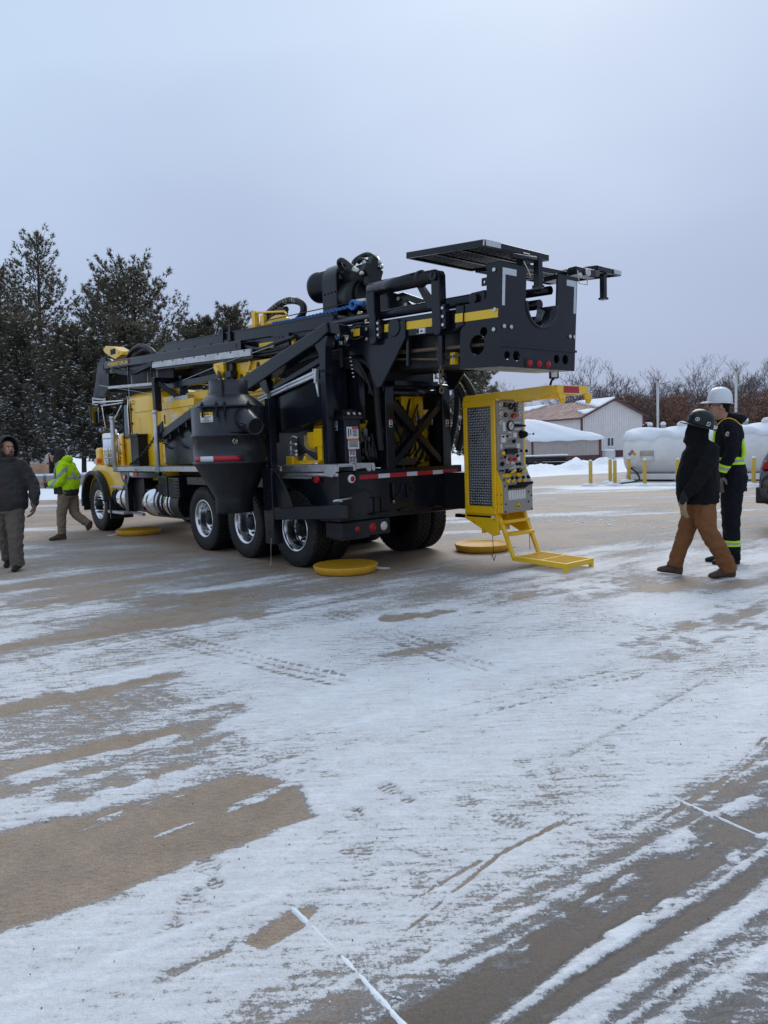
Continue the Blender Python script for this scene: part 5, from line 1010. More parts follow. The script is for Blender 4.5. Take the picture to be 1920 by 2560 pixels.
m = MT(); m.tube(smoothpath([(1.95, .42, 2.98), (1.6, .40, 2.90), (1.3, .40, 2.87), (0.9, .40, 2.92), (.4, .42, 2.98)], 8), .03, 8); m.tube(smoothpath([(1.95, .44, 2.94), (1.6, .42, 2.84), (1.2, .42, 2.82), (0.6, .42, 2.85)], 8), .022, 8); m.tube(smoothpath([(1.95, .44, 2.9), (1.6, .42, 2.78), (1.2, .42, 2.78), (0.2, .42, 2.80)], 8), .02, 8); m.each('hydraulic_hose', HOSE, mast)
m = MT(); m.prism([(.66, 2.80), (1.0, 2.80), (1.0, 3.04), (.66, 3.04)], .42, .43, 1, holes=[(.73 + .09 * i, 2.85 + .075 * j, .022) for i in range(3) for j in range(3)]); mpart(m, 'perforated_panel', NAVY); mpart(mbox((.58, .42, 2.8), (.66, .5, 3.05)), 'panel_bracket', NAVY)
m = MT(); m.box((.5, .45, 2.88), (.56, .49, 3.0)); mpart(m, 'valve', YEL)
# mast support: yellow brackets, black posts, rest frame
m = T(); m.prism([(2.60, 3.02), (2.28, 3.02), (2.28, 2.55), (2.42, 2.62), (2.50, 2.80), (2.62, 2.95)], .30, .36, 1); m.cyl((2.48, .28, 2.95), (2.34, .28, 2.80), .045, n=12); m.build('mast_rest_bracket', YEL, bevel=.006)
m = T(); m.prism([(2.12, 2.98), (0.95, 2.94), (0.85, 2.80), (1.1, 2.50), (2.12, 2.50)], .44, .47, 1, holes=((1.98, 2.72, .085), (1.76, 2.73, .085), (1.54, 2.74, .085), (1.45, 2.88, .06))); m.build('mast_rest_plate', YEL)
m = T(); m.box((0.70, .5, 2.45), (1.9, .6, 2.62)); m.bar((1.62, .42, 2.96), (1.70, .42, 2.84), .04, .05); m.each('rest_beam', YEL)
m = T(); m.box((2.10, .36, 1.4), (2.28, .46, 2.98)); m.build('mast_rest_post', NAVY, bevel=.005)
m = T(); m.box((4.34, .03, 2.36), (4.46, .15, 2.95)); m.build('rest_frame_post', DARK, bevel=.005)
m = T(); m.box((3.92, .35, 2.50), (4.02, .47, 2.95)); m.box((2.05, .30, 2.76), (4.5, .42, 2.86)); m.box((4.34, .05, 2.86), (4.46, 1.9, 2.96)); m.box((3.92, .35, 2.86), (4.02, 1.9, 2.96)); m.bar((4.38, .12, 2.86), (3.98, .4, 2.52), .06, .08); m.build('rest_frame', NAVY, bevel=.005)
for i in range(8):
    m = T(); z = 2.80 - i * .03; m.tube(smoothpath([(0.9, .36, z + .1), (0.3, .34, z - .02), (-0.2, .36, z + .02), (-0.7, .42, z + .06)], 6), .018, 6); m.build('hydraulic_hose', HOSE)
m = T()
for i in range(3): m.cyl((-.28 - .1 * i, .30, 2.72 - .03 * i), (-.36 - .1 * i, .30, 2.74 - .03 * i), .022, n=8)
m.each('hose_fitting', ZINC)
m = T(); m.box((-0.80, .75, 2.28), (-0.2, 1.95, 2.62)); m.build('pivot_beam', DARK, bevel=.01)
# --- crown work platforms
def platform(c4, th, name, nx_, ny_):
    A, B, C_, D = [Vector(p) for p in c4]; m = T()
    for p, q in ((A, B), (B, C_), (C_, D), (D, A)): m.bar(p, q, .03, th)
    o = mpart(m, name, NAVY, bevel=.004); g = T()
    for i in range(1, nx_): p = A.lerp(B, i / nx_); q = D.lerp(C_, i / nx_); g.bar(p, q, .012, .03)
    for i in range(1, ny_): p = A.lerp(D, i / ny_); q = B.lerp(C_, i / ny_); g.bar(p, q, .014, .022)
    g.build('grating', NAVY, o, kind='stuff')
    for k in (1 / 3, 2 / 3): q = T(); q.bar(A.lerp(B, k), D.lerp(C_, k), .03, th * .8); q.build('joist', NAVY, o)
    return o
p1_ = platform([(-2.12, .30, 3.72), (-3.25, .33, 3.61), (-3.24, 1.38, 3.60), (-2.11, 1.36, 3.71)], .065, 'work_platform', 26, 24)
for (a, b) in (((-3.05, .318, 3.63), (-3.262, .318, 3.609)),): q = T(); q.bar(a, b, .006, .058); q.build('silver_tape', SILV, p1_)
q = T(); q.bar((-3.268, .335, 3.609), (-3.268, .56, 3.609), .006, .058); q.build('silver_tape', SILV, p1_)
q = T(); q.bar((-3.24, 1.20, 3.58), (-3.24, 1.20, 3.27), .07, .07, up=(1, 0, 0)); q.bar((-3.24, 1.20, 3.285), (-3.24, 1.20, 3.255), .10, .09, up=(1, 0, 0)); q.build('platform_leg', NAVY, p1_)
p2_ = platform([(-2.15, 1.40, 3.69), (-2.86, 1.42, 3.60), (-2.87, 2.22, 3.60), (-2.16, 2.20, 3.69)], .06, 'work_platform', 16, 18)
p3_ = platform([(-2.20, 2.26, 3.69), (-3.26, 2.28, 3.60), (-3.24, 2.80, 3.60), (-2.18, 2.78, 3.69)], .06, 'work_platform', 24, 12)
q = T(); q.bar((-3.272, 2.62, 3.60), (-3.262, 2.79, 3.60), .006, .05); q.build('silver_tape', SILV, p3_)
q = T(); q.bar((-3.2, 2.5, 3.57), (-3.2, 2.5, 3.28), .06, .06, up=(1, 0, 0)); q.bar((-3.2, 2.5, 3.29), (-3.2, 2.5, 3.265), .09, .08, up=(1, 0, 0)); q.build('platform_leg', NAVY, p3_)
m = T(); m.box((-3.27, .52, 3.40), (-3.09, .84, 3.455)); m.cyl((-3.29, .70, 3.52), (-3.29, 1.1, 3.54), .03, n=10); m.box((-3.30, .88, 3.46), (-3.2, 1.0, 3.58)); mpart(m, 'platform_hinge', NAVY, bevel=.006)
m = T(); m.box((-3.27, 1.48, 3.38), (-3.09, 1.78, 3.44)); m.box((-3.30, 1.82, 3.47), (-3.18, 2.2, 3.56)); mpart(m, 'platform_hinge', NAVY, bevel=.006)
m = T(); m.cyl((-3.34, 2.0, 3.50), (-3.30, 2.0, 3.50), .04, n=16); m.cyl((-3.33, 1.86, 3.46), (-3.30, 1.86, 3.46), .025, n=10); m.each('hinge_pin', ZINC, mast)
m = T(); m.tube([(-3.32, .86, 3.48), (-3.33, .93, 3.38), (-3.33, .96, 3.33), (-3.33, .93, 3.34)], .006, 5); m.tube([(-3.33, 1.8, 3.5), (-3.33, 1.82, 3.36), (-3.33, 1.98, 3.36), (-3.33, 1.98, 3.44)], .006, 5); m.each('lynch_pin', ZINC, mast)

# --- control station at the rear right corner
PT = -2.055
m = T(); m.box((-2.05, 1.80, 0.66), (-1.50, 2.40, 2.14)); m.prism([(-2.05, 1.26), (-2.05, .68), (-2.15, .68), (-2.15, 1.06)], 1.80, 1.815, 1); m.prism([(-2.05, 1.26), (-2.05, .68), (-2.15, .68), (-2.15, 1.06)], 2.385, 2.40, 1); cs = m.build('control_cabinet', YEL, bevel=.01, seg=2)
m = T(); m.box((-2.0, 1.793, .77), (-1.58, 1.7985, 2.06)); dp = m.build('tread_plate', CHROME, cs)
DPM = mat('tread_plate_metal', (0.20, 0.205, 0.21), 0.32, 0.9, 0.04, 8); dp.data.materials[0] = DPM
m = T(); nx_, nz_ = 12, 36
for i in range(nx_):
    for j in range(nz_):
        t = -1.985 + (i + .5) * .39 / nx_; z = .785 + (j + .5) * 1.26 / nz_; a = math.radians(45 if (i + j) % 2 else -45); dx, dz = .017 * math.cos(a), .017 * math.sin(a); ex, ez = -.006 * math.sin(a), .006 * math.cos(a)
        m.add([(t - dx, 1.793, z - dz), (t + ex, 1.793, z + ez), (t + dx, 1.793, z + dz), (t - ex, 1.793, z - ez), (t, 1.785, z)], [(0, 1, 4), (1, 2, 4), (2, 3, 4), (3, 0, 4)])
m.build('raised_lugs', STEEL, dp, kind='stuff')
m = T()
for (a, b) in (((-2.03, 1.785, 2.09), (-2.03, 1.785, .74)), ((-1.545, 1.785, 2.09), (-1.545, 1.785, .74))): m.bar(a, b, .06, .03, up=(0, 1, 0))
m.bar((-2.05, 1.785, 2.105), (-1.51, 1.785, 2.105), .03, .075); m.bar((-2.05, 1.785, .715), (-1.51, 1.785, .715), .03, .10); m.build('cabinet_frame', YEL, cs, bevel=.004)
for s0 in (1.80, 2.37):
    m = T(); m.prism([(-1.48, .66), (-1.48, .59), (-1.98, .375), (-2.08, .40), (-2.05, .66)], s0, s0 + .03, 1); m.build('skirt', YEL, cs, bevel=.004)
m = T(); m.box((-1.95, 1.797, .615), (-1.52, 1.7995, .64)); m.build('black_strip', BLK, cs); m = T(); m.box((-2.0, 1.797, .612), (-1.955, 1.7995, .638)); m.build('white_strip', WHITE, cs)
m = T(); m.prism([(1.83, .40), (2.37, .40), (2.37, .66), (1.83, .66)], -1.78, -1.75, 0, holes=((1.93, .58, .06), (2.08, .58, .07), (2.25, .58, .06), (2.08, .47, .05))); m.build('back_plate', YEL, cs)
m = T()
for t, s_, z in ((-1.64, 1.797, .545), (-2.0, 1.797, .59), (-2.06, 1.797, .92), (-2.13, 1.797, .92), (-2.06, 1.797, .80), (-2.13, 1.797, .80)): m.cyl((t, s_, z), (t, s_ + .006, z), .009, n=8)
m.each('bolt', DARK, cs)
# overhead arm
m = T(); m.prism([(-1.50, 2.13), (-1.52, 2.205), (-1.56, 2.22), (-2.93, 2.25), (-2.99, 2.24), (-3.0, 2.15), (-2.72, 2.10), (-2.05, 2.14)], 1.78, 1.84, 1); m.prism([(-1.50, 2.13), (-1.52, 2.205), (-2.93, 2.25), (-3.0, 2.15), (-2.05, 2.14)], 2.36, 2.42, 1); m.box((-2.0, 1.84, 2.14), (-1.52, 2.36, 2.19)); oa = m.build('overhead_arm', YEL, cs, bevel=.006)
m = T(); m.box((-2.90, 1.84, 2.095), (-2.35, 2.05, 2.17)); m.box((-2.3, 1.84, 2.14), (-2.05, 2.36, 2.18)); m.each('arm_box', YEL, oa, bevel=.005)
m = T(); m.box((-3.03, 1.80, 2.15), (-2.96, 2.42, 2.245)); m.build('cross_bar', YEL, oa, bevel=.005)
m = T(); m.box((-3.034, 1.92, 2.155), (-3.031, 2.22, 2.235)); m.build('red_reflector', TAPER, oa)
for s0 in (1.83, 2.36):
    m = T(); m.prism([(s0, 2.16), (s0 + .14, 2.16), (s0 + .14, 2.08), (s0 + .11, 2.035), (s0 + .06, 2.035), (s0 + .05, 2.075), (s0 + .02, 2.10)], -3.02, -2.99, 0, holes=((s0 + .09, 2.075, .016),)); m.build('hook', YEL, oa)
m = T(); m.box((-2.05, 1.92, 2.145), (-1.9, 2.2, 2.15)); m.cyl((-2.45, 1.95, 2.085), (-2.45, 1.95, 2.09), .07, n=20); m.each('dome_light', BRASS, oa)
m = T(); m.tube([(-2.9, 1.83, 2.25), (-2.92, 1.84, 2.31), (-2.94, 1.86, 2.33)], .016, 6); m.bar((-2.97, 1.82, 2.39), (-2.93, 1.86, 2.39), .11, .13); fl = m.build('flood_light', DARK, oa, bevel=.006)
m = T(); m.bar((-2.985, 1.815, 2.385), (-2.972, 1.82, 2.385), .09, .09); m.build('lens', DIAL, fl)
# instrument panel
m = T(); m.box((-2.062, 1.815, 1.265), (-2.051, 2.35, 2.135)); ip = m.build('instrument_panel', PANEL, cs)
m = T(); m.prism([(-2.056, 1.268), (-2.062, 1.268), (-2.158, 1.06), (-2.152, 1.05)], 1.815, 2.385, 1); sl = m.build('sloped_panel', PANEL, cs)
m = T(); m.box((-2.165, 1.81, .68), (-2.152, 2.39, 1.055)); lp = m.build('valve_panel', PANEL, cs, bevel=.004)
m = T(); m.box((-2.067, 1.93, 1.895), (-2.0625, 2.225, 2.115)); sub = m.build('gauge_plate', PANEL, ip, bevel=.001)
def gauge(s_, z, r, dark=False, t0=-2.063, parent=None):
    m = T(); m.lathe([(r, 0), (r, .022), (r * .82, .026), (r * .80, .018)], (t0, s_, z), (-1, 0, 0), 24); g = m.build('gauge', HOSE if dark else STEEL, parent or ip)
    m = T(); m.cyl((t0 - .016, s_, z), (t0 - .018, s_, z), r * .81, n=24); f = m.build('dial', BLK if (dark and r < .045) else DIAL, g)
    m = T(); m.bar((t0 - .020, s_ - r * .35, z - r * .35), (t0 - .020, s_ + r * .4, z + r * .45), .004, .006, up=(1, 0, 0)); m.build('needle', (WHITE if (dark and r < .045) else BLK), g)
for s_, z in ((1.89, 2.08), (2.265, 2.08), (1.89, 1.965), (2.265, 1.965), (1.885, 1.85)): gauge(s_, z, .034)
for s_, z, r in ((1.975, 2.075, .03), (2.08, 2.055, .044), (2.175, 2.07, .03), (2.175, 2.01, .026), (1.98, 1.945, .028)): gauge(s_, z, r, True, -2.068)
gauge(2.08, 1.805, .068, True)
def plate(s0, s1, z0, z1, mt=WHITE, t0=-2.063, parent=None, name='label_plate'):
    m = T(); m.box((t0 - .003, s0, z0), (t0 - .0005, s1, z1)); return m.build(name, mt, parent or ip)
for a in ((1.935, 1.985, 1.735, 1.855), (2.155, 2.29, 1.75, 1.775), (2.155, 2.29, 1.835, 1.855), (2.04, 2.105, 1.715, 1.728), (1.895, 1.99, 1.59, 1.69), (2.14, 2.21, 1.655, 1.715), (1.88, 1.915, 1.51, 1.57), (2.20, 2.27, 1.51, 1.57), (1.99, 2.05, 1.315, 1.395), (2.085, 2.15, 1.30, 1.39), (2.20, 2.27, 1.345, 1.41), (1.87, 1.92, 2.027, 2.034), (2.245, 2.295, 2.027, 2.034), (1.87, 1.92, 1.91, 1.918), (2.245, 2.295, 1.91, 1.918), (1.875, 1.92, 1.435, 1.447), (2.225, 2.275, 1.435, 1.447)): plate(*a)
for body, s_, z, w_, sz in (('FEED', 1.905 + .12, 1.652, .09, .022), ('BREAKOUT', 1.975, 1.535, .19, .022)):
    text_mesh('lettering', body, sz, WHITE, ip, (-2.0655, -s_, z), (0, -1, 0), (0, 0, 1), .0006, .0006, w_)
m = T()
for i in range(5): m.cyl((-2.07, 2.17 + i * .028, 1.81), (-2.15 - .01 * (i % 2), 2.175 + i * .028, 1.80), .016, .012, n=8)
m.each('rocker_switch', BLK, ip)
def lever(p, q, r, ball, mt=STEEL, bm_=BLK, parent=None, name='lever'):
    m = T(); m.cyl(p, q, r, n=8); o = m.build(name, mt, parent or ip); m = T(); m.ball(q, ball, 6); m.build('knob', bm_, o)
m = T(); m.lathe([(.055, 0), (.05, .05), (.03, .09), (.012, .10)], (-2.063, 2.30, 1.69), (-1, .1, 0), 16); bt = m.build('joystick_boot', BLK, ip); lever((-2.16, 2.30, 1.69), (-2.26, 2.31, 1.69), .007, .014, STEEL, BLK)
for p, q, b_3 in (((-2.065, 1.96, 1.665), (-2.11, 1.97, 1.67), .017), ((-2.065, 1.90, 1.665), (-2.10, 1.90, 1.665), .014), ((-2.065, 2.06, 1.605), (-2.13, 2.07, 1.60), .026), ((-2.065, 2.12, 1.61), (-2.1, 2.12, 1.61), .02), ((-2.065, 2.27, 1.47), (-2.14, 2.31, 1.47), .022), ((-2.065, 2.21, 1.47), (-2.11, 2.24, 1.475), .018), ((-2.065, 1.92, 1.455), (-2.10, 1.92, 1.45), .018), ((-2.065, 2.13, 1.44), (-2.13, 2.14, 1.41), .02), ((-2.065, 1.94, 1.40), (-2.09, 1.94, 1.40), .018)): lever(p, q, .007, b_3, STEEL, BLK)
m = T(); m.box((-2.10, 1.96, 1.44), (-2.063, 2.18, 1.51)); m.build('breakout_box', DARK, ip)
for s_, z, r, mt in ((1.885, 1.455, .022, YEL), (1.88, 1.39, .012, PRED), (2.03, 1.37, .026, PRED), (2.125, 1.365, .026, PRED), (2.11, 1.925, .022, PRED), (2.14, 1.94, .03, PRED)):
    m = T(); m.cyl((-2.063, s_, z), (-2.085 if r < .02 else -2.105, s_, z), r * .7, n=12); m.cyl((-2.085, s_, z), (-2.10 if r < .02 else -2.12, s_, z), r, n=14); m.build('push_button', mt, ip)
m = T(); m.bar((-2.09, 1.87, 1.33), (-2.09, 1.90, 1.30), .02, .05); m.cyl((-2.063, 1.88, 1.32), (-2.09, 1.88, 1.32), .012, n=8); m.build('key_switch', BLK, ip)
# sloped lever console: two dual-lever joysticks and four small levers
for k, s0 in enumerate((1.93, 2.15)):
    m = T(); m.tube([(-2.11 - .03 * math.sin(q) * .4, s0 + .065 * math.cos(q), 1.175 + .05 * math.sin(q)) for q in np.linspace(PI, 2.1 * PI, 10)], .013, 6); m.box((-2.15, s0 - .05, 1.14), (-2.10, s0 + .05, 1.19)); m.cyl((-2.13, s0 + .03, 1.17), (-2.22, s0 + .06, 1.235), .016, n=8); yj = m.build('joystick_guard', YEL, sl)
    for d_ in (-.02, .035): lever((-2.12, s0 + d_, 1.20), (-2.27, s0 + d_ + .05, 1.31), .008, .022, STEEL, BLK, sl)
    m = T(); m.box((-2.16, s0 - .03, 1.19), (-2.12, s0 + .04, 1.25)); m.build('joystick_base', DARK, sl)
for s_ in (1.90, 1.99, 2.12, 2.22):
    m = T(); m.cyl((-2.13, s_, 1.10), (-2.18, s_, 1.085), .022, n=10); m.build('valve_body', YEL, sl); lever((-2.17, s_, 1.10), (-2.20, s_ + .04, 1.13), .008, .024, STEEL, BLK, sl)
m = T()
for s_, z in ((1.835, 1.23), (1.845, 1.11), (2.36, 1.12)): m.cyl((-2.08, s_, z), (-2.15, s_, z), .012, n=8)
m.each('bolt', DARK, sl)
# valve bank
m = T(); m.box((-2.169, 1.895, .975), (-2.1655, 2.235, 1.04)); m.build('valve_window', BLK, lp)
for i in range(7):
    s_ = 1.92 + i * .047; lever((-2.17, s_, .985), (-2.285, s_ + .03, 1.06), .007, .018, DARK, BLK, lp); m = T(); m.cyl((-2.17, s_, .985), (-2.185, s_, .985), .014, n=8); m.build('spool_end', BRASS, lp)
w0 = plate(1.895, 2.24, .845, .968, WHITE, -2.1655, lp, 'valve_chart'); m = T()
for i in range(7): m.box((-2.1715, 1.905 + i * .048, .86), (-2.169, 1.909 + i * .048, .955)); m.box((-2.1715, 1.912 + i * .048, .85), (-2.169, 1.94 + i * .048, .857))
m.build('fine_print', PANEL, w0, kind='stuff')
m = T(); m.box((-2.18, 2.03, .735), (-2.166, 2.115, .775)); m.box((-2.175, 2.07, .775), (-2.166, 2.11, .79)); yl = m.build('hour_meter', YEL, lp); m = T(); m.cyl((-2.18, 2.05, .755), (-2.186, 2.05, .755), .012, n=8); m.cyl((-2.18, 2.09, .755), (-2.186, 2.09, .755), .012, n=8); m.each('switch', BLK, yl)
m = T()
for s_, z in ((1.84, .80), (2.30, .93), (2.36, .88), (2.30, .80), (1.83, 1.03), (2.37, 1.03), (1.83, .70), (2.37, .70)): m.cyl((-2.166, s_, z), (-2.176, s_, z), .011, n=8)
m.each('bolt', DARK, lp)
# folding ladder and step platform
m = T()
for s_ in (1.84, 2.35): m.bar((-2.03, s_, .69), (-2.29, s_, .10), .035, .055, up=(0, 1, 0))
ld = m.build('ladder', YEL, cs)
m = T(); m.box((-2.16, 1.86, .545), (-2.05, 2.335, .585)); m.box((-2.24, 1.86, .385), (-2.12, 2.335, .425)); m.each('rung', YSTEP, ld, bevel=.005)
m = T(); S0, S1, T0, T1 = 1.83, 2.40, -2.27, -3.10
m.bar((T0, S0 + .02, .105), (T1, S0 + .02, .085), .04, .06); m.bar((T0, S1 - .02, .105), (T1, S1 - .02, .085), .04, .06); m.bar((T0 - .02, S0 + .04, .105), (T0 - .02, S1 - .04, .105), .04, .05); m.bar((T1 + .02, S0 + .04, .085), (T1 + .02, S1 - .04, .085), .04, .06); m.bar((-2.68, S0 + .04, .096), (-2.68, S1 - .04, .096), .025, .05); m.box((T1 + .0, S0, .0), (T1 + .05, S0 + .05, .06)); m.box((T1, S1 - .05, 0), (T1 + .05, S1, .06)); sp2 = m.build('step_platform', YSTEP, cs, bevel=.004)
m = T()
for i in range(17): t = T0 - .055 - i * (.74 / 17); m.bar((t, S0 + .04, .108 - (T0 - t) * .02), (t, S1 - .04, .108 - (T0 - t) * .02), .009, .02)
for i in range(11): s_ = S0 + .06 + i * .045; m.bar((T0 - .04, s_, .118), (T1 + .04, s_, .10), .008, .018)
m.build('grating', YSTEP, sp2, kind='stuff')
m = T(); m.tube([(-1.95, 1.82, .38), (-1.96, 1.82, .15)], .004, 4); m.tube([(-1.96, 1.82, .15), (-1.93, 1.82, .12), (-1.97, 1.82, .05), (-1.99, 1.82, .12)], .006, 4); m.tube([(-2.12, 2.36, .45), (-2.13, 2.36, .15)], .004, 4); m.each('lynch_pin', DARK, cs)
m = T(); m.box((-1.35, 2.1, .55), (-1.0, 2.3, .60)); m.build('hinge_arm', DARK, cs)
m = T(); m.box((-1.5, 1.9, .70), (-0.95, 2.2, 1.20)); m.build('cabinet_mount', DARK)

# ------------------------------------------------------------------ outrigger pads and the wrench on the deck
def pad(x, y, r, label, rope):
    o = thing('outrigger_pad', label, 'outrigger pad', (x, y, 0), 0, 'round yellow outrigger pads around the truck')
    m = M(); m.lathe([(0.001, 0.004), (r * .90, .004), (r * .94, .02), (r, .095), (r - .012, .105), (r - .03, .098), (r - .045, .086), (.001, .084)], (0, 0, 0), (0, 0, 1), 48); m.build('disc', PADM, o)
    m = M(); a = rope; c = Vector((r * math.cos(a), r * math.sin(a), .03)); t_ = Vector((-math.sin(a), math.cos(a), 0)); n_ = Vector((math.cos(a), math.sin(a), 0))
    m.tube(smoothpath([c - t_ * .06 - n_ * .03, c - t_ * .05 + n_ * .06 - Vector((0, 0, .02)), c + n_ * .16 - Vector((0, 0, .022)), c + t_ * .05 + n_ * .07 - Vector((0, 0, .02)), c + t_ * .06 - n_ * .03]), .007, 6); m.build('rope_handle', WHITE, o)
pad(-0.52, 9.46, .42, 'yellow round outrigger pad on the concrete in front of the rear wheel', 0.2)
pad(1.46, 10.98, .42, 'yellow round outrigger pad on the ground behind the control station steps', 0.3)
pad(-4.98, 14.9, .44, 'far yellow round outrigger pad on the ground by the front wheel', 3.4)
def tw(t, s_, z): 
    a = math.radians(130); return (TO.x + t * math.cos(a) + s_ * math.sin(a), TO.y + t * math.sin(a) - s_ * math.cos(a), z)
wr = thing('wrench', 'wrench with yellow handle lying on the aluminium walkway by the black post', 'wrench', tw(-0.35, .09, 1.39), math.radians(130))
m = M(); m.box((-.02, -.015, 0.004), (.20, .015, .022)); m.build('handle', YEL, wr, bevel=.005)
m = M(); m.box((-.10, -.012, 0.004), (-.02, .012, .018)); m.prism([(-.20, .03), (-.16, .05), (-.10, .03), (-.10, -.02), (-.15, -.03), (-.15, .0), (-.19, .0)], .004, .024, 2); m.build('jaw', STEEL, wr, bevel=.003)

# ------------------------------------------------------------------ background: pines
BARK = mat('pine_bark', (0.055, 0.042, 0.034), 0.9, 0, 0.3, 6, 0.5, 20)
NEED = bpy.data.materials.new('pine_needles'); NEED.use_nodes = True
t_ = NEED.node_tree; b_ = t_.nodes['Principled BSDF']; co = t_.nodes.new('ShaderNodeTexCoord').outputs['Object']
q = noise_node(t_, 0.9, 5, 0.7, co); q2 = noise_node(t_, 7, 3, 0.7, co)
mxn = mixc(t_, mrange(t_, q.outputs[0], .35, .65, 0, 1).outputs[0], (0.115, 0.110, 0.078), (0.175, 0.145, 0.105)); mxn = mixc(t_, mrange(t_, q2.outputs[0], .4, .7, 0, .6).outputs[0], mxn.outputs[2], (0.150, 0.148, 0.095))
t_.links.new(mxn.outputs[2], b_.inputs['Base Color']); tr_ = t_.nodes.new('ShaderNodeBsdfTranslucent'); t_.links.new(mxn.outputs[2], tr_.inputs[0]); ms_ = t_.nodes.new('ShaderNodeMixShader'); ms_.inputs[0].default_value = .5; t_.links.new(b_.outputs[0], ms_.inputs[1]); t_.links.new(tr_.outputs[0], ms_.inputs[2]); t_.links.new(ms_.outputs[0], t_.nodes['Material Output'].inputs[0]); b_.inputs['Roughness'].default_value = 0.75; b_.inputs['Specular IOR Level'].default_value = 0.2
def soup(name, V, F, mt, parent, kind=None):
    me = bpy.data.meshes.new(name); me.vertices.add(len(V)); me.vertices.foreach_set('co', np.asarray(V, np.float32).ravel()); k = F.shape[1]
    me.loops.add(F.size); me.loops.foreach_set('vertex_index', F.ravel().astype(np.int32)); me.polygons.add(len(F)); me.polygons.foreach_set('loop_start', (np.arange(len(F)) * k).astype(np.int32)); me.polygons.foreach_set('loop_total', np.full(len(F), k, np.int32))
    me.update(); me.materials.append(mt); return obj(name, me, parent, kind=kind)
def pine(x, y, H, Lm, seed, label, z0f=0.14, snow=0.25, dens=1.0, zb=0.0):
    r = np.random.RandomState(seed); root = thing('pine_tree', label, 'pine tree', (x, y, zb), 0, 'pines along the edge of the yard')
    m = M(); lean = r.uniform(-.25, .25, 2); k = 9
    def tp(z): u_ = z / H; return np.array([lean[0] * u_ ** 2 * 2 + .12 * math.sin(u_ * 7 + seed), lean[1] * u_ ** 2 * 2, z])
    m.tube([tp(H * i / k) for i in range(k + 1)], [max(.02, H * .017 * (1 - i / k) ** .8 + .015) for i in range(k + 1)], 8)
    tips = []; dirs = []
    z = H * z0f
    while z < H * .985:
        u_ = z / H; nb = r.randint(4, 7); a0 = r.uniform(0, 6.28)
        for b in range(nb):
            a = a0 + 6.283 * b / nb + r.uniform(-.3, .3); prof_ = min(1.0, (1 - u_) ** .5 * 1.12 + .01) * (0.75 + .25 * min(1, (u_ - z0f) * 6 + .4))
            Lb = Lm * prof_ * r.uniform(.5, 1.2)
            if Lb < .25: Lb = .25 + .2 * r.rand()
            up = .12 + .75 * u_ ** 1.5 + r.uniform(-.12, .12); base = tp(z + r.uniform(-.15, .15)); dr = np.array([math.cos(a), math.sin(a), 0])
            ns = 6; pts = []
            for i in range(ns + 1):
                f_ = i / ns; pts.append(base + dr * Lb * f_ + np.array([0, 0, Lb * (up * f_ + .22 * f_ ** 2 - .18 * math.sin(f_ * PI) * (1 - u_))]))
            m.tube(pts, [max(.008, .022 * Lb / 2 * (1 - i / ns) + .006) for i in range(ns + 1)], 4, caps=False)
            nt_ = int((6 + Lb * 17) * dens)
            for j in range(nt_):
                f_ = 1 - (r.rand() ** 1.25) * (.72 if u_ < .8 else .9); i = min(ns - 1, int(f_ * ns)); p = pts[i] + (pts[i + 1] - pts[i]) * (f_ * ns - i)
                sd_ = np.array([-dr[1], dr[0], 0]) * r.uniform(-1, 1) * Lb * .48 * (1.15 - f_)
                off = sd_ + np.array([0, 0, r.uniform(-.12, .40) * (.4 + Lb * .16)]); tips.append(p + off)
                d = dr * .7 + sd_ * .9 / max(.3, Lb * .3) + np.array([0, 0, .55 + .5 * u_]); d = d + r.normal(0, .25, 3); dirs.append(d / np.linalg.norm(d))
                if r.rand() < .16: m.tube([p, p + off], [.010, .006], 3, caps=False)
        z += H * r.uniform(.026, .042) * (1.15 - .45 * u_)
    m.build('trunk', BARK, root)
    P = np.array(tips); D = np.array(dirs); n = len(P); nd = 10
    rd = r.normal(0, 1, (n, nd, 3)); dd = D[:, None, :] * .75 + rd * .55; dd /= np.linalg.norm(dd, axis=2, keepdims=True)
    ln = r.uniform(.16, .34, (n, nd, 1)) * (1 if Lm > 2 else .8); sdv = np.cross(dd, r.normal(0, 1, (n, nd, 3))); sdv /= np.linalg.norm(sdv, axis=2, keepdims=True) + 1e-9
    wd = .026; b0 = P[:, None, :] - dd * .04
    V = np.stack([b0 - sdv * wd, b0 + sdv * wd, b0 + dd * ln + sdv * wd * .3], 2).reshape(-1, 3)
    soup('crown', V, np.arange(len(V)).reshape(-1, 3), NEED, root)
    ms = r.rand(n) < 1.5 * snow * np.clip(1.35 - P[:, 2] / H * 1.2, .08, 1); Q = P[ms]; k = len(Q)
    if k:
        a = r.uniform(0, 6.28, k); sz = r.uniform(.03, .10, k); ux = np.stack([np.cos(a), np.sin(a), r.uniform(-.3, .3, k)], 1) * sz[:, None] * 1.6; uy = np.stack([-np.sin(a), np.cos(a), r.uniform(-.3, .3, k)], 1) * sz[:, None]
        c = Q + np.array([0, 0, .10]); top = c + np.array([0, 0, .04]); V = np.stack([c - ux, c - uy, c + ux, c + uy, top], 1).reshape(-1, 3); i0 = np.arange(k)[:, None] * 5
        F = np.concatenate([i0 + np.array(f_) for f_ in ([0, 1, 4], [1, 2, 4], [2, 3, 4], [3, 0, 4])]); soup('snow_on_branches', V, F, SNOW, root, 'stuff')
pine(-22.3, 50.0, 16.0, 3.6, 1, 'tallest pine, open pointed top, at the far left', .13, .22, .55)
pine(-15.7, 49.0, 13.3, 5.0, 2, 'broad dense pine standing right above the truck cab', .10, .22, .85)
pine(-9.7, 50.0, 11.0, 2.8, 3, 'small bushy pine rising above the middle of the mast', .10, .15, 1.0)
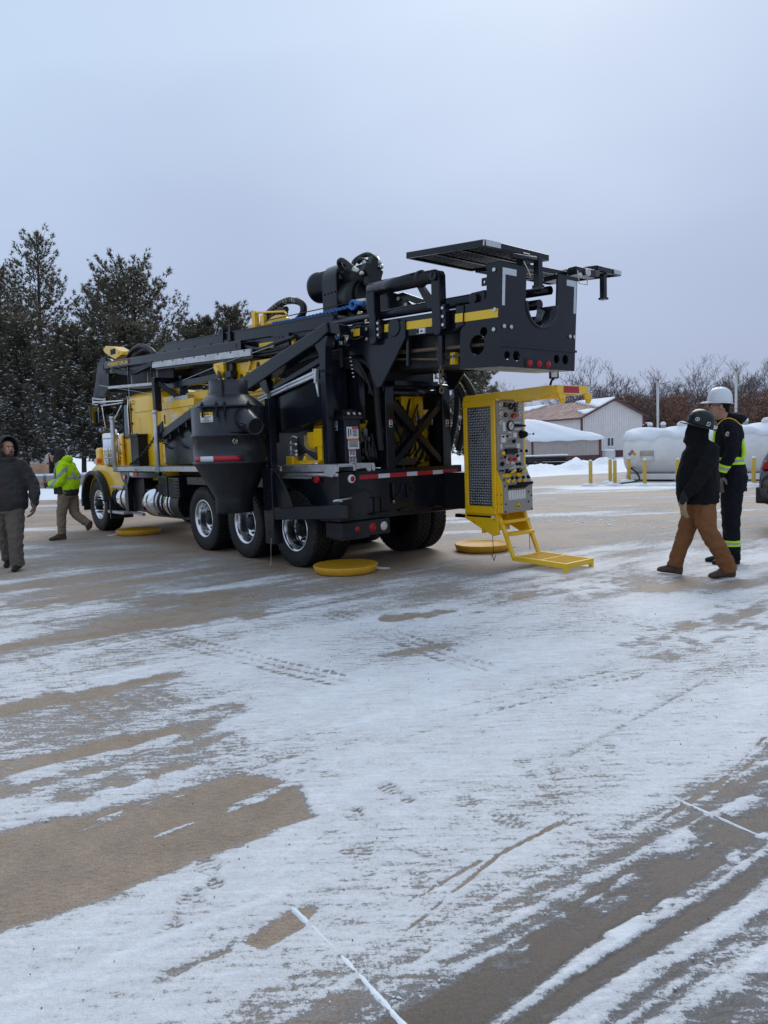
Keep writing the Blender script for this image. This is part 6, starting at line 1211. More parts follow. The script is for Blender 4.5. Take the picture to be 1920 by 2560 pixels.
pine(-19.4, 53.0, 13.6, 3.4, 4, 'pine of middle height just right of the tallest pine', .12, .25, .7)
pine(-25.2, 51.0, 14.4, 3.4, 5, 'pine cut off by the left edge of the picture', .12, .25, .7)
pine(-12.6, 52.0, 10.3, 3.4, 6, 'low spreading pine between the broad pine and the small bushy pine', .10, .3, 1.3)
pine(6.0, 49.0, 8.6, 3.0, 7, 'pine seen under the mast behind the rear frame', .10, .15, 1.3)
pine(-21.0, 44.0, 9.8, 3.4, 9, 'lower snowy pine in front of the tallest pine', .16, .45, .9)
pine(-14.4, 44.0, 8.8, 3.6, 10, 'lower snowy pine behind the cab mirror', .08, .45, 1.1)
pine(-17.2, 43.0, 8.6, 3.2, 11, 'lower snowy pine right behind the person in the yellow jacket', .20, .40, 1.0)
pine(-7.2, 47.0, 7.2, 3.2, 12, 'low pine hidden mostly behind the rear half of the truck', .08, .25, 1.3)
pine(-24.0, 45.0, 9.5, 3.2, 14, 'lower snowy pine above the person in the dark hoodie', .20, .40, .85)

# ------------------------------------------------------------------ bare trees behind the buildings
TWIG = mat('bare_bark', (0.12, 0.095, 0.082), 0.9, 0, 0.25, 3)
LEAFB = mat('dry_oak_leaf', (0.22, 0.095, 0.055), 0.8, 0, 0.35, 0.6)
def bare(seed, H, leaves=0.0):
    r = random.Random(seed); m = M(); tw_ = []
    def grow(p, d, ln, rad, dep):
        k = 2; pts = [p]; q = Vector(p)
        for i in range(k): d = (d + Vector((r.gauss(0, .14), r.gauss(0, .14), r.gauss(.05, .08)))).normalized(); q = q + d * (ln / k); pts.append(q)
        m.tube(pts, [rad, rad * .82, rad * .62], 3 if dep < 4 else 5, caps=False)
        if dep == 0: tw_.append(q); return
        for i in range(r.choice((2, 3, 3)) if dep > 1 else r.choice((2, 3, 4))):
            a = r.uniform(.30, .85); ax = Vector((r.gauss(0, 1), r.gauss(0, 1), r.gauss(0, .4))); ax = ax - d * ax.dot(d)
            if ax.length < 1e-3: continue
            nd = (d * math.cos(a) + ax.normalized() * math.sin(a)).normalized(); grow(pts[-1] if i == 0 else pts[r.choice((1, 2))], nd, ln * r.uniform(.62, .86), max(.022, rad * .62), dep - 1)
    grow(Vector((0, 0, -1)), Vector((r.gauss(0, .05), r.gauss(0, .05), 1)), H * .31, H * .016, 6)
    me = m.mesh('trunk'); me.materials.append(TWIG); return me, tw_
bvar = [bare(100 + i, 14.5) for i in range(5)]
def leafmesh(tips, n, seed, mt, zmax, sz=.13):
    r = np.random.RandomState(seed); T_ = np.array([tuple(p) for p in tips]); T_ = T_[T_[:, 2] < zmax]
    P = T_[r.randint(0, len(T_), n)] + r.normal(0, .28, (n, 3)); a = r.normal(0, 1, (n, 3)); b = r.normal(0, 1, (n, 3)); V = np.stack([P, P + a * sz, P + b * sz * .8], 1).reshape(-1, 3); me = soup('leaves_tmp', V, np.arange(3 * n).reshape(-1, 3), mt, None); d = me.data; bpy.data.objects.remove(me); return d
lvar = [leafmesh(bvar[i][1], 900, i, LEAFB, 5.2) for i in range(5)]
rt = random.Random(21)
where = ['above the small shed', 'over the ridge of the gabled building', 'left of the first vent pipe', 'between the two vent pipes', 'right of the second vent pipe']
for i in range(88):
    X = 22 + i * .59 + rt.uniform(-.8, .8); Y = rt.uniform(112, 134); s_ = rt.uniform(.80, 1.02) * (Y / 122)
    if X < 33: s_ *= .82
    if i in (30, 31): s_ *= 1.18
    k = rt.randrange(5); zone = 0 if X < 29 else 1 if X < 38 else 2 if X < 44 else 3 if X < 55 else 4
    o = thing('bare_tree', 'leafless grey tree in the wood line ' + where[zone], 'bare tree', (X, Y, -1.0), rt.uniform(0, 6.28), 'leafless trees ' + where[zone]); o.scale = (s_, s_, s_)
    obj('trunk', bvar[k][0], o)
    if X > 27 or rt.random() < .4: obj('dry_leaves', lvar[k], o, kind='stuff')
# undergrowth of brown oak brush
r = np.random.RandomState(8); n = 30000; Pb = np.stack([r.uniform(30, 78, n), r.uniform(106, 116, n), -1 + 8.0 * r.rand(n) ** 1.15], 1); Pb[:, 2] += .8 * np.sin(Pb[:, 0] * .9) + .5 * np.sin(Pb[:, 0] * 2.3)
V = np.stack([Pb, Pb + r.normal(0, .17, (n, 3)), Pb + r.normal(0, .17, (n, 3))], 1).reshape(-1, 3); us = soup('oak_brush', V, np.arange(3 * n).reshape(-1, 3), LEAFB, None, 'stuff'); tag(us, 'reddish brown dry oak brush under the bare trees', 'brush')
m = M(); rb = random.Random(5)
for i in range(700):
    x = rb.uniform(31, 76); y = rb.uniform(103, 112); h = rb.uniform(3, 8.5); m.tube([(x, y, -1.2), (x + rb.gauss(0, .3), y, h * .5), (x + rb.gauss(0, .7), y + rb.gauss(0, .3), h)], [.03, .02, .01], 3, caps=False)
tag(m.build('brush_stems', TWIG, None, kind='stuff'), 'thin bare stems of brush under the trees', 'brush')

# ------------------------------------------------------------------ metal buildings
WALLM = mat('ribbed_wall', (0.68, 0.63, 0.60), 0.6, 0, 0.06, 1.5); MAR = mat('maroon_trim', (0.105, 0.040, 0.038), 0.6, 0, 0.1, 2); ROOFM = mat('maroon_roof', (0.20, 0.088, 0.078), 0.6, 0, 0.1, 1.5); WALLD = mat('ribbed_wall_tan', (0.43, 0.37, 0.335), 0.6, 0, 0.06, 1.5)
WINW = mat('window_white', (0.75, 0.76, 0.77), 0.5)
def ribbed(parent, A, B, h0, h1fun, mt, split, lower, pitch=.36):
    """wall from ground point A to B, one panel object per sheet, ribs proud of it; h1fun(u) gives the top"""
    A = Vector(A); B = Vector(B); d = (B - A); L_ = d.length; d = d / L_; nrm = Vector((d.y, -d.x, 0)); n = max(1, int(L_ / (pitch * 3)))
    for i in range(n):
        u0, u1 = i / n, (i + 1) / n; p, q_ = A.lerp(B, u0), A.lerp(B, u1); z0, z1 = h1fun(u0), h1fun(u1); m = M()
        def quad(p, q_, zb0, zb1, zt0, zt1, off=0, th=.04):
            o_ = nrm * off; i_ = nrm * (off - th)
            m.add([(p.x + o_.x, p.y + o_.y, zb0), (q_.x + o_.x, q_.y + o_.y, zb1), (q_.x + o_.x, q_.y + o_.y, zt1), (p.x + o_.x, p.y + o_.y, zt0), (p.x + i_.x, p.y + i_.y, zb0), (q_.x + i_.x, q_.y + i_.y, zb1), (q_.x + i_.x, q_.y + i_.y, zt1), (p.x + i_.x, p.y + i_.y, zt0)], [(0, 1, 2, 3), (7, 6, 5, 4), (0, 4, 5, 1), (1, 5, 6, 2), (2, 6, 7, 3), (3, 7, 4, 0)])
        e = d * .004
        quad(p + e, q_ - e, split, split, z0, z1)
        for k in range(3):
            u_ = u0 + (k + .5) / 3 * (u1 - u0); c = A.lerp(B, u_); zt = h1fun(u_) - .02; quad(c - d * .05, c + d * .05, split + .02, split + .02, zt, zt, .045, .04)
        m.build('wall_panel', mt, parent)
        if split > h0 + .05:
            m = M(); quad(p + e, q_ - e, h0, h0, split - .02, split - .02, .01); 
            for k in range(3): c = A.lerp(B, u0 + (k + .5) / 3 * (u1 - u0)); quad(c - d * .05, c + d * .05, h0, h0, split - .04, split - .04, .05, .04)
            m.build('lower_panel', lower, parent)
g = thing('gabled_building', 'large pale ribbed metal building with maroon roof and half melted snow', 'building')
A = Vector((25.3, 94.0, 0)); wd_ = Vector((.93, .37, 0)); ax = Vector((-.37, .93, 0)); W_ = 9.8; Ln = 25.0; ze, za, zg = 4.40, 6.55, -1.2
B = A + wd_ * W_
gab = lambda u_: ze + (za - ze) * (1 - abs(2 * u_ - 1))
ribbed(g, A, B, zg, gab, WALLM, .0, MAR); ribbed(g, A + ax * Ln, A, zg, lambda u_: ze, WALLM, .0, MAR)
m = M(); Ap = A.lerp(B, .5)
def rq(P4, th):
    m.add(list(P4) + [p + Vector((0, 0, th)) for p in P4], [(0, 1, 2, 3), (7, 6, 5, 4), (0, 4, 5, 1), (1, 5, 6, 2), (2, 6, 7, 3), (3, 7, 4, 0)])
ov = .45
def V3(p, z): return Vector((p.x, p.y, z))
sl_ = (za - ze) / (W_ / 2)
eL = V3(A - wd_ * ov - ax * ov, ze - sl_ * ov); rF = V3(Ap - ax * ov, za); eLb = V3(A - wd_ * ov + ax * (Ln + ov), ze - sl_ * ov); rB = V3(Ap + ax * (Ln + ov), za); eR = V3(B + wd_ * ov - ax * ov, ze - sl_ * ov); eRb = V3(B + wd_ * ov + ax * (Ln + ov), ze - sl_ * ov)
up_ = Vector((0, 0, .03))
rq([eL + up_, rF + up_, rB + up_, eLb + up_], .08); rq([rF + up_, eR + up_, eRb + up_, rB + up_], .08); m.build('roof', ROOFM, g)
m = M()
for i in range(34):
    f_ = (i + .5) / 34; p = eL.lerp(eLb, f_) + Vector((0, 0, .12)); q_ = rF.lerp(rB, f_) + Vector((0, 0, .12)); m.bar(p, q_, .07, .05)
m.build('roof_ribs', ROOFM, g, kind='stuff')
m = M(); m.bar(eL - up_, rF - up_, .12, .22); m.bar(rF - up_, eR - up_, .12, .22); m.bar(eL - up_ * 1, eLb - up_, .12, .20); m.build('trim', MAR, g)
for p in (A, B): m = M(); m.bar(V3(p - ax * .08, zg), V3(p - ax * .08, ze), .26, .22, up=(0, 1, 0)); m.build('corner_trim', MAR, g)
# snow left on the roof: patches with ragged lower edges
def roofsnow(P):
    m = M(); n = len(P); top = [p + Vector((0, 0, .30)) for p in P]; bot = [p + Vector((0, 0, .12)) for p in P]; m.add(bot + top, [tuple(range(n)), tuple(range(2 * n - 1, n - 1, -1))] + [(i, (i + 1) % n, n + (i + 1) % n, n + i) for i in range(n)]); m.build('roof_snow', SNOW, g)
def rp_(a, b): return eL.lerp(eLb, a).lerp(rF.lerp(rB, a), b)       # a along the length, b up the slope
rj_ = random.Random(3)
roofsnow([rp_(.0, 1), rp_(.30, 1)] + [rp_(.30 - .27 * i / 14, .98 - .42 * (i / 14) + (.07 if i % 2 else -.05)) for i in range(15)] + [rp_(.0, .55)])
roofsnow([rp_(.0, .40), rp_(.0, .2)] + [rp_(.02 + .01 * i, .15 + .02 * i + (.05 if i % 2 else 0)) for i in range(9)] + [rp_(.12, .36), rp_(.06, .40)])
roofsnow([rp_(.58, 1), rp_(1, 1), rp_(1, .1)] + [rp_(.97 - .024 * i, .12 + .05 * i + (.06 if i % 2 else -.02)) for i in range(15)])
m = M(); c = A.lerp(B, .36) - ax * .1
for (u_, w_, z0, z1) in ((.45, 1.0, .55, 1.65),):
    c = A.lerp(B, u_); p = c - ax * .07
    wf = M(); q_ = wd_ * (w_ / 2)
    wf.bar(V3(p - q_, z0), V3(p + q_, z0), .06, .10); wf.bar(V3(p - q_, z1), V3(p + q_, z1), .06, .10); wf.bar(V3(p - q_, z0 - .05), V3(p - q_, z1 + .05), .10, .06, up=(0, 1, 0)); wf.bar(V3(p + q_, z0 - .05), V3(p + q_, z1 + .05), .10, .06, up=(0, 1, 0)); wf.bar(V3(p, z0), V3(p, z1), .09, .06, up=(0, 1, 0)); wo = wf.build('window', WINW, g)
    for sg in (-1, 1):
        pn = M(); cc_ = p + q_ * (.5 * sg); pn.bar(V3(cc_, z0 + .05), V3(cc_, z1 - .05), w_ / 2 - .1, .02, up=(0, 1, 0)); pn.build('pane', GLASS, wo)
# low shed
g = thing('low_shed', 'low tan ribbed shed with thick snow on its roof and maroon base', 'shed')
A = Vector((16.2, 80, 0)); B = Vector((23.6, 80.2, 0)); ribbed(g, A, B, -1.05, lambda u_: 1.62, WALLD, -.15, MAR); Lf = Vector((13.2, 88.5, 0)); ribbed(g, Lf, A, -1.05, lambda u_: 1.62 + 1.3 * (1 - u_) * .4, WALLD, -.15, MAR); Br = Vector((21.5, 88.5, 0)); ribbed(g, B, Br, -1.05, lambda u_: 1.62, WALLD, -.15, MAR)
for p in (A, B): m = M(); m.bar(V3(p - Vector((0, .08, 0)), -1.05), V3(p - Vector((0, .08, 0)), 1.62), .22, .2, up=(0, 1, 0)); m.build('corner_trim', MAR, g)
m = M(); m.bar((16.2, 79.9, 1.60), (23.6, 80.1, 1.60), .1, .14); m.build('eave_trim', MAR, g)
# curved snow-laden roof: rows of points from the eave up to the ridge
m = M(); rows = []
for j in range(13):
    f_ = j / 12; y = 79.6 + 4.8 * f_; zr = 1.68 + 2.35 * math.sin(f_ * PI / 2) ** 1.0; xl = 15.9 - 1.6 * f_; xr = 23.9 - 3.2 * f_ ** 1.3
    rows.append([(xl + (xr - xl) * i / 16, y, 1.66 + (zr - 1.66) * (1 - max(0, (i / 16 - .35) / .65) ** 1.6 * (.25 + .7 * f_)) + .05 * math.sin(i * 1.3 + j)) for i in range(17)])
rows2 = rows + [[(x, 84.4 + 4.4 * k / 3, z - (z - 1.7) * (k / 3)) for (x, y, z) in rows[-1]] for k in (1, 2, 3)]
V = [p for rw in rows2 for p in rw]; nb_ = len(rows2); F = [(j * 17 + i, j * 17 + i + 1, (j + 1) * 17 + i + 1, (j + 1) * 17 + i) for j in range(nb_ - 1) for i in range(16)]
V2 = [(x, y, z - .22) for x, y, z in V]; k = len(V); F2 = [tuple(i + k for i in reversed(f_)) for f_ in F]; E_ = [(i, k + i, k + i + 1, i + 1) for i in range(16)] + [(j * 17 + 16, (j + 1) * 17 + 16, k + (j + 1) * 17 + 16, k + j * 17 + 16) for j in range(nb_ - 1)] + [(j * 17, k + j * 17, k + (j + 1) * 17, (j + 1) * 17) for j in range(nb_ - 1)]
m.add(V + V2, F + F2 + E_, True); m.build('snowy_roof', SNOW, g)
m = M(); m.bar((14.6, 84.3, -1.0), (14.6, 84.3, 1.2), 1.0, .08, up=(.94, .33, 0)); m.build('door', WINW, g)
# tote tank, pipes, snow banks
g = thing('tote_tank', 'white caged tote tank with snow on top beside the low shed', 'tote tank', (24.75, 81, -1.0))
m = M(); m.box((-.55, -.5, .12), (.55, .5, 1.15)); m.build('bottle', WINW, g, bevel=.1, seg=3)
m = M()
for i in range(6):
    x = -.58 + i * .232; m.cyl((x, -.54, .1), (x, -.54, 1.18), .018, n=6); 
for z in (.15, .42, .7, .95, 1.17): m.cyl((-.58, -.54, z), (.58, -.54, z), .018, n=6)
m.build('cage', ZINC, g); m = M(); m.box((-.58, -.55, 0), (.58, .5, .10)); m.build('pallet', CONC, g); m = M(); m.box((-.56, -.5, 1.17), (.56, .5, 1.35)); m.build('snow_cap', SNOW, g, bevel=.09, seg=3)
for i in range(5):
    m = M(); z = .34 + (i % 3) * .14; y = 41.0 + (i // 3) * .3; m.cyl((6.0, y, z + .06), (10.4 - .12 * i, y - .1, z - .02), .065, n=12)
    o = m.build('steel_pipe', DARK, None); tag(o, ['black steel pipe, bottom of the stack in front of the low shed', 'black steel pipe, second from the bottom of the stack by the shed', 'black steel pipe, topmost in front of the stack by the shed', 'black steel pipe, lower one at the rear of the stack by the shed', 'black steel pipe, upper one at the rear of the stack by the shed'][i], 'steel pipe', 'black steel pipes stacked by the shed')
m = M(); m.box((6.0, 40.95, .735), (10.3, 41.5, .80)); o = m.build('snow_cover', SNOW, None, bevel=.03, seg=2); tag(o, 'strip of snow lying along the top of the black pipes', 'snow')
m = M(); m.prism([(8.6, .0), (9.9, .0), (9.5, .26), (8.9, .22)], 40.4, 41.2, 1); m.box((7.6, 40.6, 0), (7.9, 41.5, .28)); m.box((9.6, 40.6, 0), (9.8, 41.5, .28)); o = m.build('pipe_rack', DARK, None); tag(o, 'dark low rack that carries the stacked pipes', 'rack')
def bank(name, x0, x1, y0, y1, hf, label, n=(160, 60)):
    X, Y = np.meshgrid(np.linspace(x0, x1, n[0]), np.linspace(y0, y1, n[1])); Z = hf(X, Y); V = np.stack([X, Y, Z], -1).reshape(-1, 3); idx = np.arange(X.size).reshape(X.shape); F = np.stack([idx[:-1, :-1], idx[:-1, 1:], idx[1:, 1:], idx[1:, :-1]], -1).reshape(-1, 4)
    o = soup(name, V, F, SNOW, None); o.data.polygons.foreach_set('use_smooth', np.ones(len(F), bool)); structure(o); o['label'] = label
def hb(X, Y):
    e_ = np.interp(X, [2, 6, 12, 20, 30], [32, 32.6, 34.8, 40, 46]); u_ = sstep(0, 5, Y - e_); z = -.06 + u_ * (.30 + .30 * fbm(X * .7, Y * .7, 4, 3) + .14 * fbm(X * 3, Y * 3, 4, 5)) * sstep(47, 43, Y)
    for (cx, cy, h_, w_) in ((10.3, 39.5, .36, .45), (11.7, 39.5, .30, .5), (12.6, 40, .1, .6), (8.2, 38.5, .12, .8)): z = z + h_ * np.exp(-((X - cx) ** 2 + (Y - cy) ** 2) / w_ ** 2)
    return z - .9 * sstep(40, 80, Y) * sstep(2, 12, X)
bank('snow_bank', 2, 26, 31, 50, hb, 'ploughed snow bank at the far edge of the yard')
def hl(X, Y): e_ = np.interp(X, [-60, -7, 6], [27, 28.2, 32.4]); return -.05 + sstep(0, 2.5, Y - e_) * (.22 + .18 * fbm(X * .5, Y * .5, 4, 9)) * sstep(60, 50, Y)
bank('snow_bank', -40, 2, 26.5, 62, hl, 'snowy verge under the pines')
for i, (x, w_) in enumerate(((-17.9, 1.5), (-16.3, 1.5), (-14.7, 1.5), (-13.1, 1.5))):
    m = M(); m.prism([(x, .02), (x + w_, .02), (x + w_ - .03, .72), (x + .03, .72)], 35.8, 36.4, 1); m.box((x + .04, 35.82, .72), (x + w_ - .04, 36.38, .82), 1); o = m.build('concrete_block', [CONC, SNOW], None, bevel=.02); tag(o, ['leftmost grey concrete block under the pines behind the person in dark hoodie', 'grey concrete block under the pines, second from the left', 'grey concrete block just left of the yellow jacket', 'grey concrete block just behind the yellow jacket'][i], 'concrete block', 'concrete blocks under the pines')
g = thing('grey_shed', 'pale grey ribbed shed wall glimpsed behind the left pines', 'shed'); ribbed(g, (-32, 62, 0), (-26.3, 62, 0), 0, lambda u_: 3.0, WALLM, .02, MAR)
m = M(); m.prism([(-32.2, 2.95), (-26.1, 2.95), (-27, 4.0), (-31.5, 4.0)], 61.8, 68, 1); m.build('roof', SNOW, g)
TAN = mat('tan_tarp', (0.42, 0.25, 0.17), 0.8, 0, 0.15, 2)
m = M(); m.lathe([(.01, 0), (.5, .02), (.62, .15), (.62, 2.2), (.5, 2.35), (.01, 2.37)], (-29.6, 60.3, .55), (1, 0, 0), 16); o = m.build('tarp_roll', TAN, None); tag(o, 'tan covered roll with snow lying before the grey shed', 'tarp')

# ------------------------------------------------------------------ fuel tanks, bollards, vent pipes, loader
TANKM = mat('tank_white', (0.76, 0.74, 0.72), 0.45, 0, 0.06, 1.5, 0.02, 30, dirt=(.3, .29, .28), dirt_amt=.25, dirt_scale=2)
BOLM = mat('bollard_yellow', (0.58, 0.38, 0.05), 0.55, 0, 0.08, 3, dirt=(.4, .3, .15), dirt_amt=.3)
TAX = Vector((.80, -.60, 0)); TN = Vector((-.60, -.80, 0))     # along the tanks; towards the viewer
def tank(P0, length, label, signs):
    P0 = Vector(P0); R = .79; zc = 1.02; g = thing('fuel_tank', label, 'fuel tank', (P0.x, P0.y, 0), math.atan2(TAX.y, TAX.x), 'white fuel tanks behind the bollards')
    m = M(); m.lathe([(.001, -.20), (R * .5, -.18), (R * .85, -.10), (R, 0), (R, length), (R * .995, length + .004), (R * .96, length + .02), (.001, length + .03)], (0, 0, zc), (1, 0, 0), 48); m.build('shell', TANKM, g)
    m = M(); m.box((.0, -.72, .06), (length, .72, .26)); m.build('skid', TANKM, g, bevel=.01)
    for x in (.25, length - .5):
        m = M(); m.box((x, -.6, 0), (x + .4, .6, .07)); m.build('footing', CONC, g)
    # snow blanket over the top
    rows = []; rg = np.random.RandomState(int(length * 100)); na, nl = 22, 30
    for i in range(nl + 1):
        x = -.16 + (length + .17) * i / nl; a0 = 52 + 5 * math.sin(x * 3.1) + 4 * math.sin(x * 7.3 + 1) + rg.uniform(-2, 2); rw = []
        for j in range(na + 1):
            a = math.radians(-a0 + 2 * a0 * j / na); e_ = 1 - abs(2 * j / na - 1); rr_ = R * (1 - .35 * max(0, (-x) / .2) ** 2) + .008 + .13 * min(1, e_ * 5) ** .5 * (.8 + .25 * math.sin(x * 5 + j * .5)) * min(1, (length + .02 - x) * 6 + .15); rw.append((x, rr_ * math.sin(a), zc + rr_ * math.cos(a)))
        rows.append(rw)
    m = M(); V = [p for rw in rows for p in rw]; k = na + 1; F = [(i * k + j, i * k + j + 1, (i + 1) * k + j + 1, (i + 1) * k + j) for i in range(nl) for j in range(na)]; m.add(V, F, True)
    inn = [(x, y * .9, zc + (z - zc) * .9) for x, y, z in V]; m.add(inn, [tuple(reversed(f_)) for f_ in F], True)
    for e0 in (0, nl): m.add([V[e0 * k + j] for j in range(k)] + [inn[e0 * k + j] for j in range(k)], [(j, j + 1, k + j + 1, k + j) for j in range(k - 1)])
    m.add([V[i * k] for i in range(nl + 1)] + [inn[i * k] for i in range(nl + 1)], [(i, i + 1, nl + 2 + i, nl + 1 + i) for i in range(nl)]); m.build('snow_blanket', SNOW, g)
    for x in (length * .30, length * .52):
        m = M(); m.cyl((x, .1, zc + R - .02), (x, .1, zc + R + .24), .085, n=16); v_ = m.build('vent', PANEL, g); m = M(); m.ball((x, .1, zc + R + .24), .10, 7, sc_=(1, 1, .8)); m.build('snow_cap', SNOW, v_)
    m = M(); m.cyl((length * .84, 0, zc + R - .02), (length * .84, 0, zc + R + .22), .17, n=20); m.cyl((length * .84, 0, zc + R + .16), (length * .84, 0, zc + R + .20), .18, n=20); h_ = m.build('hatch', TANKM, g); m = M(); m.ball((length * .84, 0, zc + R + .22), .165, 8, sc_=(1, 1, .5)); m.build('snow_cap', SNOW, h_)
    if signs:
        def patch(x0, x1, a0, a1, off, nm, mt, par):
            m = M(); m.loft([[(x, -(R + o_) * math.cos(math.radians(a)), zc + (R + o_) * math.sin(math.radians(a))) for (x, o_) in ((x0, off), (x1, off), (x1, off + .004), (x0, off + .004))] for a in np.linspace(a0, a1, 8)]); return m.build(nm, mt, par)
        sg = patch(.55, 1.05, -22, 6, .002, 'notice_sign', mat('notice_brown', (.42, .36, .30), .5, 0, .1, 6), g); patch(.56, 1.04, -21.5, -9, .007, 'notice_lower', WHITE, sg)
        cx, a0, hw = .27, -2.0, .165                       # hazard diamond: four small diamonds
        def dia(du, dv, mt, nm, par):
            m = M(); c = (cx + du, a0 + dv); h = hw / 2 * .94; pts = [(c[0], c[1] + math.degrees(h / R)), (c[0] + h, c[1]), (c[0], c[1] - math.degrees(h / R)), (c[0] - h, c[1])]
            f3 = lambda o_: [(x, -(R + o_) * math.cos(math.radians(a)), zc + (R + o_) * math.sin(math.radians(a))) for x, a in pts]; m.add(f3(.004) + f3(.009), [(0, 1, 2, 3), (7, 6, 5, 4), (0, 4, 5, 1), (1, 5, 6, 2), (2, 6, 7, 3), (3, 7, 4, 0)]); return m.build(nm, mt, par)
        dv = math.degrees(hw / 2 / R); d0 = dia(-hw / 2, 0, mat('nfpa_blue', (.02, .20, .50), .5), 'hazard_diamond', g); dia(0, dv, PRED, 'red_square', d0); dia(hw / 2, 0, STRIPE, 'yellow_square', d0); dia(0, -dv, WHITE, 'white_square', d0)
        for body, du, dvv, mt in (('1', -hw / 2, 0, WHITE), ('2', 0, dv, WHITE), ('0', hw / 2, 0, BLK)):
            a = math.radians(a0 + dvv); P_ = Vector((cx + du - .022, -(R + .010) * math.cos(a), zc + (R + .010) * math.sin(a) - .03)); text_mesh('lettering', body, .085, mt, d0, P_, (1, 0, 0), (0, math.sin(a), math.cos(a)), .0008)
    m = M(); m.lathe([(.0, .03), (.09, .032), (.10, .03)], (length + .005, -.15, zc + .35), (1, 0, 0), 20); m.build('level_gauge', WHITE, g)
    return g
tank((9.35, 27.75), 2.15, 'white fuel tank with hazard diamond and snow blanket behind the bollards', True)
tank((11.55, 26.10), 2.15, 'white fuel tank behind the person in the white hard hat', False)
m = M(); m.tube(smoothpath([(9.05, 27.3, .75), (9.1, 27.2, .5), (9.2, 26.9, .35), (9.2, 26.5, .12), (8.9, 26.1, .03), (8.4, 25.6, .03), (7.9, 25.2, .03)]), .03, 8); o = m.build('fuel_hose', HOSE, None); tag(o, 'black hose hanging from the tank end down to the ground', 'hose')
m = M(); m.tube(smoothpath([(9.15, 27.2, .45), (9.25, 26.85, .30), (9.15, 26.4, .08), (8.7, 25.9, .03), (8.2, 25.4, .03)]), .025, 8); o = m.build('fuel_hose', HOSE, None); tag(o, 'thinner black hose looping beside the other hose at the tank', 'hose')
bl_ = ['yellow bollard standing alone left of the tanks', 'yellow bollard behind the closest pair, left one', 'yellow bollard right beside another, right one of the pair', 'yellow bollard half hidden behind the end of the tank', 'yellow bollard in front of the tank below the brown sign', 'yellow bollard right behind the person in black hoodie', 'yellow bollard between the coverall and the dark car']
for (x, y), lb in zip(((7.04, 25.05), (8.02, 26.07), (7.79, 24.82), (8.83, 26.53), (8.53, 24.08), (9.42, 23.63), (11.26, 22.44)), bl_):
    g = thing('bollard', lb, 'bollard', (x, y, 0), 0, 'yellow bollards around the tanks'); m = M(); m.cyl((0, 0, 0), (0, 0, .84), .062, n=18); m.ball((0, 0, .84), .062, 6, sc_=(1, 1, .35)); m.build('post', BOLM, g); m = M(); m.ball((0, 0, .85), .06, 6, sc_=(1, 1, .85)); m.build('snow_cap', SNOW, g)
    m = M(); m.ball((-.08, .0, .0), .2, 7, sc_=(1.2, .8, .55)); m.ball((.12, .1, .0), .16, 6, sc_=(1.2, .9, .4)); m.build('snow_heap', SNOW, g)
for (x, y, h), lb in zip(((10.42, 28.0, 3.75), (13.36, 28.0, 4.02)), ('grey vent pipe rising behind the first tank', 'taller grey vent pipe rising behind the white hard hat')):
    g = thing('vent_pipe', lb, 'vent pipe', (x, y, 0), 0); m = M(); m.cyl((0, 0, 0), (0, 0, h), .047, n=14); m.cyl((0, 0, h * .63), (0, 0, h * .63 + .06), .056, n=14); m.build('pipe', ZINC, g); m = M(); m.cyl((0, 0, h - .06), (0, 0, h), .055, .085, n=14); m.build('cap', PANEL, g)
REDM = mat('loader_red', (.12, .012, .015), .5, 0, .15, 3)
g = thing('loader', 'dark red loader with black boom standing behind the first tank', 'loader', (17.7, 50, -.2)); m = M(); m.box((-.7, -.6, .4), (.9, .8, 1.5)); m.build('body', REDM, g, bevel=.08, seg=2); m = M(); m.bar((-.55, -.62, 1.7), (-.22, -.62, 2.55), .16, .2); m.bar((-.22, -.62, 2.55), (.3, -.62, 2.35), .16, .16); m.build('boom', DARK, g, bevel=.03); m = M(); m.box((.0, -.72, 1.95), (.38, -.4, 2.5)); m.box((-.25, -.7, 2.5), (.1, -.5, 2.68)); m.bar((.1, -.74, 2.0), (.05, -.74, 1.6), .12, .12); m.build('boom_head', REDM, g, bevel=.04)
for x in (-.5, .6): m = M(); m.cyl((x, -.7, .45), (x, -.45, .45), .45, n=20); m.build('wheel', RUB, g)
m = M(); m.box((-.1, -.7, 2.69), (.1, -.5, 2.76)); m.box((-.3, -.66, 2.58), (-.1, -.58, 2.63)); m.each('snow_cap', SNOW, g)
# ------------------------------------------------------------------ car at the right edge
CARP = mat('car_paint', (0.030, 0.034, 0.042), 0.22, 0.3, 0.05, 2, coat=.8, dirt=(.2, .18, .17), dirt_amt=.12)
g = thing('parked_car', 'dark grey car at the right edge, only its rear corner showing', 'car', (5.80, 11.5, 0), math.radians(-30))
def crow(x, zb, zt, y0, y1, tuck=0.0, n=8): 
    pr = [(y0 + .12, zb), (y0 + .02, zb + .12), (y0 - .0, zb + (zt - zb) * .45), (y0 + .05 + tuck * .3, zb + (zt - zb) * .62), (y0 + .16 + tuck, zt - .06), (y0 + .30 + tuck, zt)]; return [(x, y, z) for y, z in pr] + [(x, y0 + y1 - y, z) for y, z in reversed(pr)]
m = M(); m.loft([crow(.06, .62, 1.02, .10, 1.75), crow(.05, .55, 1.10, .03, 1.82), crow(.10, .50, 1.22, .0, 1.85), crow(.22, .46, 1.42, .0, 1.85, .04), crow(.42, .42, 1.58, .0, 1.85, .10), crow(.75, .36, 1.66, .0, 1.85, .13), crow(2.4, .32, 1.67, .0, 1.85, .14), crow(3.1, .32, 1.35, .0, 1.85, .1), crow(3.4, .32, 1.08, .0, 1.85), crow(4.5, .34, .95, .05, 1.8), crow(4.65, .4, .8, .2, 1.65)]); cb = m.build('body', CARP, g)
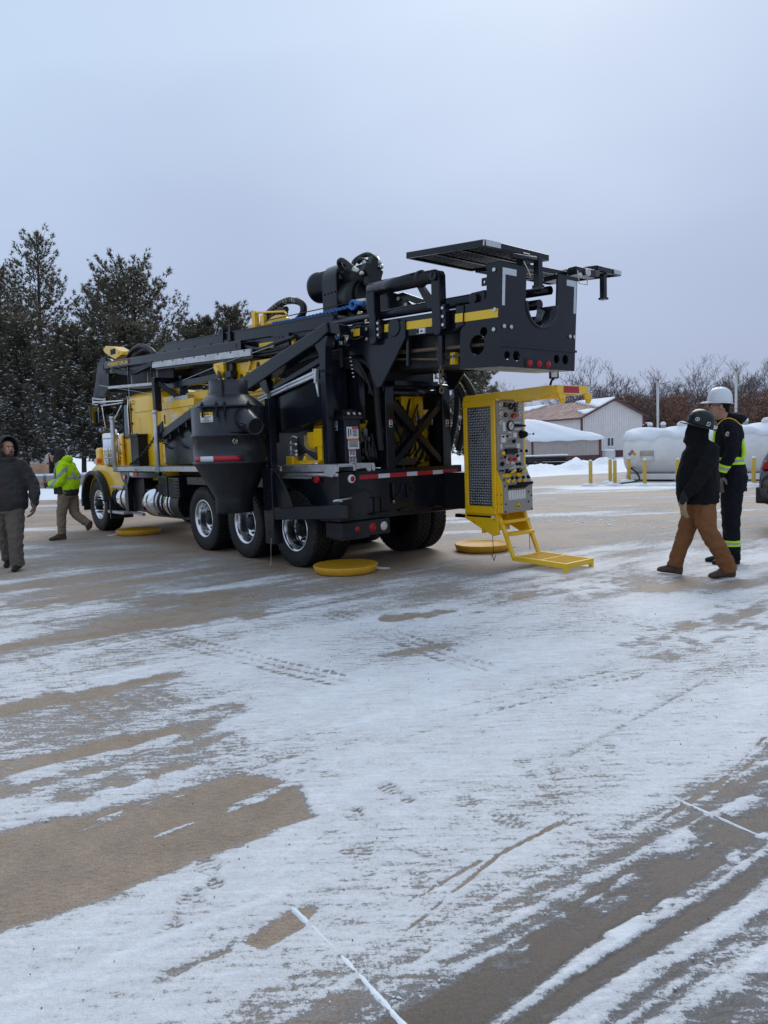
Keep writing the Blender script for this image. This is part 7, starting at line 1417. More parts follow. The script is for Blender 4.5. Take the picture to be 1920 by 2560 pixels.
m = M(); m.loft([[(x, y, z) for x, y, z in ((.0 + k, .06 + k2, .50), (.22, -.025 + k2 * .2, .50), (.9, -.012, .42), (.9, -.012, .62), (.22, -.025 + k2 * .2, .76), (.0 + k, .06 + k2, .76))] for k, k2 in ((.0, .0), (.03, .9), (.0, 1.73))] ); m.build('bumper', HOSE, g, bevel=.03, seg=2)
m = M(); m.loft([[(.075, .04, 1.03), (.33, -.015, 1.06), (.42, -.012, 1.14), (.14, -.005, 1.16)], [(.06, .34, 1.04), (.33, .34, 1.06), (.42, .34, 1.14), (.10, .34, 1.16)]]); m.build('tail_lamp', LENS, g)
m = M(); m.loft([[(.34, .10, 1.24), (.50, .16, 1.50), (2.3, .17, 1.56), (3.0, .10, 1.2)], [(.34, .02, 1.24), (.50, .10, 1.50), (2.3, .11, 1.56), (3.0, .02, 1.2)]]); m.build('side_window', GLASS, g)
for x in (.95, 3.7):
    for y in (.12, 1.73): m = M(); m.lathe([(.2, -.1), (.34, -.11), (.355, -.06), (.355, .06), (.34, .11), (.2, .1)], (x, y, .355), (0, 1, 0), 28, closed=True); m.build('wheel', RUB, g)

# ------------------------------------------------------------------ people
SKIN = mat('skin', (0.42, 0.22, 0.155), 0.55, 0, 0.08, 12, spec=.3)
def cloth(name, c, var=.15, bump=.5, bs=9, rough=.85, dirt=None, da=0): return mat(name, c, rough, 0, var, 5, bump, bs, spec=.2, dirt=dirt, dirt_amt=da, dirt_scale=5)
def ring(c, ax, rx, ry, fwd=(1, 0, 0), n=16, p=2.0):        # ellipse: rx along fwd, ry sideways; plane square to ax
    c = Vector(c); ax = Vector(ax).normalized(); f = Vector(fwd); f = (f - ax * f.dot(ax)).normalized(); g = ax.cross(f); r = []
    for i in range(n):
        a = 2 * PI * i / n; ca, sa = math.cos(a), math.sin(a); r.append(c + f * (rx * math.copysign(abs(ca) ** (2 / p), ca)) + g * (ry * math.copysign(abs(sa) ** (2 / p), sa)))
    return r
def limb(m, pts, rad, n=14, fl=1.0, fwd=(1, 0, 0), hem=False):
    P = [Vector(p) for p in pts]; R = []
    for i, p in enumerate(P):
        d = P[min(i + 1, len(P) - 1)] - P[max(i - 1, 0)]; R.append(ring(p, d, rad[i] * fl, rad[i], fwd, n))
    m.loft(R)
    m.ball(P[0], rad[0] * .98, 7)
    if not hem: m.ball(P[-1], rad[-1] * .98, 7)
def dens(pts, rad, k=5, wob=0.0, seed=0):                   # resample a limb, adding cloth wobble
    P = smoothpath(pts, k); r = random.Random(seed); n = len(P); out_ = []
    for i in range(n):
        f = i / (n - 1) * (len(rad) - 1); a = int(min(f, len(rad) - 2)); out_.append((rad[a] + (rad[a + 1] - rad[a]) * (f - a)) * (1 + wob * math.sin(i * 2.1 + seed) * r.uniform(.4, 1)))
    return P, out_
def remesh(o, vox, sm=6, disp=0.0, dscale=.12):
    md = o.modifiers.new('remesh', 'REMESH'); md.mode = 'VOXEL'; md.voxel_size = vox; md.use_smooth_shade = True
    s_ = o.modifiers.new('smooth', 'SMOOTH'); s_.iterations = sm; s_.factor = .5
    if disp:
        tx = bpy.data.textures.new('folds', 'CLOUDS'); tx.noise_scale = dscale * .7; tx.noise_depth = 3; d = o.modifiers.new('folds', 'DISPLACE'); d.texture = tx; d.strength = disp * 1.8; d.mid_level = .5; d.texture_coords = 'LOCAL'
    return o
def hand(m, wrist, d, palm_n, L_=.19, curl=.5, thumb=1):     # palm and five fingers added to a body mesh; d = pointing direction, palm_n = palm normal
    w = Vector(wrist); d = Vector(d).normalized(); n = Vector(palm_n); n = (n - d * n.dot(d)).normalized(); sd_ = d.cross(n)
    pl = L_ * .50; rings = [ring(w - d * .02, d, .020, .030, n), ring(w + d * pl * .35, d, .017, .040, n), ring(w + d * pl * .8, d, .016, .044, n), ring(w + d * pl, d, .013, .042, n)]; m.loft(rings)
    for k, (o_, ln) in enumerate(((-.033, .80), (-.011, .96), (.011, 1.0), (.033, .90))):
        p = w + d * pl * .93 + sd_ * o_; seg = L_ * .50 * ln / 3; q = p; a = curl * .35; pts = [p - d * .015, p]; dd = d
        for j in range(3): ang = curl * (.5 + .35 * j); dd = (d * math.cos(ang) + n * math.sin(ang)).normalized(); q = q + dd * seg; pts.append(q)
        limb(m, pts, [.0095, .0098, .0092, .0088, .0078], 8)
    p = w + d * pl * .25 + sd_ * (.036 * thumb); t1 = (d * .62 + sd_ * thumb * .7 + n * .25).normalized(); q = p + t1 * .045; q2 = q + (d * .85 + n * .5).normalized() * .034; q3 = q2 + (d * .8 + n * .6).normalized() * .026; limb(m, [p - t1 * .01, p, q, q2, q3], [.013, .0135, .0115, .0105, .009], 8)
def head_mesh(m, c, s, fd):                                  # head of height about .235*s centred at c, facing fd (unit, horizontal)
    c = Vector(c); f = Vector(fd).normalized(); u_ = Vector((0, 0, 1)); g = u_.cross(f)
    def P(x, y, z): return c + f * (x * s) + g * (y * s) + u_ * (z * s)
    secs = [(-.125, -.005, .045, .045), (-.112, .020, .060, .050), (-.095, .028, .064, .056), (-.070, .022, .074, .064), (-.035, .012, .088, .070), (0.0, .004, .098, .074), (.035, -.002, .102, .077), (.065, -.006, .100, .077), (.090, -.012, .088, .070), (.108, -.016, .066, .053), (.118, -.02, .03, .025)]
    m.loft([[P(x0 + rx * math.cos(a), ry * math.sin(a), z) for a in [2 * PI * i / 20 for i in range(20)]] for z, x0, rx, ry in secs])
    m.loft([[P(.085, -.008, .030), P(.085, .008, .030), P(.098, .006, .030), P(.098, -.006, .030)], [P(.085, -.014, -.004), P(.085, .014, -.004), P(.122, .011, -.004), P(.122, -.011, -.004)], [P(.08, -.016, -.016), P(.08, .016, -.016), P(.110, .012, -.020), P(.110, -.012, -.020)]])   # nose
    m.ball(P(.108, 0, -.010), .012 * s, 6)
    for sg in (-1, 1):
        m.ball(P(.080, sg * .030, .042), .017 * s, 6, sc_=(1, 1, .5)); m.ball(P(.070, sg * .042, -.022), .020 * s, 6)      # brow, cheek
        m.ball(P(-.005, sg * .080, -.002), .026 * s, 7, sc_=(.8, .6, 1.2)); m.ball(P(.0, sg * .082, -.020), .014 * s, 6)      # ear
    m.ball(P(.092, 0, -.043), .018 * s, 6, sc_=(.7, 1.2, .45)); m.ball(P(.090, 0, -.056), .017 * s, 6, sc_=(.7, 1.1, .5)); m.ball(P(.080, 0, -.092), .024 * s, 7, sc_=(.9, 1, .7))
    limb(m, [P(-.025, 0, -.07), P(-.03, 0, -.17)], [.060 * s, .062 * s], 12)
    return P
def eyes(P, s, parent, iris=(.06, .04, .03)):
    for sg in (-1, 1):
        m = M(); m.ball(P(.083, sg * .031, .014), .0125 * s, 8); m.build('eye', WHITE, parent); m = M(); m.ball(P(.0925, sg * .0315, .014), .0062 * s, 6); m.build('pupil', BLK, parent)
def face_extras(P, s, parent, hairm, beard=False):
    for sg in (-1, 1):
        m = M(); m.tube([P(.100, sg * .014, .030), P(.103, sg * .030, .036), P(.092, sg * .047, .030)], .0045 * s, 5); m.build('eyebrow', hairm, parent)
    m = M(); m.tube([P(.103, -.024, -.050), P(.110, 0, -.049), P(.103, .024, -.050)], .0032 * s, 5); m.build('mouth', PRED if not beard else BLK, parent)
def boot(m, ankle, toe, h=.07, w_=.05):                     # boot from the ankle down, sole on the ground at toe height
    a = Vector(ankle); t = Vector(toe); f = Vector((t.x - a.x, t.y - a.y, 0)).normalized(); ln = math.hypot(t.x - a.x, t.y - a.y); pitch = Vector((t.x - a.x, t.y - a.y, t.z - a.z + .09)).normalized()
    up = f.cross(Vector((0, 0, 1))).cross(pitch) * 1.0
    up = (Vector((0, 0, 1)) - pitch * pitch.z).normalized(); g = pitch.cross(up); heel = a - pitch * .075 - up * .09; L_ = ln + .085; secs = []
    for x, z0, z1, ww in ((0, .0, .10, .030), (.02, 0, .15, .038), (.09, 0, .16, .040), (.15, .0, .125, .041), (.20, 0, .09, .047), (.25, 0, .072, .048), (.285, .004, .058, .040), (.30, .01, .04, .026)):
        x = x / .30 * L_; c = heel + pitch * x; secs.append([c + up * (z0 + (z1 - z0) * (.5 - .5 * math.cos(q))) + g * (ww * math.sin(q) * (1.0 if math.cos(q) > 0 else .92)) for q in [2 * PI * i / 14 for i in range(14)]])
    m.loft(secs); limb(m, [a - up * .01, a + Vector((0, 0, h))], [.048, .055], 12)
BOOTM = cloth('boot_leather', (0.075, 0.048, 0.034), .25, .3, 30, .6); BOOTD = cloth('boot_dark', (0.022, 0.018, 0.016), .25, .3, 30, .6); SOLE = mat('boot_sole', (.06, .045, .035), .8)
def hivis(name, base, bands, lime=(0.50, 0.80, 0.02), silver=(.34, .35, .36), axis='Z', bump=.5):   # cloth with sewn-on reflective bands; bands: (centre, half width, half silver)
    m = cloth(name, base, .15, bump); t = m.node_tree; b = t.nodes['Principled BSDF']; src = b.inputs['Base Color'].links[0].from_socket; co = t.nodes.new('ShaderNodeTexCoord').outputs['Object']; sp = t.nodes.new('ShaderNodeSeparateXYZ'); t.links.new(co, sp.inputs[0])
    for (vec, c, hw, hs) in bands:
        v = t.nodes.new('ShaderNodeVectorMath'); v.operation = 'DOT_PRODUCT'; t.links.new(co, v.inputs[0]); v.inputs[1].default_value = vec
        d = mathn(t, 'ABSOLUTE', mathn(t, 'SUBTRACT', v.outputs['Value'], c).outputs[0], 0)
        f1 = mathn(t, 'LESS_THAN', d.outputs[0], hw); f2 = mathn(t, 'LESS_THAN', d.outputs[0], hs)
        src = mixc(t, f1.outputs[0], src, lime).outputs[2]; src = mixc(t, f2.outputs[0], src, silver).outputs[2]
    t.links.new(src, b.inputs['Base Color']); return m

# --- person in black hoodie and brown work trousers (walking left, back three-quarters)
def F(o, pts): return [tuple(Vector(p) - Vector(o)) for p in pts]
def person_hoodie():
    X0, Y0 = 3.55, 8.28; g = thing('person', 'person in black hoodie, black hard hat and brown trousers walking left', 'person', (X0, Y0, 0))
    W = lambda x, y, z: (x - X0, y - Y0, z)
    hoodm = cloth('black_hoodie', (.0045, .0045, .0055), .2, .6, 7); brown = cloth('brown_duck', (.20, .085, .033), .18, .6, 8, .85, (.12, .06, .03), .3)
    m = M(); P = head_mesh(m, W(3.525, 8.25, 1.675), .92, (-.8, .6, 0)); limb(m, [W(3.53, 8.26, 1.50), W(3.54, 8.27, 1.0), W(3.55, 8.27, .9)], [.07, .12, .11])
    limb(m, *dens([W(3.52, 8.20, .90), W(3.58, 8.18, .52), W(3.84, 8.16, .14)], [.08, .06, .04])); limb(m, *dens([W(3.52, 8.36, .90), W(3.44, 8.40, .5), W(3.31, 8.42, .16)], [.08, .06, .04]))
    limb(m, *dens([W(3.56, 8.06, 1.42), W(3.42, 8.02, 1.15), W(3.29, 8.05, .93)], [.05, .042, .03])); limb(m, *dens([W(3.6, 8.46, 1.42), W(3.65, 8.52, 1.16), W(3.60, 8.5, .97)], [.045, .038, .028]))
    hand(m, W(3.275, 8.05, .90), (-.05, .0, -1), (.9, .3, 0), .19, .55, -1); hand(m, W(3.59, 8.5, .93), (0, 0, -1), (-1, 0, 0), .19, .5, 1)
    body = remesh(m.build('body', SKIN, g), .006, 3)
    m = M(); R = []
    for z, xc, yc, rx, ry in ((.84, 3.535, 8.27, .215, .235), (.90, 3.53, 8.27, .225, .24), (1.0, 3.52, 8.27, .225, .23), (1.12, 3.52, 8.27, .225, .235), (1.25, 3.53, 8.27, .21, .235), (1.36, 3.55, 8.27, .195, .235), (1.44, 3.56, 8.27, .175, .22), (1.50, 3.56, 8.27, .14, .17), (1.54, 3.55, 8.27, .10, .12)): R.append(ring(W(xc, yc, z), (0, 0, 1), rx, ry, (-.9, .4, 0), 20, 2.3))
    m.loft(R)
    limb(m, *dens([W(3.58, 8.06, 1.43), W(3.50, 8.0, 1.27), W(3.42, 8.01, 1.12), W(3.36, 8.03, 1.02), W(3.30, 8.05, .95)], [.088, .085, .078, .07, .048], 4, .05, 1)); limb(m, *dens([W(3.6, 8.48, 1.43), W(3.66, 8.52, 1.2), W(3.66, 8.52, 1.1), W(3.60, 8.50, .97)], [.085, .085, .078, .05], 4, .05, 2))
    # hood around the head
    m.loft([ring(W(3.54, 8.265, 1.43), (0, 0, 1), .155, .16, (-.8, .6, 0), 18), ring(W(3.53, 8.26, 1.49), (0, 0, 1), .14, .13, (-.8, .6, 0), 18), ring(W(3.50, 8.27, 1.53), (0, 0, 1), .135, .115, (-.8, .6, 0), 18), ring(W(3.51, 8.26, 1.62), (0, 0, 1), .125, .108, (-.8, .6, 0), 18), ring(W(3.52, 8.25, 1.72), (0, 0, 1), .115, .10, (-.8, .6, 0), 18), ring(W(3.53, 8.25, 1.78), (0, 0, 1), .09, .08, (-.8, .6, 0), 18)])
    o = remesh(m.build('hoodie', hoodm, g), .011, 4, .016, .12); m = M(); m.tube([W(3.44, 8.13, 1.53), W(3.41, 8.10, 1.47), W(3.405, 8.09, 1.42)], .005, 5); m.build('drawstring', hoodm, o)
    m = M(); limb(m, hem=True, *dens([W(3.56, 8.18, .95), W(3.56, 8.17, .72), W(3.60, 8.16, .52), W(3.73, 8.15, .30), W(3.83, 8.15, .075)], [.132, .118, .098, .092, .090], 5, .045, 3)); limb(m, hem=True, *dens([W(3.54, 8.36, .95), W(3.50, 8.38, .7), W(3.45, 8.40, .5), W(3.38, 8.42, .30), W(3.32, 8.43, .10)], [.130, .114, .094, .084, .080], 5, .045, 4)); m.loft([ring(W(3.545, 8.27, z), (0, 0, 1), .155, .20, (-1, 0, 0), 18) for z in (.80, .9, .97)])
    remesh(m.build('trousers', brown, g), .010, 4, .022, .09)
    m = M(); boot(m, W(3.82, 8.15, .095), W(3.60, 8.13, .005)); remesh(m.build('boot', BOOTM, g), .008, 3); m = M(); boot(m, W(3.345, 8.43, .10), W(3.19, 8.56, .022)); remesh(m.build('boot', BOOTM, g), .008, 3)
    gl = cloth('glove', (.30, .21, .12), .2, .3, 30); gld = cloth('glove_cuff', (.02, .02, .02))
    for w_, d, n_, th in ((W(3.275, 8.05, .90), (-.05, .0, -1), (.9, .3, 0), -1), (W(3.59, 8.5, .93), (0, 0, -1), (-1, 0, 0), 1)):
        m = M(); k = len(m.v); hand(m, w_, d, n_, .205, .55, th); c = Vector(w_) + Vector(d) * .09
        m.v = [tuple(c + (Vector(p) - c) * 1.13) for p in m.v]; o = remesh(m.build('glove', gl, g), .0055, 2); m = M(); limb(m, [Vector(w_) + Vector((.02, 0, .06)), Vector(w_) - Vector((0, 0, .02))], [.045, .043]); remesh(m.build('cuff', gld, o), .008, 2)
    hat(g, Vector(W(3.535, 8.255, 1.70)), Vector((-.88, .47, 0)), mat('hat_black', (.006, .006, .007), .38, 0, .1, 5, coat=.1, spec=.35), full=True, tilt=.30, decals=True, s=1.06)
def hat(g, c, f, mt, full=False, tilt=0.0, decals=False, s=1.0, band=None):
    f = f.normalized(); u0 = Vector((0, 0, 1)); g_ = u0.cross(f); up = (u0 * math.cos(tilt) - f * math.sin(tilt)).normalized()
    fw = (f - up * f.dot(up)).normalized(); sd_ = up.cross(fw)
    def P(x, y, z): return c + (fw * x + sd_ * y + up * z) * s
    m = M(); rows = []; n = 36
    prof = [(1.0, .0), (1.0, .02), (.985, .045), (.93, .085), (.82, .12), (.64, .148), (.40, .166), (.15, .174), (.01, .175)]
    for k, (q, z) in enumerate(prof):
        rows.append([P(.138 * q * math.cos(a), .118 * q * math.sin(a) , z + (.006 if abs(math.sin(a)) < .18 and k > 2 else 0)) for a in [2 * PI * i / n for i in range(n)]])
    m.loft(rows, caps=False)
    br = []
    for k in (0, 1, 2):
        rw = []
        for i in range(n):
            a = 2 * PI * i / n; ca = math.cos(a); ext = ((.040 + .022 * max(0, ca)) if full else (.012 + .06 * max(0, ca) ** 2)); e_ = 1.0 + (0, .6, 1)[k] * 0
            rw.append(P((.138 + ext * (0, .6, 1)[k]) * ca, (.118 + ext * (0, .6, 1)[k]) * math.sin(a), .006 - .010 * (0, .4, 1)[k] - (.006 * max(0, ca) if k == 2 else 0)))
        br.append(rw)
    m.loft(br, caps=False); m.loft([[p - up * .004 for p in r_] for r_ in br], caps=False)
    o = m.build('hard_hat', mt, g); sol = o.modifiers.new('solid', 'SOLIDIFY'); sol.thickness = .003
    m = M(); m.tube([P(.150 * math.cos(a), .002 + 0 * a, .178 * math.sin(a) ** .8) if False else P(.128 * math.cos(a), 0, .03 + .150 * math.sin(a)) for a in np.linspace(.15, PI - .15, 16)], .006, 6); m.build('ridge', mt, o)
    if decals:
        for ang, z, r_, mm in ((78, .062, .022, 0), (128, .040, .020, 1), (40, .07, .02, 2)):
            a = math.radians(ang); q = .955 if z > .05 else .99; n_ = (fw * math.cos(a) / .138 + sd_ * math.sin(a) / .118 + up * (z * 40)).normalized(); ct = P(.140 * q * math.cos(a), .120 * q * math.sin(a), z) + n_ * .004; tx = up.cross(n_).normalized()
            m = M()
            if mm == 0: m.cyl(ct, ct + n_ * .002, r_, n=20); dd = m.build('round_sticker', WHITE, o); m = M(); m.cyl(ct + n_ * .002, ct + n_ * .0035, r_ * .72, n=16); m.build('emblem', BLK, dd); m = M(); m.bar(ct + n_ * .004 - tx * .006, ct + n_ * .004 + tx * .006, .004, .012); m.build('emblem_mark', WHITE, dd)
            elif mm == 1: m.bar(ct - tx * r_, ct + tx * r_, .002, .044, up=tuple(up)); dd = m.build('square_sticker', WHITE, o); m = M(); m.bar(ct + n_ * .0018 - tx * r_ * .8 + up * .009, ct + n_ * .0018 + tx * r_ * .8 + up * .009, .002, .013, up=tuple(up)); m.bar(ct + n_ * .0018 - tx * r_ * .8 - up * .009, ct + n_ * .0018 + tx * r_ * .8 - up * .009, .002, .013, up=tuple(up)); m.each('print', BLK, dd)
            else: m.bar(ct - tx * r_, ct + tx * r_, .002, .03, up=tuple(up)); m.build('dark_sticker', DARK, o)
        m = M(); ct = P(.03, .075, .142); m.cyl(ct, ct + up * .004, .012, n=10); m.build('red_sticker', PRED, o)
    return o
person_hoodie()

# --- person in white hard hat and dark coverall (standing, facing left)
def person_coverall():
    X0, Y0 = 4.24, 9.03; g = thing('person', 'person in white hard hat, glasses and dark coverall with lime bands', 'person', (X0, Y0, 0), math.radians(-24)); W = lambda x, y, z: (x - X0, y - Y0, z)
    nav = (.0055, .006, .010)
    m = M(); hc = Vector(W(4.12, 9.03, 1.935)); P = head_mesh(m, hc, 1.08, (-1, -.12, 0)); limb(m, [W(4.17, 9.03, 1.80), W(4.22, 9.03, 1.3), W(4.24, 9.03, 1.0)], [.08, .14, .14])
    for y in (8.93, 9.15): limb(m, *dens([W(4.26, y, 1.0), W(4.26, y, .55), W(4.28, y, .12)], [.08, .06, .04]))
    limb(m, *dens([W(4.22, 8.80, 1.68), W(4.24, 8.76, 1.38), W(4.12, 8.80, 1.13)], [.05, .045, .033])); limb(m, *dens([W(4.22, 9.26, 1.68), W(4.25, 9.30, 1.38), W(4.14, 9.26, 1.13)], [.045, .04, .03])); hand(m, W(4.115, 8.80, 1.10), (.05, .0, -1), (.3, 1, 0), .20, .45, 1); hand(m, W(4.135, 9.26, 1.10), (.05, 0, -1), (.3, -1, 0), .2, .5, -1)
    body = remesh(m.build('body', SKIN, g), .0055, 2); eyes(P, 1.08, body); face_extras(P, 1.08, body, cloth('brow_dark', (.02, .015, .012)))
    tor = hivis('coverall_torso', nav, [((0, 0, 1), 1.275, .045, .017)]); leg = hivis('coverall_leg', nav, [((0, 0, 1), .275, .035, .013)]); a_ax = Vector((-.08, .05, -.26)).normalized(); slv = hivis('coverall_sleeve', nav, [(tuple(-a_ax), 1.205 * -a_ax.z + (4.15 - X0) * -a_ax.x + (8.79 - Y0) * -a_ax.y, .045, .017)])
    m = M(); R = []
    for z, xc, rx, ry in ((1.0, 4.27, .165, .20), (1.08, 4.275, .165, .205), (1.2, 4.26, .155, .20), (1.3, 4.24, .155, .20), (1.45, 4.225, .165, .215), (1.58, 4.225, .168, .225), (1.68, 4.225, .15, .215), (1.745, 4.215, .12, .16), (1.78, 4.20, .09, .10)): R.append(ring(W(xc, 9.03, z), (0, 0, 1), rx, ry, (-1, 0, 0), 22, 2.3))
    m.loft(R); tso = remesh(m.build('coverall_top', tor, g), .010, 4, .014, .10)
    for y, sh, el, wr, nm in ((8.83, (4.225, 8.82, 1.69), (4.25, 8.76, 1.38), (4.125, 8.80, 1.12), 0), (9.23, (4.225, 9.24, 1.69), (4.25, 9.30, 1.38), (4.14, 9.26, 1.12), 1)):
        m = M(); mid1 = tuple(np.array(sh) * .5 + np.array(el) * .5 + np.array((.015, 0, 0))); mid2 = tuple(np.array(el) * .45 + np.array(wr) * .55); limb(m, *dens([W(*sh), W(*mid1), W(*el), W(*mid2), W(*wr)], [.088, .084, .076, .070, .060], 5, .04, nm)); remesh(m.build('sleeve', slv, tso), .009, 4, .014, .07)
    m = M(); 
    for y in (8.935, 9.135): limb(m, hem=True, *dens([W(4.27, y, 1.03), W(4.26, y, .80), W(4.255, y, .55), W(4.265, y, .3), W(4.27, y, .06)], [.138, .124, .104, .098, .096], 5, .035, int(y * 100) % 7))
    m.loft([ring(W(4.275, 9.03, z), (0, 0, 1), .155, .20, (-1, 0, 0), 20) for z in (.9, 1.0, 1.08)]); remesh(m.build('coverall_legs', leg, g), .010, 4, .016, .10)
    # hood lying on the back, collar
    hd = cloth('hoodie_black', (.008, .008, .010)); m = M(); m.ball(W(4.33, 9.03, 1.78), .10, 9, sc_=(.95, 1.1, .65)); m.ball(W(4.27, 9.03, 1.81), .09, 8, sc_=(1, 1.2, .55)); m.tube([tuple(Vector(W(4.19, 9.03, 1.765)) + Vector((.09 * math.cos(a), .10 * math.sin(a), .02 * math.cos(a)))) for a in np.linspace(0, 2 * PI, 20)[:-1]], .03, 8, closed=True); remesh(m.build('hood', hd, tso), .009, 4, .012, .05)
    sh_ = cloth('plaid_shirt', (.22, .16, .13), .5, .2, 40); m = M(); m.ball(W(4.10, 9.0, 1.72), .045, 6, sc_=(.8, 1, 1.2)); remesh(m.build('shirt_collar', sh_, tso), .008, 2)
    LIME = mat('lime_tape', (.50, .80, .02), .6); 
    for pth in (([(4.075, 8.93, 1.70), (4.05, 8.92, 1.55), (4.065, 8.92, 1.40), (4.09, 8.90, 1.31)]), ([(4.07, 9.13, 1.70), (4.05, 9.14, 1.55), (4.06, 9.14, 1.32)])):
        m = M(); pp = smoothpath([W(*q) for q in pth], 6); m.loft([[p + Vector((-.004, -.022, 0)), p + Vector((-.008, .022, 0)), p + Vector((.02, .022, 0)), p + Vector((.02, -.022, 0))] for p in pp]); m.build('brace_tape', LIME, tso)
    m = M(); pp = smoothpath([W(*q) for q in ((4.355, 8.96, 1.58), (4.385, 8.94, 1.46), (4.395, 8.92, 1.38), (4.385, 8.90, 1.31))], 6); m.loft([[p + Vector((.012, -.04, 0)), p + Vector((.02, .0, 0)), p + Vector((-.03, .0, 0)), p + Vector((-.03, -.04, 0))] for p in pp]); m.build('brace_tape', LIME, tso)
    m = M(); m.tube(smoothpath([W(4.09, 8.90, 1.70), W(4.15, 8.86, 1.765), W(4.22, 8.85, 1.785), W(4.29, 8.86, 1.76), W(4.35, 8.9, 1.70)], 6), .006, 6); m.build('shoulder_piping', STRIPE, tso)
    m = M(); m.prism([(4.185 - X0, 1.575), (4.23 - X0, 1.575), (4.23 - X0, 1.605), (4.2075 - X0, 1.63), (4.185 - X0, 1.605)], 8.722 - Y0, 8.728 - Y0, 1); pc = m.build('arm_patch', WHITE, tso); m = M(); m.prism([(4.19 - X0, 1.58), (4.225 - X0, 1.58), (4.225 - X0, 1.595), (4.19 - X0, 1.595)], 8.719 - Y0, 8.722 - Y0, 1); m.build('patch_print', PRED, pc); m = M(); m.prism([(4.192 - X0, 1.60), (4.223 - X0, 1.60), (4.2075 - X0, 1.619)], 8.719 - Y0, 8.722 - Y0, 1); m.build('patch_print', BLK, pc)
    m = M(); m.box(W(4.055, 8.885, 1.665), W(4.10, 8.90, 1.70)); m.build('name_tag', WHITE, tso)
    hair = cloth('dark_hair', (.012, .010, .009), .3, .8, 60); m = M(); f = Vector((-1, -.12, 0)).normalized(); m.ball(P(-.035, 0, .035), .092 * 1.08, 9, sc_=(.95, .92, .9)); m.ball(P(-.075, 0, -.03), .05, 7, sc_=(.7, 1.2, 1.3)); remesh(m.build('hair', hair, g), .007, 2)
    m = M()
    for sg in (-1, 1):
        m.tube([P(.108, sg * .034 + .026 * math.cos(a), .012 + .020 * math.sin(a)) for a in [2 * PI * i / 12 for i in range(12)]], .0028, 5, closed=True); m.tube([P(.105, sg * .058, .018), P(.05, sg * .086, .016), P(-.005, sg * .090, .012)], .0032, 5)
    m.tube([P(.110, -.010, .016), P(.110, .010, .016)], .0028, 5); m.build('glasses', mat('glasses_red', (.10, .015, .015), .3), g)
    hat(g, hc + Vector((0, 0, .048)), f, mat('hat_white', (.66, .68, .70), .35, 0, .04, 5, coat=.3), False, .08, s=1.06)
    m = M(); 
    for s_, e_ in (((4.28, 8.935, .10), (4.05, 8.93, .0)), ((4.28, 9.135, .10), (3.97, 9.14, .0))): m = M(); boot(m, W(*s_), W(*e_)); remesh(m.build('boot', BOOTD, g), .008, 3)
    gl = cloth('glove_grey', (.14, .125, .115), .4, .4, 40)
    for w_, d, n_, th in ((W(4.115, 8.80, 1.10), (.05, .0, -1), (.3, 1, 0), 1), (W(4.135, 9.26, 1.10), (.05, 0, -1), (.3, -1, 0), -1)):
        m = M(); hand(m, w_, d, n_, .21, .45, th); c = Vector(w_) + Vector(d) * .09; m.v = [tuple(c + (Vector(p) - c) * 1.10) for p in m.v]; limb(m, [Vector(w_) + Vector((0, 0, .03)), Vector(w_) - Vector((0, 0, .03))], [.05, .044]); remesh(m.build('glove', gl, g), .0055, 2)
person_coverall()

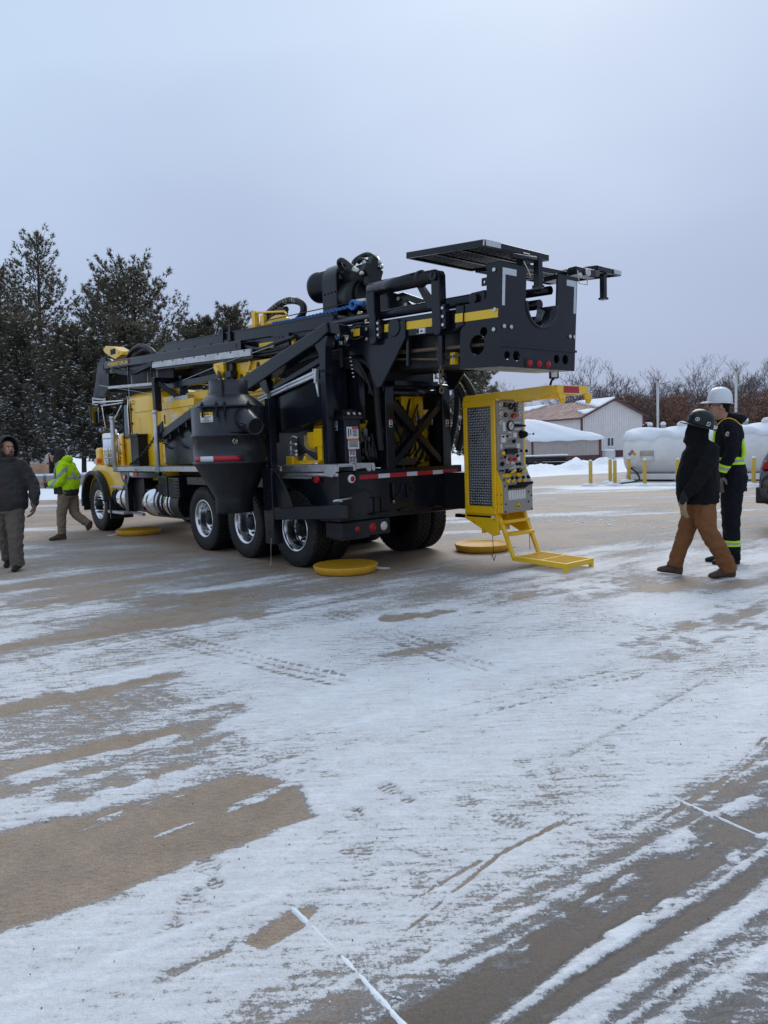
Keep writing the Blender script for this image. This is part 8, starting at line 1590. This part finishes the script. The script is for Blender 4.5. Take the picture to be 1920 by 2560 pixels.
# --- person in dark hoodie at the left edge (walking towards the camera, looking at the truck)
def person_left():
    X0, Y0 = -5.42, 10.65; g = thing('person', 'person in dark hoodie and grey trousers walking at the left edge', 'person', (X0, Y0, 0))
    W = lambda x, y, z: (x, y, z)                           # local coordinates directly
    hoodm = cloth('grey_black_hoodie', (.044, .040, .041), .2, .6, 7); tr = cloth('grey_trousers', (.135, .112, .092), .2, .7, 8, .9, (.06, .05, .04), .3)
    m = M(); hc = Vector((.07, -.03, 1.735)); P = head_mesh(m, hc, 1.06, (.80, -.60, .10)); limb(m, [(.03, 0, 1.58), (.0, 0, 1.2), (0, 0, .95)], [.08, .16, .15])
    limb(m, *dens([(.08, -.02, .93), (.10, -.10, .5), (.12, -.10, .13)], [.09, .065, .045])); limb(m, *dens([(-.10, .03, .93), (-.12, .12, .5), (-.20, .32, .14)], [.09, .065, .045]))
    limb(m, *dens([(.24, .0, 1.50), (.36, .03, 1.22), (.40, -.04, .98)], [.055, .048, .036])); limb(m, *dens([(-.25, .0, 1.50), (-.36, .03, 1.22), (-.38, -.04, .98)], [.055, .048, .036])); hand(m, (.40, -.04, .96), (.0, -.1, -1), (-.9, -.3, 0), .20, .75, 1); hand(m, (-.38, -.04, .96), (0, 0, -1), (1, 0, 0), .2, .6, -1)
    body = remesh(m.build('body', SKIN, g), .006, 3); eyes(P, 1.06, body); face_extras(P, 1.06, body, cloth('brow_brown', (.05, .03, .02)), True)
    m = M(); R = [ring((xc, yc, z), (0, 0, 1), rx, ry, (0, -1, 0), 22, 2.4) for z, xc, yc, rx, ry in ((.86, .0, 0, .165, .235), (.90, 0, 0, .195, .265), (1.0, 0, -.01, .22, .285), (1.12, 0, -.02, .225, .285), (1.25, 0, -.01, .215, .28), (1.38, 0, 0, .20, .275), (1.48, .005, 0, .18, .26), (1.56, .02, .0, .13, .18), (1.60, .03, 0, .10, .12))]; m.loft(R)
    limb(m, *dens([(.235, 0, 1.50), (.32, .03, 1.34), (.37, .03, 1.20), (.40, -.01, 1.08), (.41, -.04, .97)], [.098, .094, .088, .078, .056], 5, .05, 3)); limb(m, *dens([(-.235, 0, 1.50), (-.33, .03, 1.3), (-.37, .03, 1.20), (-.39, -.02, 1.0)], [.098, .092, .085, .056], 5, .05, 4))
    m.tube([(.05 + .115 * math.cos(a), -.005 + .115 * math.sin(a), 1.595) for a in np.linspace(0, 2 * PI, 20)[:-1]], .045, 8, closed=True)
    o = remesh(m.build('hoodie', hoodm, g), .011, 5, .022, .12)
    prt = mat('faded_print', (.075, .022, .028), .85, 0, .5, 30)
    text_mesh('chest_print', 'M&S', .15, prt, o, (-.30, -.222, 1.19), (1, 0, 0), (0, .05, 1), .002, .0, .40)
    # hood up around the head (open at the face)
    f = Vector((.80, -.60, 0)).normalized(); s_ = Vector((0, 0, 1)).cross(f); m = M(); rows = []
    for k in range(9):
        q = -1.15 + k * .27; rows.append([hc + f * (-.02 + .125 * math.sin(q) * .95) + s_ * (.132 * math.cos(a) * (.70 + .34 * math.cos(q * .8))) + Vector((0, 0, .02 + .165 * math.sin(a) * (.74 + .30 * math.cos(q * .8)))) for a in np.linspace(-.25 * PI, 1.25 * PI, 22)])
    n = 22; m.add([p for rw in rows for p in rw], [(j * n + i, j * n + i + 1, (j + 1) * n + i + 1, (j + 1) * n + i) for j in range(8) for i in range(n - 1)], True); m.add(rows[0], [tuple(range(n))], True)
    ho = m.build('hood', hoodm, o); sol = ho.modifiers.new('solid', 'SOLIDIFY'); sol.thickness = .018; sol.offset = 1; sb = ho.modifiers.new('sub', 'SUBSURF'); sb.levels = 1; sb.render_levels = 1
    beard = cloth('beard', (.11, .055, .038), .3, .8, 60); m = M(); m.ball(P(.072, 0, -.086), .046, 8, sc_=(1.0, 1.15, .75)); m.ball(P(.045, .042, -.07), .03, 7); m.ball(P(.045, -.042, -.07), .03, 7); m.tube([P(.104, -.026, -.052), P(.116, 0, -.034), P(.104, .026, -.052)], .008, 6); remesh(m.build('beard', beard, g), .007, 2)
    m = M(); limb(m, hem=True, *dens([(.10, 0, .95), (.11, -.05, .70), (.12, -.09, .48), (.12, -.10, .28), (.125, -.10, .06)], [.145, .122, .102, .096, .096], 5, .045, 5)); limb(m, hem=True, *dens([(-.11, 0, .95), (-.12, .06, .70), (-.14, .12, .48), (-.18, .22, .28), (-.215, .30, .10)], [.145, .122, .10, .088, .082], 5, .045, 6)); m.loft([ring((0, 0, z), (0, 0, 1), .165, .23, (0, -1, 0), 20) for z in (.82, .9, .98)]); remesh(m.build('trousers', tr, g), .011, 4, .024, .10)
    m = M(); boot(m, (.125, -.08, .10), (.15, -.28, .0)); remesh(m.build('boot', BOOTD, g), .008, 3); m = M(); boot(m, (-.21, .31, .12), (-.16, .12, .0)); remesh(m.build('boot', BOOTD, g), .008, 3)
    gl = cloth('glove_tan', (.15, .11, .075), .3, .4, 30)
    for w_, d, n_, th in (((.40, -.04, .96), (.0, -.1, -1), (-.9, -.3, 0), 1), ((-.38, -.04, .96), (0, 0, -1), (1, 0, 0), -1)):
        m = M(); hand(m, w_, d, n_, .20, .95, th); c = Vector(w_) + Vector(d) * .05; m.v = [tuple(c + (Vector(p) - c) * 1.35) for p in m.v]; limb(m, [Vector(w_) + Vector((0, 0, .03)), Vector(w_) - Vector((0, 0, .03))], [.046, .046]); remesh(m.build('glove', gl, g), .006, 2)
person_left()

# --- person in a lime jacket walking left past the cab, looking down at a phone
def person_lime():
    X0, Y0 = -6.14, 14.3; g = thing('person', 'person in lime yellow jacket and khaki trousers walking past the cab', 'person', (X0, Y0, 0))
    lim = (.46, .74, .012); jm = hivis('lime_jacket', lim, [((0, 0, 1), 1.195, .028, .028)], bump=.6); slv = hivis('lime_sleeve', lim, [((-.72, 0, .69), .69 * 1.20 - .72 * (-.02), .03, .03)], bump=.6); dk = cloth('charcoal_cloth', (.035, .034, .034)); kh = cloth('khaki', (.215, .165, .115), .18, .7, 8, .9)
    m = M(); hc = Vector((-.14, 0, 1.635)); P = head_mesh(m, hc, 1.0, (-1, -.1, 0)); limb(m, [(-.06, 0, 1.5), (.03, 0, 1.2), (.06, 0, .92)], [.08, .13, .13])
    limb(m, *dens([(.02, -.09, .90), (-.08, -.09, .5), (-.10, -.09, .13)], [.08, .06, .042])); limb(m, *dens([(.06, .09, .90), (.12, .09, .5), (.38, .09, .26)], [.08, .06, .042]))
    limb(m, *dens([(.06, -.20, 1.42), (.02, -.25, 1.15), (-.30, -.12, 1.08)], [.05, .045, .033])); limb(m, *dens([(.06, .20, 1.42), (.0, .25, 1.15), (-.30, .10, 1.10)], [.05, .045, .033])); hand(m, (-.33, -.10, 1.09), (-1, .35, .05), (.1, .5, 1), .19, .7, -1); hand(m, (-.33, .08, 1.11), (-1, -.35, .05), (.1, -.5, 1), .19, .7, 1)
    body = remesh(m.build('body', SKIN, g), .006, 2); eyes(P, 1.0, body)
    m = M(); R = [ring((xc, 0, z), (-.12, 0, 1), rx, ry, (-1, 0, 0), 22, 2.3) for z, xc, rx, ry in ((.93, .06, .16, .20), (.98, .065, .185, .215), (1.1, .07, .20, .225), (1.22, .065, .195, .23), (1.34, .05, .18, .235), (1.43, .03, .155, .22), (1.50, .0, .12, .16), (1.54, -.02, .09, .10))]; m.loft(R); m.ball((.075, 0, 1.545), .10, 8, sc_=(1.0, 1.15, .8)); m.ball((.03, 0, 1.52), .10, 8, sc_=(.9, 1.3, .5)); jo = remesh(m.build('jacket', jm, g), .010, 4, .022, .09)
    m = M(); m.loft([ring((xc, 0, z), (0, 0, 1), rx, ry, (-1, 0, 0), 20, 2.3) for z, xc, rx, ry in ((.86, .05, .165, .195), (.92, .055, .185, .208), (1.0, .055, .19, .212))]); m.loft([[(-.145, y, z) for y, z in ((-.19, .90), (.19, .90), (.19, 1.12), (-.19, 1.12))], [(.02, y, z) for y, z in ((-.235, .90), (.235, .90), (.235, 1.12), (-.235, 1.12))]]); remesh(m.build('jacket_hem', dk, jo), .009, 3)
    for sg in (-1, 1):
        m = M(); limb(m, *dens([(.06, .20 * sg, 1.42), (.06, .245 * sg, 1.28), (.03, .25 * sg, 1.15), (-.10, .21 * sg, 1.10), (-.18, .17 * sg, 1.09)], [.092, .095, .090, .078, .070], 5, .05, 3)); remesh(m.build('sleeve', slv, jo), .009, 4, .016, .07); m = M(); limb(m, [(-.17, .175 * sg, 1.09), (-.32, .105 * sg, 1.09)], [.056, .042]); remesh(m.build('cuff', dk, jo), .008, 2)
    SLV = mat('silver_reflective', (.30, .31, .32), .5)
    for sg in (-1, 1):
        m = M(); pp = smoothpath([(-.13, .16 * sg, 1.19), (-.115, .15 * sg, 1.38), (-.03, .15 * sg, 1.50), (.11, .15 * sg, 1.45), (.23, .13 * sg, 1.30), (.262, .12 * sg, 1.20)], 6); m.loft([[p + Vector((0, -.025, 0)), p + Vector((0, .025, 0)), p + Vector((-.02 if p.x > 0 else .02, .025, -.03)), p + Vector((-.02 if p.x > 0 else .02, -.025, -.03))] for p in pp]); m.build('reflective_tape', SLV, jo)
    m = M(); limb(m, hem=True, *dens([(.03, -.09, .95), (-.02, -.09, .72), (-.075, -.09, .48), (-.085, -.09, .28), (-.085, -.09, .12)], [.125, .112, .090, .080, .078], 5, .05, 2)); limb(m, hem=True, *dens([(.07, .09, .95), (.09, .09, .7), (.12, .09, .50), (.24, .09, .38), (.37, .09, .28)], [.125, .112, .092, .082, .076], 5, .05, 3)); m.loft([ring((.05, 0, z), (0, 0, 1), .15, .18, (-1, 0, 0), 18) for z in (.82, .92)]); remesh(m.build('trousers', kh, g), .010, 4, .02, .09)
    m = M(); boot(m, (-.09, -.09, .10), (-.34, -.09, .0)); remesh(m.build('boot', BOOTM, g), .008, 3); m = M(); boot(m, (.39, .09, .235), (.44, .09, .02)); bo = m.build('boot', BOOTM, g); remesh(bo, .008, 3)
    kn = cloth('knit_cap', (.012, .012, .013), .2, .5, 40); m = M(); m.ball(hc + Vector((.012, 0, .045)), .108, 10, sc_=(1.0, .86, .85)); ck = remesh(m.build('knit_cap', kn, g), .008, 2); m = M(); m.box((hc.x - .122, -.03, hc.z + .03), (hc.x - .108, .03, hc.z + .06)); m.build('cap_label', WHITE, ck)
    m = M(); m.loft([ring((.01 + hc.x + .055, 0, z), (0, 0, 1), rx, ry, (-1, 0, 0), 18) for z, rx, ry in ((1.50, .12, .12), (1.58, .11, .115), (1.66, .10, .11), (1.73, .085, .095), (1.765, .05, .06))]); remesh(m.build('hood', dk, g), .009, 4, .012, .06)
    ph = thing('phone', 'phone held in both hands of the person in the lime jacket', 'phone', (X0 - .44, Y0 - .01, 1.10)); m = M(); m.bar((-.09, 0, -.004), (.06, 0, .028), .08, .012); b = m.build('case', mat('phone_case', (.12, .05, .03), .5), ph, bevel=.004); m = M(); m.bar((-.085, 0, .004), (.055, 0, .035), .07, .002); m.build('screen', GLASS, ph)
person_lime()
